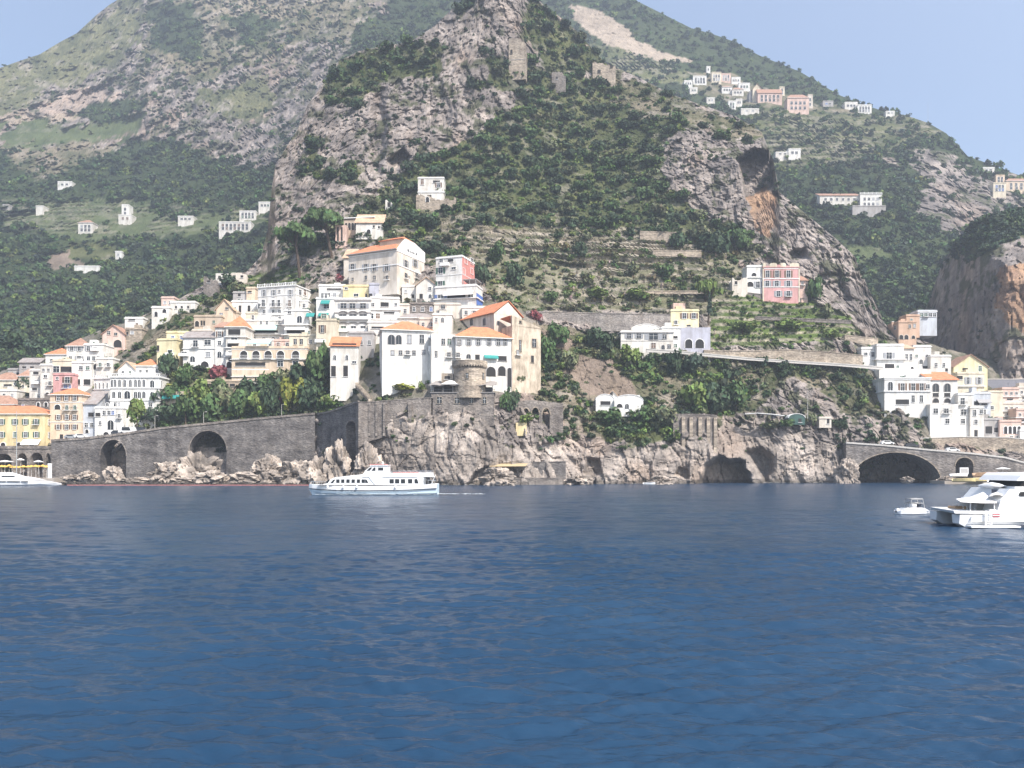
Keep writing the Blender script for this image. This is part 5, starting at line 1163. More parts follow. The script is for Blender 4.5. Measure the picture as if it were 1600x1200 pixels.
# right of the church
house('white villa with vaulted roof and shuttered windows beneath the terrace wall', 970, 1052, 518, 553, 'offwhite', 'flat', [('s', 5, 7, 525, (983, 998), GY), ('s', 11, 9, 526, (1021,), GY), ('r', 5, 6, 526, (1038,)), ('r', 5, 7, 540, (1021,)), ('a', 4, 7, 543, (1036,)), ('r', 4, 5, 541, (1045,))], Y=286.5, depth=8, ledges=[(520, .25, .35), (533, .15, .1)], frame='grey', name='villa', cat='villa')
house('white vaulted rooftop house behind the shuttered villa', 985, 1034, 517, 530, 'offwhite', 'barrel', [], pyr=509, Y=290, depth=7)
house('white terrace house right of the shuttered villa', 1034, 1063, 512, 548, 'white', 'flat', [('p', 8, 3, 519, (1044,)), ('p', 9, 4, 527, (1054,)), ('r', 4, 5, 540, (1056,))], Y=289, depth=7)
house('yellow house with two brown windows above the double arch', 1048, 1092, 485, 516, 'paleyellow', 'flat', [('s', 5, 8, 493.5, (1069, 1084), BR), ('r', 4, 6, 504, (1056,)), ('p', 6, 3, 509, (1076,))], Y=297, depth=7)
house('pink-grey hut behind the yellow house', 1052, 1071, 474, 490, 'palepink', 'flat', [], Y=303, depth=5, cornice=False)
house('grey house with two big arches below the yellow house', 1063, 1110, 512, 548, 'lav', 'flat', [('A', 11, 14, 537, (1076,)), ('A', 13, 14, 537, (1093,))], Y=287.5, depth=8, frame='white', cornice=False)
house('white house with two shady arches and vaulted roof amid the cliff greenery', 960, 1005, 626, 645, 'white', 'barrel', [('A', 9, 6, 634, (968,)), ('a', 6, 8, 635, (979.5,))], pyr=618, Y=265, depth=6, foot=1.2, chim=[(1000, 617, 3, 8)], keep=True)
house('low white vault beside the arched house amid the cliff greenery', 931, 960, 625, 638, 'white', 'barrel', [('p', 15, 6, 630, (946,))], pyr=617, Y=266.5, depth=5, foot=1)
house('small white gabled hut above the vaulted cliff house', 946, 968, 622, 634, 'offwhite', 'gabley', [('p', 5, 7, 616, (955,))], pyr=611, tile='pale', Y=270, depth=5, foot=1)
h = house('pink palazzo with white trim and roof scallops above the vineyard', 1192, 1249, 417, 468, 'pink', 'flat', [('s', 5, 10, 428, (1199, 1214, 1232), BR), ('s', 5, 8, 443, (1199, 1214, 1232), GY), ('r', 5, 8, 459, (1216, 1232), GY)], depth=10, frame='white', ledges=[(436, .3, .15), (449, .3, .15), (420, .25, .12)], name='palazzo', cat='palazzo')
def palazzo_top(h):
    q = MB(); W_ = h.W
    for x0, x1 in ((0, 1.2), (2.6, 5.6), (7.0, 9.2), (10.6, W_)):
        q.prism([(x0, h.H + .02)] + [(x0 + (x1 - x0) * (.5 - .5 * math.cos(math.pi * i / 8)), h.H + .5 + 1.1 * math.sin(math.pi * i / 8) ** .5) for i in range(9)] + [(x1, h.H + .02)], -.05, .4, WM('cream'))
    q.build('scallop_parapet', h.root)
    q = MB(); q.box(-.12, .35, -.12, -.005, -1, h.H, WM('cream')); q.box(W_ - .35, W_ + .12, -.12, -.005, -1, h.H, WM('cream')); q.build('corner_trim', h.root)
palazzo_top(h)
house('white annex with arch joined to the pink palazzo', 1167, 1192, 416, 455, 'white', 'flat', [('A', 7, 5, 429, (1178,)), ('A', 10, 8, 444, (1172,)), ('s', 5, 9, 445, (1184,), GY)], depth=7, ledges=[(434, .2, .4)])
house('narrow tan lean-to against the pink palazzo', 1249, 1262, 439, 467, 'palepink', 'shed', [('r', 3, 5, 443, (1254,))], pyr=432, tile='brown', depth=8)
house('low grey stone ruin beside the white annex', 1144, 1168, 434, 456, 'beige', 'ruin', [('p', 4, 5, 442, (1150,))], depth=5, cornice=False)
# right harbour town
house('orange house with crenellated top against the gorge', 1404, 1432, 503, 538, 'orange', 'flat', [('r', 3, 5, 510, (1421,)), ('A', 6, 7, 527, (1408, 1416)), ('A', 5, 5, 527, (1427,)), ('r', 3, 5, 509, (1429,))], Y=318, depth=9, frame='pale', chim=[(1402, 500, 3, 5)], sideL=[('r', 3, 5, 512, (1399,))])
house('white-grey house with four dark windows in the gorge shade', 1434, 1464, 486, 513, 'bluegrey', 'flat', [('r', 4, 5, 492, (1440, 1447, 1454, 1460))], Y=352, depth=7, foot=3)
house('orange upper wing behind the crenellated house', 1416, 1437, 493, 512, 'orange', 'flat', [('r', 3, 4, 500, (1424,))], Y=324, depth=6)
house('low white villa with square window on the rocks', 1346, 1372, 544, 566, 'white', 'flat', [('r', 5, 7, 554, (1364.5,)), ('r', 4, 4, 553, (1353,))], Y=298, depth=6)
h = house('white villa with flat roof and wide window above the harbour hotel', 1370, 1412, 539, 585, 'white', 'flat', [('s', 7, 10, 556, (1389.5,), GY), ('p', 14, 7, 572, (1390,)), ('r', 3, 4, 573, (1402,))], Y=296, depth=9, name='villa', cat='villa', ledges=[(562, .2, .9)])
house('white side wing with pilasters right of the wide-window villa', 1412, 1428, 545, 585, 'offwhite', 'shed', [('r', 3, 9, 558, (1417, 1423)), ('A', 5, 8, 577, (1425,))], pyr=539, tile='pale', Y=297, depth=7)
house('plain white block with rooftop terrace in the harbour row', 1427, 1455, 541, 585, 'white', 'flat', [('a', 5, 7, 565, (1439,)), ('r', 3, 4, 556, (1432, 1448)), ('p', 8, 4, 574, (1446,))], Y=303, depth=8)
house('white house with pale pink band in the harbour row', 1454, 1486, 556, 588, 'offwhite', 'flat', [('r', 3, 6, 570, (1463, 1475)), ('p', 4, 5, 578, (1479,))], Y=300, depth=7, chim=[(1482, 553, 3, 4)])
house('long white terrace parapet house above the harbour hotel', 1374, 1455, 577, 592, 'white', 'flat', [], Y=293.5, depth=4, cornice=False)
h = house('yellow gabled house with brown tiled roof by the gorge', 1490, 1543, 573, 600, 'paleyellow', 'gabley', [('r', 4, 8, 576, (1531,)), ('p', 8, 4, 577, (1508,)), ('r', 3, 5, 588, (1500,))], pyr=557, tile='brown', Y=309, depth=10, rot=0)
house('cream house with two tall windows under the yellow gable', 1496, 1538, 583, 610, 'cream', 'flat', [('s', 4, 10, 595, (1512, 1530), GY), ('p', 8, 6, 590, (1500,))], Y=303, depth=7, ledges=[(604, .2, .6)])
h = house('large white harbour hotel with rows of tall windows', 1382, 1454, 592, 640, 'white', 'flat', [('a', 7, 15, 604, (1391,)), ('s', 5, 11, 605, (1410, 1427, 1440.5), BR), ('r', 5, 6, 604, (1449,)), ('r', 4, 10, 623, (1427, 1440)), ('p', 20, 8, 628, (1410,))], Y=288, depth=10, ledges=[(591, .3, .3), (612, .35, .4)], foot=4, name='hotel', cat='hotel', frame='white')
h = house('white hotel wing with orange roof and tall arched bays', 1454, 1496, 594, 640, 'white', 'shed', [('a', 9, 13, 606, (1462, 1480)), ('p', 9, 6, 617, (1462, 1480)), ('A', 9, 7, 626, (1462, 1480))], pyr=582, Y=287, depth=9, name='hotel_wing', cat='hotel', frame='grey', ledges=[(632, .25, .7)])
house('white lower storeys with small square windows on the harbour rock', 1453, 1497, 632, 684, 'white', 'flat', [('r', 6, 7, 642, (1462, 1479)), ('r', 5, 7, 658, (1480, 1504))], Y=286, depth=9, cornice=False)
house('tall white harbour house with balcony and railed roof', 1497, 1521, 616, 686, 'white', 'flat', [('d', 5, 10, 627, (1504,)), ('r', 7, 8, 644, (1506,)), ('r', 5, 7, 658, (1504,)), ('s', 3, 9, 644, (1518,), GR)], Y=284.5, depth=8)
house('white harbour house with grey awnings and balconies', 1516, 1537, 636, 688, 'offwhite', 'flat', [('r', 4, 9, 645, (1523,)), ('r', 4, 6, 659, (1525,)), ('p', 5, 10, 677, (1525,)), ('r', 4, 6, 643, (1533,))], Y=283.5, depth=7)
house('grey and white stepped house with pergola behind the balconies', 1517, 1548, 614, 655, 'bluegrey', 'flat', [('p', 8, 6, 630, (1526, 1538)), ('r', 4, 9, 645, (1538,))], Y=292, depth=7, awn=[(1526, 1547, 624, 629, 'grey')])
house('tall plain cream block in the harbour row', 1544, 1567, 612, 660, 'cream', 'flat', [('r', 4, 5, 637, (1550,))], Y=294, depth=8)
house('grey café pavilion with round columns by the bridge road', 1536, 1566, 655, 688, 'grey', 'flat', [('p', 10, 12, 672, (1545,)), ('p', 9, 8, 672, (1558,))], Y=285, depth=6)
house('pale pink arcade building with white columns by the road', 1562, 1596, 658, 690, 'palepink', 'flat', [('A', 5, 12, 672, (1571, 1578, 1585, 1592)), ('r', 4, 5, 684, (1580, 1588))], Y=284, depth=7, frame='white')
house('white boat house at the right picture edge', 1594, 1630, 672, 695, 'white', 'flat', [('p', 4, 8, 684, (1604, 1616))], Y=283, depth=6)
for i, (x0, x1, y0, y1, c, yy, lab) in enumerate([(1566, 1592, 607, 640, 'palepink', 306, 'weathered pink old house with small windows at the far right'), (1590, 1626, 605, 636, 'beige', 310, 'weathered beige old house at the right picture edge'),
        (1566, 1600, 630, 662, 'beige', 299, 'old beige house with layered terraces in front of the weathered pink one'), (1588, 1632, 640, 668, 'palepink', 294, 'old pink house with terraces beside the white boat house')]):
    house(lab, x0, x1, y0, y1, c, 'flat', [('r', 3, 4, y0 + 8, (x0 + 6, x0 + 14, x0 + 22)), ('p', 9, 3, y0 + 17, (x0 + 12,)), ('r', 3, 4, y0 + 25, (x0 + 7, x0 + 20))], Y=yy, depth=7, ledges=[(y0 + 13, .25, .6), (y0 + 21, .25, .8)])
# spur houses above
h = house('lonely white house on the spur above a ruined wall', 653, 694, 278, 320, 'offwhite', 'flat', [('r', 4, 9, 284, (660,), BR), ('p', 10, 4, 284, (682,)), ('s', 4, 7, 289, (685,), BR), ('p', 6, 5, 307, (671,))], depth=8, sideR=[('p', 3, 8, 284, (699, 704))], ledges=[(301, .3, .25)])
house('stone retaining ruin under the lonely white house', 650, 712, 302, 326, 'oldstone', 'ruin', [('A', 5, 8, 312, (668,))], Y=MAIN.Y(680, 326, MAIN.Yd) - 1.5, depth=5, cornice=False)
h = house('ruined pale brown villa with dark arched loggia behind the pines', 537, 584, 344, 366, 'tan', 'flat', [('A', 4, 11, 354, (541, 546, 551, 556, 561)), ('p', 12, 4, 347, (574,))], rot=-8, depth=7, frame='pale', cornice=False, foot=1.5, Y=MAIN.Y(560, 362, MAIN.Yd) - 2.5, ledges=[(342, .35, .5)])
house('white broken gable wall of the ruined villa', 556, 598, 349, 370, 'offwhite', 'shed', [('A', 6, 7, 362, (576,)), ('p', 3, 4, 355, (592,)), ('p', 3, 4, 354, (584,))], pyr=336, tile='pale', Y=MAIN.Y(580, 370, MAIN.Yd) - 3, depth=6, foot=1)
house('pink buttressed end wall of the ruined villa', 524, 541, 352, 384, 'palepink', 'flat', [('p', 2.5, 22, 366, (528, 534))], Y=MAIN.Y(530, 384, MAIN.Yd) - 2, depth=5, cornice=False, foot=1)
house('white frame ruin on the path above the villa', 602, 614, 312, 326, 'offwhite', 'ruin', [('p', 5, 8, 320, (608,))], depth=2, cornice=False)
house('square stone guard tower set into the rock peak', 795, 822, 60, 112, 'oldstone', 'ruin', [('p', 3, 7, 81, (799,))], depth=8, frame='stone', cornice=False, name='tower', cat='tower', ledges=[(94, .2, .1)], rot=-6)
house('ruined stone walls on the shoulder right of the peak', 926, 962, 96, 124, 'oldstone', 'ruin', [('p', 4, 5, 104, (955,)), ('p', 5, 6, 112, (936,))], depth=5, frame='stone', cornice=False, name='ruin', cat='ruin', Y=MAIN.Y(944, 124, MAIN.Yd) - .5)
house('low grey stone hut ruin beneath the peak', 862, 884, 112, 132, 'stone', 'ruin', [('p', 3, 4, 122, (870,))], depth=5, cornice=False, name='ruin', cat='ruin')
# ------------------------------------------------------------------ far houses
FR = [  # sheet, label, px0, px1, top, base, colour, roof, ridge, window columns
    (FARR, 'tiny white house at the left end of the high village', 1069, 1082, 126, 135, 'white', 'flat', None, 3), (FARR, 'white house with three dark doors in the high village', 1083, 1104, 119, 131, 'white', 'flat', None, 4),
    (FARR, 'tall cream hall at the top of the high village', 1112, 1127, 113, 128, 'cream', 'flat', None, 3), (FARR, 'pinkish wing beside the cream hall', 1127, 1142, 115, 127, 'palepink', 'flat', None, 3),
    (FARR, 'small white bell house above the high village', 1104, 1110, 104, 113, 'white', 'flat', None, 1), (FARR, 'pair of white cottages right of the cream hall', 1143, 1157, 121, 130, 'white', 'flat', None, 4),
    (FARR, 'white house with slanting side below the white cottages', 1154, 1172, 130, 141, 'white', 'flat', None, 3), (FARR, 'low white house in the village middle row', 1128, 1144, 136, 145, 'white', 'hip', 134, 3),
    (FARR, 'offwhite house under a pale roof in the village middle row', 1144, 1162, 140, 149, 'offwhite', 'hip', 137, 3), (FARR, 'stepped white house below the village middle row', 1138, 1150, 158, 170, 'white', 'flat', None, 2),
    (FARR, 'white house at the lower edge of the village', 1150, 1160, 155, 165, 'offwhite', 'flat', None, 2), (FARR, 'small white shed low in the village', 1104, 1117, 153, 160, 'offwhite', 'flat', None, 2),
    (FARR, 'little pale house under the white doors house', 1078, 1090, 137, 145, 'offwhite', 'flat', None, 2),
    (FARR, 'grey stone house at the foot of the pink church', 1171, 1184, 143, 158, 'grey', 'flat', None, 2), (FARR, 'village church with cream gable and pink nave', 1184, 1222, 145, 160, 'palepink', 'gable', 140, 5),
    (FARR, 'cream gabled house front joined to the village church', 1176, 1190, 139, 158, 'cream', 'gabley', 134, 1), (FARR, 'pink tower house right of the village church', 1218, 1226, 136, 148, 'cream', 'flat', None, 1),
    (FARR, 'broad pink house with red-brown roof by the village church', 1230, 1264, 153, 174, 'palepink', 'hip', 148, 4), (FARR, 'pale house end right of the broad pink house', 1262, 1270, 148, 168, 'beige', 'flat', None, 1),
    (FARR, 'low white wall house on the village terraces', 1158, 1186, 170, 176, 'offwhite', 'flat', None, 2), (FARR, 'small grey house on the terraces right of the village', 1286, 1302, 158, 166, 'grey', 'flat', None, 2),
    (FARR, 'white roadside house on the far ridge', 1320, 1340, 160, 170, 'offwhite', 'flat', None, 3), (FARR, 'bright white villa on the far ridge', 1340, 1362, 164, 176, 'white', 'flat', None, 4), (FARR, 'flat white roof house on the bare ridge', 1384, 1398, 174, 179, 'white', 'flat', None, 2),
    (FARR, 'white house alone among the green terraces', 1232, 1251, 233, 244, 'white', 'flat', None, 2), (FARR, 'long low white terrace left of the lonely white house', 1212, 1234, 238, 243, 'offwhite', 'flat', None, 2),
    (FARR, 'square white villa with balustraded roof over the gorge', 1344, 1378, 303, 324, 'white', 'balustrade', None, 4), (FARR, 'long grey-white wing left of the square white villa', 1281, 1344, 306, 317, 'offwhite', 'shed', 303, 6),
    (FARR, 'rough stone base under the square white villa', 1332, 1384, 322, 334, 'grey', 'flat', None, 0),
    (FARR, 'cream house with two floors at the far right edge', 1552, 1572, 286, 300, 'cream', 'flat', None, 3), (FARR, 'peach house at the far right picture edge', 1572, 1612, 283, 297, 'peach', 'hip', 279, 4), (FARR, 'small orange house top at the far right edge', 1556, 1570, 274, 286, 'peach', 'flat', None, 2), (FARR, 'pale low house on the far right slope', 1536, 1554, 262, 269, 'offwhite', 'flat', None, 2),
    (FARL, 'small white farmhouse with brown roof in the green valley', 122, 145, 348, 363, 'offwhite', 'hip', 344, 3), (FARL, 'white chapel tower in the green valley', 190, 201, 320, 338, 'white', 'flat', None, 1), (FARL, 'small white base house under the valley chapel', 185, 206, 336, 347, 'offwhite', 'flat', None, 2),
    (FARL, 'lower white greenhouse strip in the valley', 116, 156, 416, 422, 'white', 'flat', None, 0), (FARL, 'tiny white hut above the white strip', 180, 190, 393, 403, 'white', 'flat', None, 1), (FARL, 'white shed on the high meadow edge', 90, 112, 284, 292, 'white', 'flat', None, 2),
    (FARL, 'pale roof strip in the far left field', 56, 68, 322, 326, 'offwhite', 'flat', None, 0), (FARL, 'tiny grey house in the far left field', 4, 14, 320, 327, 'grey', 'flat', None, 1), (FARL, 'low wall house in the valley beside the spur', 278, 302, 338, 346, 'offwhite', 'flat', None, 3),
    (FARL, 'white terrace house highest beside the rocky spur', 404, 424, 316, 326, 'offwhite', 'flat', None, 3), (FARL, 'second white terrace house beside the rocky spur', 374, 400, 330, 342, 'offwhite', 'flat', None, 4), (FARL, 'third long white terrace house with doors beside the spur', 342, 392, 347, 360, 'offwhite', 'flat', None, 7)]
for sh, lab, x0, x1, y0, y1, c, rf, rg, nw in FR:
    hgt = y1 - y0; rows = [('r', min(3, (x1 - x0) / (nw + 1) * .55), min(4.2, hgt * .33), y0 + hgt * q, tuple(x0 + (x1 - x0) * (i + 1) / (nw + 1) for i in range(nw))) for q in ((.38, .75) if hgt > 11 else (.5,))] if nw else ()
    Yh = min(sh.Y(x0 + (x1 - x0) * t, y1, sh.Yd) for t in (0, .5, 1)) - 1.5
    house(lab, x0, x1, y0, y1, c, rf, rows, depth=8, pyr=rg, sheet=sh, tile='brown', Y=Yh, foot=7, cornice=True, name='village_house' if sh is FARR else 'house')

for (x0, x1, y0, y1, c, rf, Yf, lab) in [(640, 680, 474, 496, 'stone', 'flat', 287, 'dim stone terrace house under the white arched-window house'), (655, 682, 498, 520, 'beige', 'flat', 275, 'small beige house between convent roof and chapel'),
    (545, 584, 520, 556, 'grey', 'flat', 273, 'narrow grey house in the alley left of the convent'), (480, 500, 524, 548, 'cream', 'flat', 287, 'slim cream house behind the tall cream house'), (428, 456, 532, 548, 'palepink', 'flat', 286, 'low pinkish terrace house above the peach hotel'),
    (392, 428, 531, 546, 'offwhite', 'flat', 287, 'low white terrace house above the arched balconies'), (346, 372, 488, 508, 'tan', 'flat', 300, 'sandy house wedged above the orange roof'), (440, 482, 470, 488, 'offwhite', 'flat', 302, 'low white house on the terrace below the long hotel'),
    (300, 330, 516, 530, 'beige', 'flat', 296, 'low beige house behind the grey roofed house'), (240, 262, 572, 590, 'offwhite', 'flat', 282, 'small white house behind the hotel end'), (92, 112, 590, 612, 'offwhite', 'flat', 291, 'narrow white house right behind the orange roofed peach house'),
    (150, 176, 560, 584, 'offwhite', 'flat', 296, 'white house stub on the slope behind the round hotel wing'), (0, 26, 610, 630, 'offwhite', 'flat', 300, 'pale low house between the two brown roofs'), (600, 640, 476, 500, 'beige', 'flat', 289, 'beige house in the shade right of the corner loggia house'),
    (722, 760, 480, 500, 'offwhite', 'flat', 283, 'low white house behind the church roof'), (500, 540, 545, 575, 'cream', 'flat', 276, 'cream house above the loggia roof')]:
    w = x1 - x0; house(lab, x0, x1, y0, y1, c, rf, [('r', 3.5, 6, y0 + (y1 - y0) * .42, tuple(x0 + w * (i + .5) / max(2, int(w / 11)) for i in range(max(2, int(w / 11)))))], Y=None, depth=7)
# ------------------------------------------------------------------ walls, viaduct, bridge, roads
DS = WM('darkstone'); ST = WM('stone'); OS = WM('oldstone')
M_ASPH = plain_mat('asphalt', (.10, .098, .095), .9); M_CONC = plain_mat('pale_concrete', (.55, .52, .48), .85); M_PAVE = plain_mat('beach_gravel', (.40, .35, .30), .95)
arched_wall('viaduct', 'dark stone coast road viaduct with two tall arches', 'viaduct', (80, 255), (492, 264), [(80, 690), (130, 687), (190, 680), (250, 671), (320, 664), (400, 656), (492, 648)], 756, [(157, 197, 687, 712), (296, 354, 673, 704)], DS, 9, ST, parapet=(.7, ST))
arched_wall('viaduct_bend', 'shaded dark wall with a tall narrow arch where the coast road bends', 'viaduct', (490.5, 266.5), (560, 244.8), [(490.5, 649), (510, 646), (530, 640), (548, 633), (560, 629)], 768, [(541, 556, 658, 668)], DS, 3.5, ST, parapet=(.6, ST))
wall_strip('bastion_wall', 'grey stone bastion wall with buttresses at the road bend', 'wall', [(560, 629, 700, 244.3), (575, 629, 690, 246), (640, 624, 672, 247), (676, 622, 665, 247)], ST, 2.0)
for i, (px, w) in enumerate(((577, 3.0), (588, 3), (600, 3.5), (640, 5), (566, 4))):
    Y = 245.8; p = at(px, 676, Y); b = MB(); b.box(-w * .1, w * .1, 0, 1.6, -1, 9.2, ST); o = b.build('buttress', None, p)
    tag(o, ['slim stone buttress below the bend, second from its left', 'slim stone buttress below the bend, third from its left', 'broader stone buttress in the middle of the bastion wall', 'widest stone buttress near the restaurant', 'stone buttress right at the corner of the bend'][i], 'buttress')
# road deck behind the viaduct parapet
def road(name, pts, width, mat, kind='structure', label=''):
    V = []; 
    for (px, py, Y) in pts: V.append(at(px, py, Y))
    b = MB()
    for p, q in zip(V[:-1], V[1:]):
        d = Vector((q.x - p.x, q.y - p.y, 0)).normalized(); n = Vector((-d.y, d.x, 0)) * width
        b.add([p, q, q + n, p + n, p - Vector((0, 0, .6)), q - Vector((0, 0, .6)), q + n - Vector((0, 0, .6)), p + n - Vector((0, 0, .6))], [(0, 1, 2, 3), (4, 7, 6, 5), (0, 4, 5, 1), (2, 6, 7, 3)], mat)
    return tag(b.build(name), label or name, kind=kind)
road('coast_road', [(82, 690.5, 255.6), (130, 687.5, 256.6), (190, 680.5, 257.9), (250, 671.5, 259.2), (320, 664.5, 260.8), (400, 656.5, 262.5), (492, 648.5, 264.5)], 8.2, M_ASPH, label='coast road along the viaduct')
# promenade and beach left
arched_wall('beach_arcade', 'grey stone promenade arcade behind the beach', 'arcade', (-60, 262), (80, 259), [(-60, 701), (80, 701)], 741, [(-40, -16, 708, 716), (-8, 18, 709, 717), (28, 42, 708, 716), (48, 67, 707, 717), (72, 79, 708, 716)], ST, 7, ST, parapet=(.9, ST))
b = MB(); b.box(-62, 0, 0, 14, -4, 2.0, M_PAVE); o = b.build('beach_ground', None, at(82, 727, 250) - Vector((0, 0, H - 0))); o.location = (at(84, 727, 249).x, 249, 0); tag(o, 'beach platform below the arcade', kind='structure')
# right bridge
arched_wall('road_bridge', 'stone road bridge with one wide arch and a small round arch', 'bridge', (1322, 271), (1640, 262), [(1322, 693), (1380, 697), (1450, 704), (1520, 710), (1570, 716), (1600, 724), (1640, 738)], 757, [(1330, 1470, 707, 752), (1493, 1521, 715, 728)], WM('grey') if False else stone_mat('bridge_stone', (.17, .155, .145), (.25, .23, .215), (.31, .285, .265), .6), 13.5, OS, parapet=(.55, M_CONC))
road('bridge_road', [(1318, 692, 271.6), (1380, 696, 270.3), (1450, 703.4, 268.4), (1520, 709.5, 266.4), (1570, 715.5, 265), (1600, 723, 264.2), (1640, 737, 263.2)], 7.5, M_ASPH, label='road across the bridge')
wall_strip('upper_road_wall', 'pale wall carrying the upper road behind the bridge', 'wall', [(1340, 689, 700, 281), (1420, 686, 705, 279.8), (1500, 683, 712, 280.5), (1575, 684, 722, 280), (1640, 692, 730, 279)], OS, 5, capmat=M_CONC)
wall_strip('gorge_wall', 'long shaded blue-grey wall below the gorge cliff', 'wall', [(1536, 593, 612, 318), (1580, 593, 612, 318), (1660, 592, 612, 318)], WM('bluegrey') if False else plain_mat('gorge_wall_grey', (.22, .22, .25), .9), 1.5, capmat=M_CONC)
b = MB(); b.box(0, 60, 0, 9, -4, 1.0, M_PAVE); o = b.build('beach_ground', None, (at(1476, 700, 256).x, 256, 0)); tag(o, 'small harbour beach below the bridge', kind='structure')
# walls on the slopes
wall_strip('terrace_wall', 'long grey retaining wall below the dry terraces', 'wall', [(834, 487, 512, 291), (900, 489, 516, 292.5), (980, 491, 518, 293), (1048, 492, 518, 294)], WM('oldstone') if False else stone_mat('grey_rubble', (.22, .2, .185), (.31, .285, .265), (.38, .35, .32), .8), 1.2, keep=True)
wall_strip('road_wall', 'pale wall along the hillside road left of the harbour villas', 'wall', [(1100, 548, 558, 286.5), (1168, 549, 562, 287.5), (1230, 547, 566, 288.5), (1290, 550, 568, 289.5), (1348, 556, 573, 291)], OS, 1.2, capmat=OS, keep=True)
wall_strip('road_parapet', 'thin white road parapet across the green slope', 'wall', [(1010, 546, 550, 283), (1060, 549, 552.5, 283.5), (1110, 554, 557.5, 284), (1170, 560, 563, 285), (1230, 564, 567, 286), (1310, 569, 572, 287.2), (1380, 574, 578, 288.5)], M_CONC, .5, capmat=M_CONC)
b_pts = [(1052, 648, 700, 262), (1085, 648, 700, 263), (1120, 650, 698, 264.5)]
wall_strip('cliff_wall', 'buttressed grey wall on the cliff above the sea caves', 'wall', b_pts, ST, 1.6)
for i, px in enumerate((1068, 1080, 1094, 1107, 1118)):
    b = MB(); b.box(-.55, .55, 0, 1.8, -2, 9.6, OS); o = b.build('buttress', None, at(px, 698, 261.3 + i * .6)); tag(o, ['leftmost buttress of the wall above the sea caves', 'second buttress from the left above the sea caves', 'middle buttress of the wall above the sea caves', 'second buttress from the right above the sea caves', 'rightmost buttress of the wall above the sea caves'][i], 'buttress')
arched_wall('arched_garden_wall', 'ruined garden wall with two tall dark arches on the cliff', 'wall', (806, 255.5), (880, 258), [(806, 627), (830, 625), (850, 627), (880, 630)], 690, [(818, 826, 638, 643), (831, 842, 637, 646), (847.5, 859, 638, 648)], ST, 1.8, OS)
b = MB(); b.box(-8, 8, 3, 3.4, -8, 8, M_DARK)
# low walls with vine posts on the cliff, yellow cabin, platforms
house('small yellow wooden cabin hanging on the cliff', 806, 823, 661, 676, 'yellow', 'flat', [], Y=252.5, depth=3, name='cabin', cat='cabin', foot=1.0, cornice=False)
house('green metal kiosk on the ledge above the sea caves', 1232, 1258, 653, 662, 'kioskgreen', 'barrel', [('p', 5, 6, 657, (1250,))], pyr=647, Y=272, depth=4, name='kiosk', cat='kiosk', foot=.3)
house('little white hut with dark door on the cliff ledge', 1280, 1299, 653, 667, 'beige', 'flat', [('p', 4, 8, 658, (1294,))], Y=275, depth=4, foot=.3)
wall_strip('ledge_canopy', 'long white canvas canopy on the ledge above the sea caves', 'canopy', [(1164, 646.2, 647.2, 269), (1184, 644.8, 645.8, 268.6), (1205, 646.4, 647.4, 268.6), (1226, 649, 650, 269)], M_AWN['white'], 2.5, cap=False)
wall_strip('sea_platform', 'low concrete bathing platform at the foot of the cliff', 'platform', [(792, 748, 762, 246), (880, 748, 762, 247.5)], ST, 6)
wall_strip('platform_wall', 'brown stone wall behind the bathing platform', 'wall', [(800, 724, 752, 250), (884, 722, 750, 251)], DS, 1.5)
b = MB(); b.sheet([(-5, 0, 0), (6, 0, .1), (7, 4, 1.0), (-4, 4, .9)], M_AWN['tan']); b.box(-4.8, -4.7, .1, .2, -3, 0, M_IRON); b.box(5.6, 5.7, .1, .2, -3, .1, M_IRON); o = b.build('sunshade', None, at(790, 729, 244)); tag(o, 'tan canvas sunshade over the bathing platform', 'sunshade')
for i, (pts, lab) in enumerate([([(520, 447, 458, 300), (545, 445, 458, 300)], 'short stone garden wall left of the beige villa'), ([(640, 386, 394, 318), (670, 388, 396, 318), (705, 391, 400, 318)], 'long grey wall climbing right of the beige villa'),
        ([(1000, 362, 380, 336), (1066, 364, 378, 337)], 'broken pink-grey wall on top of the terraces'), ([(1020, 392, 400, 329), (1096, 392, 402, 330)], 'pale stone wall near the top of the terraces'), ([(975, 456, 460, 307), (1100, 455, 459, 309)], 'thin pale wall along the green terrace'),
        ([(400, 424, 429, 330), (468, 410, 416, 332)], 'pale garden wall above the long white hotel'), ([(330, 455, 461, 321), (402, 440, 446, 322)], 'lower pale garden wall on the ridge'), ([(1140, 455, 466, 318), (1260, 468, 474, 320)], 'grey wall carrying the pink palazzo terrace'), ([(1320, 524, 533, 303), (1372, 530, 540, 304)], 'yellowish garden wall under the right cliff'), ([(1180, 495, 499, 305), (1330, 502, 506, 307)], 'long low wall across the vineyard')]):
    wall_strip('garden_wall', lab, 'wall', pts, [ST, stone_mat('grey_rubble', 0, 0, 0), OS, OS, OS, OS, OS, ST, OS, ST][i], .8)
# steps at the convent foot, steps on the spur
def steps(label, p0, p1, Y0, Y1, w, mat):
    a, c = at(*p0, Y0), at(*p1, Y1); n = 14; b = MB(); r = a
    for i in range(n):
        q = a + (c - a) * (i / n); z = (c.z - a.z) / n
        b.box(q.x - r.x - w / 2, q.x - r.x + w / 2, q.y - r.y, q.y - r.y + 1.2, q.z - r.z - 1.5, q.z - r.z + z, mat)
    tag(b.build('stairway', None, r), label, 'stairs')
steps('pale stone stairway rising diagonally at the convent foot', (578, 622), (556, 598), 252, 260, 1.0, OS)
steps('stairway slanting up the spur beside the tower house', (724, 396), (694, 374), 318, 326, 1.2, ST)
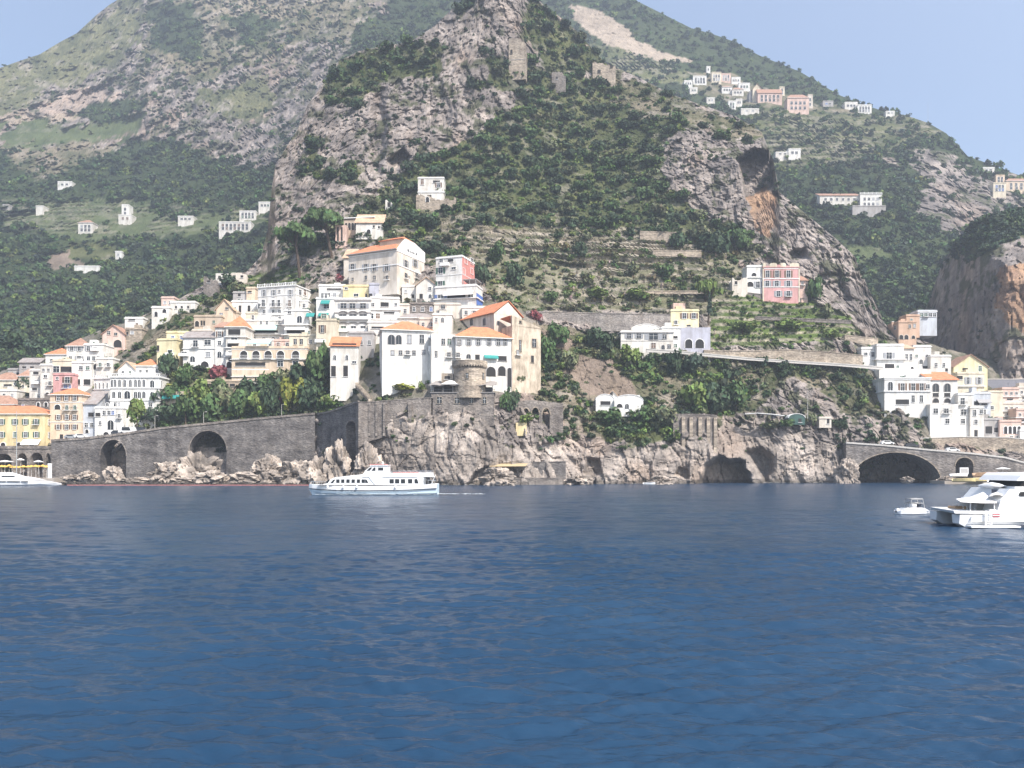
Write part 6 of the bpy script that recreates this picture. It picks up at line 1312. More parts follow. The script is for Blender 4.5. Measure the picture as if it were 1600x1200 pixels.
# ------------------------------------------------------------------ boulders along the shore
def blob(seed, n=3):
    import bmesh
    bm = bmesh.new(); bmesh.ops.create_icosphere(bm, subdivisions=5, radius=1)
    V = np.array([v.co for v in bm.verts], np.float32); Fc = np.array([[v.index for v in f.verts] for f in bm.faces], np.int32); bm.free()
    o = seed * 13.7; x, y, z = (V[:, i] + o for i in range(3))
    t = .5; xr, zr = x * math.cos(t) + z * math.sin(t), -x * math.sin(t) + z * math.cos(t)
    f1, f2, cid = worley(xr * .7, y, zr * 1.7, .6, seed)
    g1, g2, gid = worley(x * 1.3, y * 1.3, z, .27, seed + 40)
    d = .9 + .8 * (ridged(x, y, z, 1.3, 5, seed) - .6) + .5 * (cid - .5) + .2 * (gid - .5) - 1.6 * np.clip(.1 - (f2 - f1), 0, 1) + .35 * (fbm(x, y, z, .22, 4, seed, .6) - .5)
    d = d * (1 - .22 * np.clip(V[:, 2], -.3, 1))
    V = V * d[:, None]
    n1 = fbm(x, y, z, .5, 5, seed + 3, .6); da, li = np.array((.24, .21, .185)), np.array((.50, .43, .37))
    C = (da + (li - da) * sstep(.3, .68, n1)[:, None]) * (.7 + .5 * cid[:, None])
    return np_mesh('boulder', V, Fc, [M_TERR], False, C, 'Cover')
BL_M = [blob(i) for i in range(5)]
BO = [(118, 745, 26, 9, 252, 'low flat shore rock at the left end of the viaduct'), (140, 742, 22, 14, 251, 'pale shore rock left of the small viaduct arch'), (178, 742, 26, 34, 251, 'tall pale rock standing in the small viaduct arch'), (215, 750, 40, 10, 249, 'long low rock right of the small viaduct arch'),
      (258, 735, 40, 32, 251, 'broad heaped rock between the viaduct arches'), (308, 730, 50, 62, 253, 'huge pale rock filling the big viaduct arch'), (335, 745, 40, 22, 248, 'low rock in front of the big viaduct arch'), (385, 745, 40, 20, 249, 'low rock right of the big viaduct arch'),
      (420, 732, 44, 46, 252, 'large pale rock heap below the plain viaduct wall'), (462, 738, 50, 44, 250, 'wide pale rock heap left of the shaded bend'), (500, 735, 44, 56, 248, 'tall rock at the start of the shaded bend'), (530, 722, 34, 74, 248.5, 'thin pale rock fin in front of the shaded wall'), (285, 750, 30, 12, 247, 'small dark-footed rock at the big arch'),
      (574, 725, 40, 70, 243.5, 'tall jagged rock right of the shaded wall'), (775, 742, 40, 28, 242, 'rounded rock with a cave beside the bathing platform'), (1478, 748, 22, 12, 262, 'shore rock at the right foot of the wide arch'), (1416, 748, 14, 8, 266, 'little rock in the water under the wide arch'), (1322, 735, 26, 46, 268, 'shore rock at the left foot of the bridge'), (590, 748, 40, 22, 240, 'low rock behind the white ferry'), (1030, 750, 30, 16, 254, 'low shore rock left of the sea caves'), (905, 748, 36, 18, 249, 'low shore rock right of the bathing platform')]
for i, (px, py, w, hh, Y, lab) in enumerate(BO):
    o = link('boulder', BL_M[i % 5], None, at(px, py + hh * .15, Y), i * 1.3); k = Y / F; o.scale = (w * k * .68, w * k * .55, hh * k * .62); tag(o, lab, 'rock')
b = MB(); o = None
def breakwater():
    g = np.random.default_rng(9); items = []
    V0 = np.array([v.co for v in BL_M[0].vertices], np.float32)[:]
    Vs, Fs, k = [], [], 0; f0 = np.empty(len(BL_M[0].polygons) * 3, np.int32); BL_M[0].polygons.foreach_get('vertices', f0); f0 = f0.reshape(-1, 3)
    for i in range(60):
        px = 90 + 430 * i / 60 + g.uniform(-4, 4); p = at(px, 757, 243 + g.uniform(-1, 1)); s = g.uniform(.7, 1.4); a = g.uniform(0, 6)
        R = np.array([[math.cos(a), -math.sin(a), 0], [math.sin(a), math.cos(a), 0], [0, 0, 1]]); V = (V0 * (s * 1.5, s, s * .75)) @ R.T + np.array((p.x, p.y, .1)); Vs.append(V); Fs.append(f0 + k); k += len(V0)
    C = np.full((k, 3), (.10, .088, .08)); C *= g.uniform(.7, 1.3, (60, 1, 1)).repeat(len(V0), 1).reshape(-1, 1)
    tag(link('rubble_breakwater', np_mesh('rubble_breakwater', np.concatenate(Vs), np.concatenate(Fs), [M_TERR], True, C)), 'low dark rubble breakwater in front of the viaduct', 'breakwater', kind='stuff')
breakwater()
# floating boom
b = MB(); m = plain_mat('boom_pink', (.55, .22, .2), .6)
for i in range(90): p = at(105 + i * 4.5, 0, 238); b.bar((p.x, 238, .1), (p.x + .75, 238, .1), .13, m, 6)
tag(b.build('floating_boom'), 'thin pink floating boom line along the breakwater', 'boom')

# foam where the sea meets the rocks
def shore_foam():
    g = np.random.default_rng(8); q = MB(); m = MATS.get('shore') or nmat('shore_foam')[0]; m.node_tree.nodes['Principled BSDF'].inputs['Base Color'].default_value = (.72, .77, .78, 1)
    x, y, z = MAIN.xyz(MAIN.Yd)
    for i in range(700):
        j = int(g.integers(0, len(MAIN.px))); col = z[:, j]; k = int(np.argmax(col > .12)); px = MAIN.px[j]
        if not (500 < px < 1330): continue
        if fbm(np.array([x[k, j]]), np.array([0.]), np.array([0.]), 12, 3, 4)[0] < .47: continue
        w, d = g.uniform(.15, .7), g.uniform(.08, .3); cx, cy = x[k, j], y[k, j] - g.uniform(.1, .9)
        q.sheet([(cx + w * math.cos(a) * g.uniform(.6, 1.2), cy + d * math.sin(a) * g.uniform(.6, 1.2), .15 + g.uniform(0, .06)) for a in np.linspace(0, 6.28, 8)[:-1]], m)
    tag(q.build('shore_foam'), 'thin foam along the foot of the cliff', kind='stuff')
shore_foam()
# ------------------------------------------------------------------ boats
M_HULL = plain_mat('boat_white', (.82, .82, .82), .3, var=.05); M_HULLB = plain_mat('boat_pale_blue', (.55, .66, .74), .35); M_STRIPE = plain_mat('stripe_dark', (.05, .06, .09), .5); M_REDT = plain_mat('red_trim', (.55, .10, .08), .5); M_TEAK = plain_mat('teak', (.42, .27, .16), .7); M_GREYD = plain_mat('deck_grey', (.45, .44, .43), .7)
M_CHROME = plain_mat('steel_rail', (.7, .7, .7), .25, .8)
def hull(b, L, beam, stations, m, m2=None, zs=None):
    """stations: (x, half beam factor, z keel, z chine, z sheer)"""
    rings = []
    for x, f, zk, zc, zsh in stations:
        hb = beam / 2 * f
        rings.append([(x, -hb, zsh), (x, -hb * .93, zc), (x, -hb * .55, zk), (x, 0, zk - .1), (x, hb * .55, zk), (x, hb * .93, zc), (x, hb, zsh)])
    return b.loft(rings, m)
def ferry():
    Y = 164.0; k = Y / F; r = empty('ferry', (at(485, 727, Y).x, Y, 0)); tag(r, 'white passenger ferry with long window row and red trim', 'ferry')
    X = lambda px: (px - 485) * k
    Z = lambda py: (773.5 - py) * k
    b = MB(); hull(b, 26, 5.6, [(X(483), .04, 1.2, 1.5, Z(757)), (X(489), .25, -.2, .8, Z(757.5)), (X(505), .62, -.5, .5, Z(758.5)), (X(530), .9, -.6, .35, Z(759.5)), (X(580), 1, -.6, .3, Z(760)), (X(640), 1, -.6, .3, Z(759)), (X(682), .95, -.5, .4, Z(757)), (X(684.5), .93, -.3, .5, Z(756.5))], M_HULLB)
    b.build('hull', r)
    b = MB(); st = [(483.5, .05, 757), (489, .26, 757.5), (505, .635, 758.5), (530, .915, 759.5), (580, 1.015, 760), (640, 1.015, 759), (684, .95, 756.6)]
    for (a, fa, ya), (c, fc, yc) in zip(st[:-1], st[1:]):
        for s in (-1, 1):
            A0, C0 = s * 2.8 * fa, s * 2.8 * fc
            for dz, th, m in ((-.75, .8, M_HULL), (-.98, .16, M_STRIPE)):
                vs = [(X(a), A0, Z(ya) + dz), (X(c), C0, Z(yc) + dz), (X(c), C0, Z(yc) + dz + th), (X(a), A0, Z(ya) + dz + th)]; vs += [(x, y - s * (.08 if th > .5 else -.06), z) for x, y, z in vs]
                b.add(vs, [(0, 1, 2, 3), (7, 6, 5, 4), (3, 2, 6, 7), (0, 4, 5, 1)], m)
    b.build('bulwark', r)
    b = MB(); b.box(X(500), X(682), -2.5, 2.5, Z(758.2), Z(757.6), M_GREYD); b.build('deck', r)
    # lower cabin
    b = MB(); y0 = 2.35; prof = [(X(509), Z(757.5)), (X(663), Z(757.5)), (X(663), Z(744.5)), (X(600), Z(743)), (X(573), Z(741)), (X(528), Z(746)), (X(522), Z(748.5))]
    b.prism(prof, -y0, y0, M_HULL); cab = b.build('cabin', r)
    for px in (529.5, 537, 545, 553, 561, 568.5): b = MB(); b.box(X(px), X(px + 5), -y0 - .05, -y0 + .05, Z(754.6), Z(749.2), M_GLASS); b.build('window', cab)
    for px in (611.5, 620, 629, 640, 650): b = MB(); b.box(X(px), X(px + 6.5), -y0 - .05, -y0 + .05, Z(755.4), Z(748.8), M_GLASS); b.build('window', cab)
    for a in (512, 520): b = MB(); b.prism([(X(a), Z(755)), (X(a + 4.5), Z(755)), (X(a + 8), Z(749.6)), (X(a + 5), Z(749.6))], -y0 - .05, -y0 + .05, M_GLASS); b.build('window', cab)
    b = MB(); b.prism([(X(574), Z(754.6)), (X(579), Z(754.6)), (X(576), Z(749.4)), (X(574), Z(749.4))], -y0 - .05, -y0 + .04, M_GLASS); b.build('window', cab)
    b = MB(); b.prism([(X(589), Z(757.4)), (X(605), Z(757.4)), (X(598), Z(743.2)), (X(578), Z(743.2))], -y0 - .16, y0 + .16, M_HULL); b.build('side_fin', r)
    # upper deck
    b = MB(); b.box(X(570), X(677), -2.5, 2.5, Z(745.2), Z(744.2), M_HULL); b.box(X(612), X(676), -2.5, -2.42, Z(744.2), Z(739), M_HULL); b.box(X(612), X(676), 2.42, 2.5, Z(744.2), Z(739), M_HULL); b.box(X(675.5), X(676), -2.42, 2.42, Z(744.2), Z(739), M_HULL); b.build('upper_deck', r)
    b = MB()
    for i in range(9): x = X(614 + i * 7.6); b.bar((x, -2.46, Z(739)), (x, -2.46, Z(736.6)), .03, M_CHROME, 4)
    b.bar((X(612), -2.46, Z(736.6)), (X(676), -2.46, Z(736.6)), .035, M_CHROME, 4); b.bar((X(612), 2.46, Z(736.6)), (X(676), 2.46, Z(736.6)), .035, M_CHROME, 4); b.build('upper_rail', r)
    b = MB()
    for i in range(11): b.box(X(616 + i * 3.4), X(618.2 + i * 3.4), -1.8, 1.8, Z(744.1), Z(738.2), M_REDT)
    b.build('bench', r)
    # wheelhouse
    b = MB(); b.prism([(X(569), Z(743)), (X(608), Z(743)), (X(608), Z(728)), (X(582), Z(728)), (X(573), Z(736))], -1.7, 1.7, M_HULL); wh = b.build('wheelhouse', r)
    for poly in ([(575, 736), (580, 736), (584, 731), (580, 731)], [(582.5, 736), (589, 736), (589, 731), (586.5, 731)], [(593, 735.5), (601, 735.5), (601, 731), (593, 731)]):
        b = MB(); b.prism([(X(a), Z(c)) for a, c in poly], -1.76, -1.6, M_GLASS); b.build('window', wh)
    b = MB(); b.box(X(580), X(609), -1.9, 1.9, Z(728), Z(726.8), M_HULL); b.box(X(580), X(604), -1.92, 1.92, Z(726.75), Z(725.9), M_REDT); b.build('wheelhouse_roof', wh)
    b = MB(); b.bar((X(589), 0, Z(726)), (X(590), 0, Z(717)), .06, M_CHROME, 5); b.bar((X(590), 0, Z(719.5)), (X(595), 0, Z(719.5)), .05, M_CHROME, 5); b.bar((X(598), 0, Z(726)), (X(598), 0, Z(722)), .25, M_HULL, 10, .12); b.build('mast', r)
    # stern posts, flag mast, fenders, bow rail
    b = MB(); b.prism([(X(657), Z(757.4)), (X(663), Z(757.4)), (X(664), Z(746)), (X(653), Z(746))], -2.42, -2.3, M_HULL); b.box(X(663), X(677), -2.3, 2.3, Z(746), Z(745.4), M_HULL); b.build('stern_post', r)
    b = MB()
    for x in (666, 671, 676, 681): b.bar((X(x), -2.4, Z(757)), (X(x), -2.4, Z(750)), .035, M_CHROME, 4)
    b.bar((X(664), -2.4, Z(750)), (X(683), -2.4, Z(751)), .04, M_CHROME, 4); b.bar((X(676), -2.4, Z(757)), (X(682), -2.0, Z(742)), .05, M_HULL, 5); b.build('stern_rail', r)
    b = MB()
    for i in range(8): x = 488 + i * 3.6; hb = 2.7 * min(1, .1 + (x - 483) / 38); b.bar((X(x), -hb, Z(757.5)), (X(x), -hb, Z(752.5)), .03, M_CHROME, 4)
    b.bar((X(484), -.15, Z(753)), (X(514), -2.25, Z(752.5)), .035, M_CHROME, 4); b.build('bow_rail', r)
    for px in (517, 541, 562, 621): b = MB(); b.loft([[(X(px) + rr * math.cos(t), -2.95 + rr * math.sin(t), z) for t in (2 * math.pi * i / 8 for i in range(8))] for rr, z in ((.1, Z(763)), (.24, Z(762)), (.24, Z(759.5)), (.1, Z(758.5)))], M_HULL); b.build('fender', r)
ferry()
def wake():
    m, nt, b = nmat('wake_foam'); b.inputs['Base Color'].default_value = (.75, .8, .82, 1); b.inputs['Roughness'].default_value = .8
    g = np.random.default_rng(2); q = MB()
    for i in range(150):
        t = g.uniform(0, 1) ** 1.4; x = at(685, 0, 164).x + t * 9.5; y = 164 + g.normal(0, .35 + t * .8); w, d = g.uniform(.15, .6) * (1 - t * .6), g.uniform(.06, .2)
        pts = [(x + w * math.cos(a) * g.uniform(.7, 1.2), y + d * math.sin(a) * g.uniform(.7, 1.2), .16 + g.uniform(0, .05)) for a in np.linspace(0, 6.28, 8)[:-1]]; q.sheet(pts, m)
    for i in range(200):
        x = at(g.uniform(492, 682), 0, 161).x; y = 161.4 - abs(g.normal(0, .5)); w, d = g.uniform(.1, .35), g.uniform(.05, .12)
        q.sheet([(x + w * math.cos(a) * g.uniform(.7, 1.2), y + d * math.sin(a), .14 + g.uniform(0, .05)) for a in np.linspace(0, 6.28, 7)[:-1]], m)
    tag(q.build('wake_foam'), 'thin white foam of the ferry wake', kind='stuff')
wake()
def yacht():
    Y = 78.5; k = Y / F; r = empty('motor_yacht', (at(1450, 727, Y).x, Y, 0)); tag(r, 'large white motor catamaran cut by the right picture edge', 'yacht')
    X = lambda px, y=0: ((px - 800) * (Y + y) - 650 * Y) / F
    Z = lambda py: (823 - py) * k
    def sect(b, y0, y1, x0):
        rings = []
        for px, zt, zb, f in ((x0, 803, 817, .9), (x0 + 16, 803, 826, 1), (1640, 803, 828, 1), (1690, 800, 828, .9), (1725, 797, 822, .4), (1745, 795, 808, .06)):
            c = (y0 + y1) / 2; h_ = (y1 - y0) / 2 * f; rings.append([(X(px), c - h_, Z(zt)), (X(px), c - h_ * .8, Z(zb)), (X(px), c + h_ * .8, Z(zb)), (X(px), c + h_, Z(zt))])
        return b.loft(rings, M_HULL)
    b = MB(); sect(b, -1.3, .3, 1489); b.build('hull', r); b = MB(); sect(b, 4.2, 5.8, 1500); b.build('hull', r)
    b = MB(); b.box(X(1500), X(1680), -1.34, -1.3, Z(822), Z(818.5), M_STRIPE); b.build('waterline_stripe', r)
    b = MB(); b.add([(X(1490, -1.3), -1.3, Z(796.8)), (X(1700), -1.3, Z(799)), (X(1700), 5.8, Z(799)), (X(1453, 5.8), 5.8, Z(796.8)), (X(1492, -1.3), -1.3, Z(801)), (X(1700), -1.3, Z(804)), (X(1700), 5.8, Z(804)), (X(1456, 5.8), 5.8, Z(801))], [(3, 2, 1, 0), (4, 5, 6, 7), (0, 1, 5, 4), (2, 3, 7, 6), (3, 0, 4, 7)], M_HULL); b.build('bridge_deck', r)
    b = MB(); b.box(X(1497), X(1572), -2.3, -1.33, Z(821.6), Z(819.2), M_HULL); b.box(X(1497), X(1572), -2.32, -2.301, Z(822.4), Z(821.6), M_STRIPE); b.build('swim_platform', r)
    # raised stern quarter
    b = MB(); b.prism([(X(1503), Z(813)), (X(1560), Z(813.5)), (X(1690), Z(813.5)), (X(1690), Z(799)), (X(1545), Z(799)), (X(1505), Z(806))], -1.52, -1.31, M_HULL); b.build('stern_quarter', r)
    b = MB(); b.box(X(1552), X(1690), -1.25, 5.6, Z(799), Z(780), M_HULL); b.prism([(X(1552), Z(799)), (X(1552), Z(780)), (X(1546), Z(799))], -1.25, 5.6, M_HULL)
    b.prism([(X(1553), Z(780)), (X(1690), Z(780)), (X(1690), Z(763.5)), (X(1567), Z(763.5)), (X(1561), Z(771))], -1.1, 5.4, M_HULL); cab = b.build('cabin', r)
    b = MB(); n = 8
    b.prism([(X(1581), Z(771)), (X(1583), Z(768)), (X(1597), Z(767.5)), (X(1600), Z(769)), (X(1600), Z(773.5)), (X(1584), Z(775)), (X(1581), Z(774))], -1.16, -1.0, M_GLASS); b.build('window', cab)
    b = MB(); b.box(X(1609), X(1660), -1.16, -1.0, Z(774), Z(768), M_GLASS); b.build('window', cab)
    b = MB(); b.box(X(1577), X(1690), -.9, 5.2, Z(763.3), Z(760), M_HULL); b.prism([(X(1586), Z(760)), (X(1620), Z(760)), (X(1620), Z(751)), (X(1594), Z(751))], -.7, 5.0, M_GLASS); b.build('flybridge', r)
    b = MB(); b.prism([(X(1578), Z(751)), (X(1680), Z(751)), (X(1680), Z(738)), (X(1592), Z(739)), (X(1586), Z(743))], -1.0, 5.3, M_HULL); b.build('hardtop', r)
    # cockpit
    b = MB(); b.box(X(1508, 5), X(1546, 5), 4.6, 5.0, Z(799), Z(784), M_GREYD); b.box(X(1538), X(1550), 1.2, 4.5, Z(799), Z(786), M_GREYD); b.box(X(1512), X(1530), 2.2, 3.6, Z(799), Z(793), M_TEAK); b.build('cockpit', r)
    b = MB(); b.box(X(1536), X(1547), -1.1, -.5, Z(799), Z(795), M_HULL); b.box(X(1536.5), X(1547), -1.57, -1.53, Z(806.5), Z(801), plain_mat('crimson', (.38, .05, .07), .6)); b.box(X(1536.5), X(1547), -1.6, -1.571, Z(804.5), Z(803), M_HULL); b.build('life_raft', r)
    b = MB()
    for x in (1524, 1532.5): b.box(X(x - .8), X(x + .8), -1.75, -1.62, Z(819), Z(796), M_HULL)
    for i in range(6): b.box(X(1524), X(1532.5), -1.72, -1.65, Z(817 - i * 3.8), Z(816.2 - i * 3.8), M_HULL)
    b.build('ladder', r)
    b = MB()
    for px in (1506, 1543): b.bar((X(px), -1.1, Z(799)), (X(px), -1.1, Z(783)), .05, M_HULL, 6)
    b.bar((X(1508, 4.5), 4.5, Z(799)), (X(1508, 4.5), 4.5, Z(783)), .05, M_HULL, 6); b.build('awning_pole', r)
    # awning
    b = MB(); pk = (X(1536, 1.5), 1.5, Z(769.5)); ring = [(X(1500, -1), -1.2, Z(783.5)), (X(1508, -1), -1.5, Z(784)), (X(1530, -1), -1.6, Z(785)), (X(1554, -1), -1.4, Z(785)), (X(1560, 1), 1.5, Z(778)), (X(1552, 5), 5.2, Z(781)), (X(1515, 5), 5.3, Z(781)), (X(1493, 4), 4.0, Z(782))]
    mid = [tuple(p[i] * .52 + pk[i] * .48 - (.16 if i == 2 else 0) for i in range(3)) for p in ring]; n = len(ring)
    b.add(ring + mid + [pk], [(i, (i + 1) % n, n + (i + 1) % n, n + i) for i in range(n)] + [(n + i, n + (i + 1) % n, 2 * n) for i in range(n)] + [tuple(range(n))[::-1]], M_AWN['white']); b.build('awning', r)
    b = MB(); rr = [[(X(1546 + 26 * t, -1.0 + 6 * u), -1.0 + 6 * u, Z(777 - 9 * math.sin(math.pi * (.12 + .8 * t)) * (1 - .5 * (2 * u - 1) ** 2))) for u in (0, .15, .5, .85, 1)] for t in np.linspace(0, 1, 8)]
    for i in range(7):
        for j in range(4): b.sheet([rr[i][j], rr[i + 1][j], rr[i + 1][j + 1], rr[i][j + 1]], M_AWN['white'])
    b.build('bimini', r)
    b = MB(); b.bar((X(1568), 1, Z(771)), (X(1568), 1, Z(765)), .5, M_STRIPE, 12); b.loft([[(X(1560 + 18 * t) , 2 + 1.6 * math.cos(a), Z(762) + .35 * math.sin(a) * math.sin(math.pi * t) + .15) for a in (2 * math.pi * i / 8 for i in range(8))] for t in (.02, .2, .5, .8, .98)], M_HULL); b.build('tender', r)
    b = MB()
    for px in (1494, 1500, 1506, 1512): b.bar((X(px), -1.2, Z(797)), (X(px), -1.2, Z(790)), .025, M_CHROME, 4)
    b.build('stanchion', r)
yacht()
def small_boat():
    Y = 98; k = Y / F; r = empty('motorboat', (at(1400, 727, Y).x, Y, 0)); tag(r, 'small white motorboat with folded canopy frame left of the catamaran', 'motorboat')
    X = lambda px: (px - 1400) * k
    Z = lambda py: (804 - py) * k
    b = MB(); hull(b, 4.3, 1.9, [(X(1400), .6, .1, .15, Z(798.5)), (X(1403), .8, -.1, .1, Z(797)), (X(1420), 1, -.15, .1, Z(796)), (X(1440), .9, -.1, .15, Z(796.5)), (X(1450), .5, .05, .25, Z(799)), (X(1456), .06, .2, .3, Z(801.5))], M_HULL); b.build('hull', r)
    b = MB(); b.prism([(X(1408), Z(796.3)), (X(1448), Z(798)), (X(1440), Z(793.5)), (X(1412), Z(793.5))], -.78, .78, M_HULL); b.box(X(1414), X(1438), -.6, .6, Z(793.4), Z(792.6), M_GREYD); b.build('coaming', r)
    b = MB()
    for y in (-.7, .7):
        for a, c in (((1418, 793), (1420, 780)), ((1420, 780), (1437, 779)), ((1437, 779), (1440, 793)), ((1420, 786), (1438, 786))): b.bar((X(a[0]), y, Z(a[1])), (X(c[0]), y, Z(c[1])), .045, M_GREYD, 5)
    b.build('canopy_frame', r)
    b = MB(); b.box(X(1419.5), X(1437.5), -.72, .72, Z(780.5), Z(778.8), M_AWN['grey']); b.build('canopy', r)
    b = MB(); b.box(X(1423), X(1430), -.4, .4, Z(793), Z(787.5), M_HULL); b.box(X(1432), X(1436), -.5, .5, Z(793), Z(786), M_STRIPE); b.build('console', r)
    b = MB(); b.box(X(1400), X(1404), -.2, .2, Z(801), Z(794.5), M_HULL); b.build('outboard', r)
small_boat()
def left_yacht():
    Y = 240; k = Y / F; r = empty('motor_yacht', (at(0, 727, Y).x, Y, 0)); tag(r, 'long low white motor yacht moored off the left beach', 'yacht')
    X = lambda px: px * k
    Z = lambda py: (758.2 - py) * k
    b = MB(); hull(b, 30, 5.5, [(X(-70), .9, -.3, .3, Z(750)), (X(-20), 1, -.5, .2, Z(749.5)), (X(40), .98, -.5, .3, Z(749.5)), (X(70), .75, -.3, .5, Z(751.5)), (X(88), .35, 0, .7, Z(754)), (X(96), .04, .3, .6, Z(755.5))], M_HULL); hu = b.build('hull', r)
    for a, c in ((-30, 18), (20, 40), (42, 52)): b = MB(); b.box(X(a), X(c), -2.83, -2.6, Z(752.6), Z(751.4), M_GLASS); b.build('porthole_strip', hu)
    b = MB(); b.prism([(X(-60), Z(749.6)), (X(66), Z(750.4)), (X(48), Z(746)), (X(30), Z(743.5)), (X(-60), Z(743.5))], -2.2, 2.2, M_HULL); b.prism([(X(-50), Z(743.5)), (X(32), Z(743.5)), (X(14), Z(738)), (X(-40), Z(737.5))], -1.9, 1.9, M_HULL); cab = b.build('cabin', r)
    b = MB(); b.prism([(X(10), Z(745)), (X(32), Z(745)), (X(28), Z(743)), (X(10), Z(743))], -2.26, -2.1, M_GLASS); b.build('window', cab); b = MB(); b.prism([(X(-48), Z(745.2)), (X(6), Z(745.2)), (X(6), Z(743)), (X(-48), Z(743))], -2.26, -2.1, M_GLASS); b.build('window', cab)
    b = MB(); b.bar((X(-20), 0, Z(738)), (X(-26), 0, Z(730)), .12, M_HULL, 6); b.build('radar_mast', r)
left_yacht()
def sailboat():
    Y = 246; r = empty('sailing_boat', (at(24, 727, Y).x, Y, 0)); tag(r, 'sailing boat with tall pale mast behind the left motor yacht', 'sailing boat'); k = Y / F
    b = MB(); hull(b, 9, 2.8, [(-4.2, .75, 0, .3, 1.2), (-1, 1, -.3, .2, 1.1), (2, .85, -.2, .3, 1.15), (4.5, .05, .2, .6, 1.4)], M_HULL); b.build('hull', r)
    b = MB(); b.prism([(-2, 1.1), (1.8, 1.1), (1.2, 1.6), (-1.6, 1.65)], -.8, .8, M_HULL); b.build('cabin', r)
    b = MB(); b.bar((.4, 0, 1.0), (.4, 0, 22.5), .16, M_CHROME, 8, .1); b.bar((.4, 0, 2.4), (-3.6, 0, 2.3), .09, M_CHROME, 6); b.bar((-.6, 0, 13), (1.4, 0, 13), .05, M_CHROME, 5); b.build('mast', r)
sailboat()
def dinghy(label, px, py, Y, L, col, rot=0, name='rowing_boat'):
    r = empty(name, (at(px, 727, Y).x, Y, at(px, py, Y).z), rot); tag(r, label, 'boat'); b = MB()
    rings = []
    for t, f in ((0, .7), (.15, .9), (.5, 1), (.8, .7), (.95, .25), (1, .04)):
        x = (t - .5) * L; hb = L * .19 * f; sh = L * .15 + L * .05 * t
        rings.append([(x, -hb, sh), (x, -hb * .8, L * .04), (x, 0, 0), (x, hb * .8, L * .04), (x, hb, sh), (x, hb * .86, sh - .02), (x, hb * .5, L * .06), (x, -hb * .5, L * .06), (x, -hb * .86, sh - .02)])
    b.loft(rings, col); b.build('hull', r); b = MB(); b.box(-L * .1, -L * .02, -L * .15, L * .15, L * .1, L * .115, M_TEAK); b.box(L * .18, L * .25, -L * .12, L * .12, L * .12, L * .135, M_TEAK); b.build('thwart', r)
    return r
M_YEL = plain_mat('boat_yellow', (.75, .6, .28), .5); M_ORG = plain_mat('umbrella_orange', (.74, .45, .10), .8)
dinghy('tiny white dinghy floating below the cliff', 1016, 757.5, 252, 4.4, M_HULL)
dinghy('white rowing boat pulled up before the small bridge arch', 1499, 745, 256.5, 6, M_HULL, .2); dinghy('cream rowing boat lying on the harbour beach edge', 1506, 753, 253, 6.5, M_YEL, -.3); dinghy('long cream boat on the harbour beach right of the small arch', 1532, 753, 254, 7.5, M_YEL, .1); dinghy('white boat with rounded cover beside the beach umbrella', 1557, 754, 252, 5, M_HULL, -.15)
dinghy('brown wooden boat upturned by the harbour wall', 1540, 745, 259, 8, M_TEAK, .1)
def umbrella(label, px, py, Y, w, m, group=None, hh=None):
    p = at(px, py, Y); k = Y / F; R = w * k / 2; hz = hh or max(2, p.z - 2.0); r = empty('umbrella', (p.x, Y, p.z - hz)); tag(r, label, 'umbrella', group)
    b = MB(); n = 10; b.loft([[(R * f * math.cos(2 * math.pi * i / n), R * f * math.sin(2 * math.pi * i / n), hz + dz) for i in range(n)] for f, dz in ((.03, 0), (.5, -.22), (1, -.55), (.98, -.62), (.48, -.3))], m); b.build('canopy', r)
    b = MB(); b.bar((0, 0, -.5), (0, 0, hz - .1), .04, M_TRIM, 5); b.build('pole', r)
g = np.random.default_rng(4)
for i in range(13):
    umbrella('orange beach umbrella in the row below the arcade', 2 + i * 5.9 + g.uniform(-1, 1), 726 + g.uniform(-1, 2), 250.5 + g.uniform(0, 3), 9.5, M_ORG, 'orange beach umbrellas')
umbrella('wide white umbrella at the left end of the beach', 8, 719, 256, 26, M_AWN['white'], hh=4); umbrella('white umbrella beside the sailing boat mast', 32, 716, 256, 12, M_AWN['white'], hh=4.4); umbrella('white umbrella in front of the beach arcade', 60, 719, 256, 15, M_AWN['white'], hh=4)
umbrella('white umbrella on the harbour beach under the bridge', 1567, 730, 259, 22, M_AWN['white'], hh=3.6)
b = MB(); b.box(0, 1.0, 0, .6, 0, 4.6, M_HULL); o = b.build('white_cabin', None, (at(74.5, 727, 251.5).x, 251.5, 2.0)); tag(o, 'narrow white changing cabin at the viaduct end', 'cabin')
b = MB(); b.box(0, 2.8, 0, .4, 0, 2.2, M_HULL); b.box(.2, 2.6, -.01, .02, .2, 1.9, M_GREYD); o = b.build('notice_board', None, at(1500, 741, 263)); tag(o, 'white board standing in the small bridge arch', 'board')
# cars
def car(label, px, py, Y, col, rotz=0, L=4.2, hgt=1.45, name='parked_car'):
    p = at(px, py, Y); r = empty(name, p, rotz); tag(r, label, 'van' if hgt > 1.8 else 'car'); b = MB(); w = .85
    prof = [(-L / 2, .3), (L / 2, .3), (L / 2, .75), (L * .3, .9), (L * .15, hgt), (-L * .32, hgt), (-L * .46, .95), (-L / 2, .85)] if hgt < 1.8 else [(-L / 2, .35), (L / 2, .35), (L / 2, 1.1), (L * .4, hgt), (-L / 2, hgt)]
    b.prism(prof, -w, w, col); b.build('body', r)
    b = MB(); b.prism([(-L * .3, .95), (L * .22, .95), (L * .13, hgt - .1), (-L * .28, hgt - .1)], -w - .01, w + .01, M_GLASS); b.build('window', r)
    for x in (-L * .3, L * .3):
        for y in (-w, w): b = MB(); b.bar((x, y - .1, .32), (x, y + .1, .32), .32, M_IRON, 12); b.build('wheel', r)
CW, CD, CS = plain_mat('car_white', (.8, .8, .8), .25), plain_mat('car_dark', (.04, .045, .06), .25), plain_mat('car_silver', (.45, .46, .48), .3, .4)
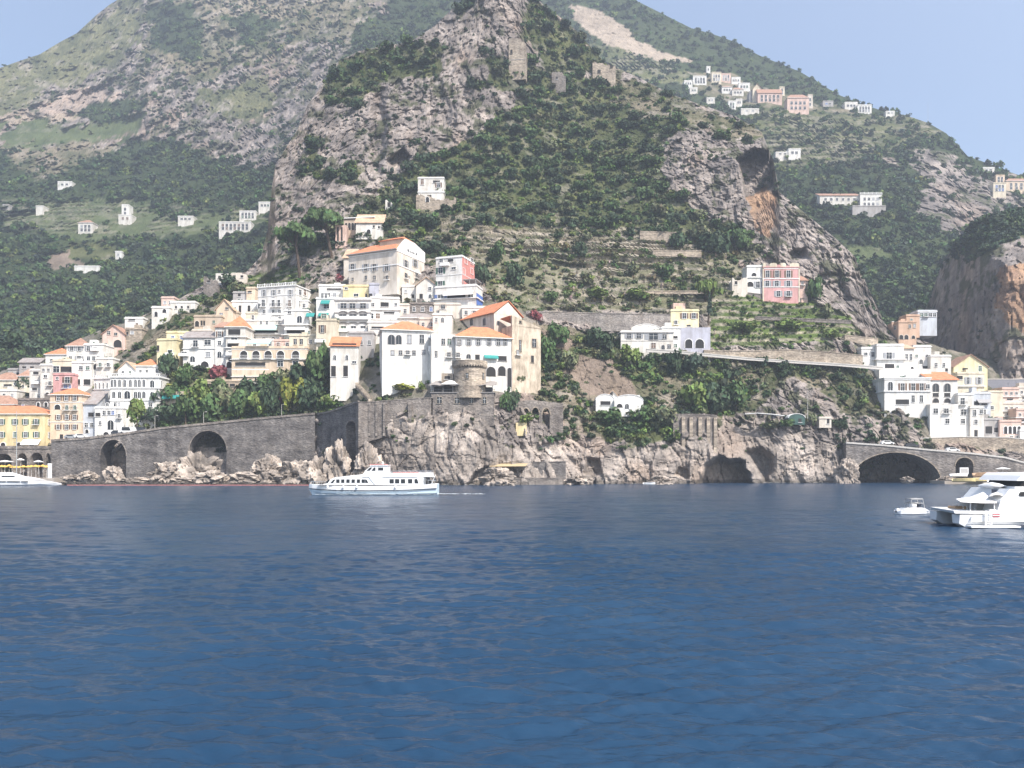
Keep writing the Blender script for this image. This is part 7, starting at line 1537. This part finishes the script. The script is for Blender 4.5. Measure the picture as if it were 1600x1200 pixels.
car('white van parked on the coast road above the small arch', 200, 677.5, 261, CW, .03, 5.6, 2.2, 'parked_van'); car('dark car parked right of the white van', 220, 674, 262, CD, .03); car('silver car parked on the coast road beside the peach house', 112, 686, 261, CS, .03); car('white car parked on the coast road before the stepped house', 128, 685, 260, CW, .03); car('dark car parked left of the white van', 185, 679.5, 261, CD, .03)
car('white minibus on the upper road at the bridge', 1338, 688, 281, CW, 0, 6, 2.3, 'minibus'); car('dark car crossing the bridge', 1424, 699, 271.5, CD, -.06); car('white car on the bridge', 1386, 695, 272.5, CW, -.06); car('white open car on the bridge near the small arch', 1488, 706, 270, CW, -.06)
# street lamps, flagpole, masts
def lamp(label, px, py, hpx, Y, name='street_lamp', arm=True):
    p = at(px, py, Y); h_ = hpx * Y / F; r = empty(name, p); tag(r, label, 'street lamp' if arm else 'mast'); b = MB(); b.bar((0, 0, -.5), (0, 0, h_), .09, M_CONC, 6, .05); b.build('pole', r)
    if arm: b = MB(); b.bar((0, 0, h_), (.9, -.2, h_ + .1), .04, M_CONC, 5); b.box(.7, 1.2, -.35, -.1, h_ + .02, h_ + .18, M_CONC); b.build('lamp_head', r)
lamp('white flagpole in front of the balustraded hotel', 192, 677, 80, 264, 'flagpole', False); lamp('thin mast standing on the cliff ledge above the caves', 1262, 652, 42, 272, 'pole', False); lamp('street lamp on the coast road near the beach', 131, 686, 22, 259); lamp('street lamp on the coast road beside the garden hedge', 242, 672, 22, 262); lamp('street lamp on the coast road above the big arch', 318, 664, 20, 263.5); lamp('street lamp near the road bend', 440, 652, 20, 266); lamp('lattice radio mast on the far right ridge', 1450, 196, 38, FARR.Y(1450, 196, FARR.Yd), 'radio_mast', False)
# ------------------------------------------------------------------ named trees
tree('flat-topped umbrella pine leaning over the valley edge', 469, 434, 64, 86, 'mid', 'umbrella', 'umbrella_pine', n=1500, hi=.36, lean=-2.0, tk=.085)
tree('higher umbrella pine beside the ruined villa', 519, 402, 66, 76, 'mid', 'umbrella', 'umbrella_pine', n=1500, hi=.38, lean=-3.2, tk=.085)
tree('small umbrella pine beside the yellow house', 1107, 505, 42, 72, 'bright', 'umbrella', 'umbrella_pine', n=600, hi=.4, tk=.08, Y=298)
tree('slim dark cypress below the small umbrella pine', 1109, 492, 8, 36, 'blue', 'column', 'cypress', n=260, Y=295)
tree('tall dark cypress on the path between terraces', 730, 470, 8, 34, 'dark', 'column', 'cypress', n=220)
tree('bright green lime tree in front of the white hotel', 214, 664, 32, 40, 'bright', n=500, Y=265); tree('purple-red bougainvillea beside the white arcade', 344, 597, 36, 26, 'red', n=450, name='flowering_shrub', Y=279.5)
tree('dark red bougainvillea beside the church', 838, 502, 22, 20, 'red', n=300, name='flowering_shrub', Y=281); tree('small red bougainvillea left of the beige villa', 530, 441, 16, 14, 'red', n=240, name='flowering_shrub', Y=300)
GT = [(262, 592, 36, 44, 'dark', 'dark round tree below the yellow corner house'), (290, 600, 30, 34, 'mid', 'mid green tree left of the bougainvillea'), (252, 640, 30, 30, 'dark', 'dark tree under the teal garden awning'), (262, 664, 44, 34, 'dark', 'broad dark tree at the left end of the garden wall'), (232, 664, 30, 30, 'blue', 'bluish dark tree beside the lime tree'), (290, 660, 40, 46, 'mid', 'mid green tree above the big viaduct arch'),
      (312, 640, 40, 44, 'bright', 'bright green tree under the pergola restaurant'), (330, 660, 42, 46, 'mid', 'leafy tree behind the big arch parapet'), (352, 640, 38, 42, 'olive', 'olive green tree right of the pergola restaurant'), (372, 656, 42, 50, 'mid', 'mid green tree in the garden centre'), (392, 630, 36, 40, 'dark', 'dark tree below the white arcade'), (405, 652, 38, 44, 'bright', 'bright leafy tree low in the garden'),
      (425, 648, 40, 56, 'dark', 'tall dark tree right of the white arcade'), (440, 612, 36, 36, 'olive', 'pale green tree under the peach hotel'), (448, 646, 34, 62, 'yellow', 'yellow-green tree in the right part of the garden'), (418, 612, 30, 34, 'mid', 'mid green tree at the arcade corner'), (468, 642, 34, 50, 'yellow', 'low yellow-green tree near the road bend'),
      (470, 608, 40, 46, 'dark', 'dark tree below the cream house'), (492, 644, 44, 60, 'dark', 'big dark evergreen by the road bend'), (500, 606, 42, 66, 'mid', 'tall evergreen left of the pale loggia house'), (494, 588, 30, 44, 'dark', 'pointed dark evergreen top under the cream house'), (432, 634, 26, 28, 'red', 'reddish shrub among the garden trees'), (512, 640, 26, 26, 'bright', 'small bright shrub at the foot of the loggia house'), (475, 636, 26, 30, 'mid', 'mid green shrub at the garden wall right end'),
      (340, 612, 30, 22, 'mid', 'flat green tree on the pergola roof'), (276, 630, 34, 32, 'mid', 'mid green tree right of the teal garden awning'), (38, 612, 32, 26, 'dark', 'dark garden tree among the brown-roofed houses'), (20, 548, 40, 30, 'dark', 'dark round tree at the left wood edge'), (50, 560, 26, 34, 'blue', 'bluish tree above the grey house'), (224, 590, 20, 18, 'mid', 'small tree behind the hotel roof'),
      (870, 545, 36, 40, 'mid', 'mid green tree right of the church'), (890, 580, 30, 36, 'olive', 'olive tree hanging below the church'), (856, 570, 30, 44, 'mid', 'ivy-like tree against the church corner'), (935, 545, 44, 36, 'dark', 'broad dark tree below the grey retaining wall'), (990, 572, 40, 36, 'bright', 'bright green tree in front of the shuttered villa'), (1055, 588, 30, 44, 'dark', 'dark pine left of the rock patch'), (1080, 586, 34, 36, 'blue', 'bluish dark tree below the road parapet'),
      (1120, 645, 46, 46, 'dark', 'large dark tree above the buttressed wall'), (1150, 640, 44, 44, 'mid', 'mid green tree right of the large dark tree'), (1085, 642, 44, 44, 'bright', 'bright green tree left of the large dark tree'), (1190, 575, 24, 22, 'dark', 'round dark tree on the hillside road, left one'), (1222, 580, 26, 20, 'dark', 'dark bush on the hillside road, right of the round one'), (800, 645, 26, 40, 'dark', 'dark tree between restaurant and arched wall'), (788, 640, 22, 30, 'mid', 'mid green bush right of the restaurant'), (820, 662, 26, 18, 'bright', 'bright bush on top of the yellow cabin'), (628, 611, 40, 12, 'yellow', 'low yellow-green hedge at the convent foot'), (660, 611, 14, 16, 'bright', 'small palm-like bush at the convent foot'), (810, 600, 30, 18, 'olive', 'olive bush on the ledge below the church'),
      (1102, 470, 36, 30, 'dark', 'dark tree left of the white annex'), (1000, 660, 40, 30, 'mid', 'mid green bush below the vaulted cliff house'), (1040, 668, 46, 36, 'olive', 'olive bush heap right below the cliff house'), (1228, 668, 26, 16, 'mid', 'mid green bush below the green kiosk'), (1268, 664, 18, 20, 'olive', 'olive bush between the kiosk and the white hut'), (1310, 672, 26, 18, 'dark', 'dark bush right of the white hut on the ledge'), (1200, 672, 30, 14, 'olive', 'olive bush under the white canvas canopy'), (950, 662, 40, 26, 'mid', 'mid green bush heap left below the cliff house')]
GT += [(752, 446, 34, 40, 'dark', 'dark round tree on the terraces just right of the tower house'), (776, 412, 30, 34, 'mid', 'mid green tree on the upper left terraces'), (806, 448, 32, 36, 'dark', 'dark tree on the terraces above the church roof'), (838, 420, 26, 24, 'olive', 'olive tree on the left terraces'),
      (862, 474, 24, 20, 'mid', 'small tree just above the grey retaining wall'), (905, 402, 30, 26, 'dark', 'dark tree high on the middle terraces'), (938, 470, 34, 22, 'bright', 'bright green vine bush above the grey retaining wall'), (1000, 470, 44, 20, 'bright', 'wide bright green vine bush left of the yellow house'), (990, 432, 26, 22, 'olive', 'olive tree in the middle of the dry terraces'),
      (1040, 436, 30, 24, 'mid', 'mid green tree below the pale stone terrace wall'), (1060, 388, 34, 30, 'dark', 'dark tree behind the broken pink-grey wall'), (1118, 398, 50, 40, 'dark', 'big dark tree clump above the white annex'), (1152, 392, 40, 38, 'mid', 'mid green tree clump beside the right crag'), (1090, 380, 36, 34, 'olive', 'olive tree left of the big dark clump'),
      (1272, 470, 26, 44, 'mid', 'mid green tree against the crag right of the pink palazzo'), (1290, 500, 24, 26, 'olive', 'olive bush at the vineyard edge under the crag'), (1160, 520, 40, 18, 'bright', 'bright vine bush in the left vineyard'), (1230, 515, 44, 18, 'bright', 'bright vine bush in the middle vineyard'), (1300, 530, 30, 16, 'bright', 'bright vine bush at the right vineyard end')]
for (px, py, w, hh, tone, lab) in GT:
    tree(lab, px, py, w, hh, tone, n=int(min(520, 160 + w * 8)))
plant_all()
# ------------------------------------------------------------------ haze: one closed box of even air
def haze():
    m = bpy.data.materials.new('haze_air'); m.use_nodes = True; nt = m.node_tree
    nt.nodes.remove(nt.nodes['Principled BSDF'])
    v = nt.nodes.new('ShaderNodeVolumePrincipled'); v.inputs['Color'].default_value = (.76, .85, 1, 1)
    v.inputs['Density'].default_value = 0.00035; v.inputs['Anisotropy'].default_value = .2
    nt.links.new(v.outputs[0], nt.nodes['Material Output'].inputs['Volume'])
    b = MB().box(-1600, 1600, -120, 1700, -4, 1000, m)
    tag(b.build('haze'), 'thin blue summer haze over the sea and hills', kind='stuff')
haze()
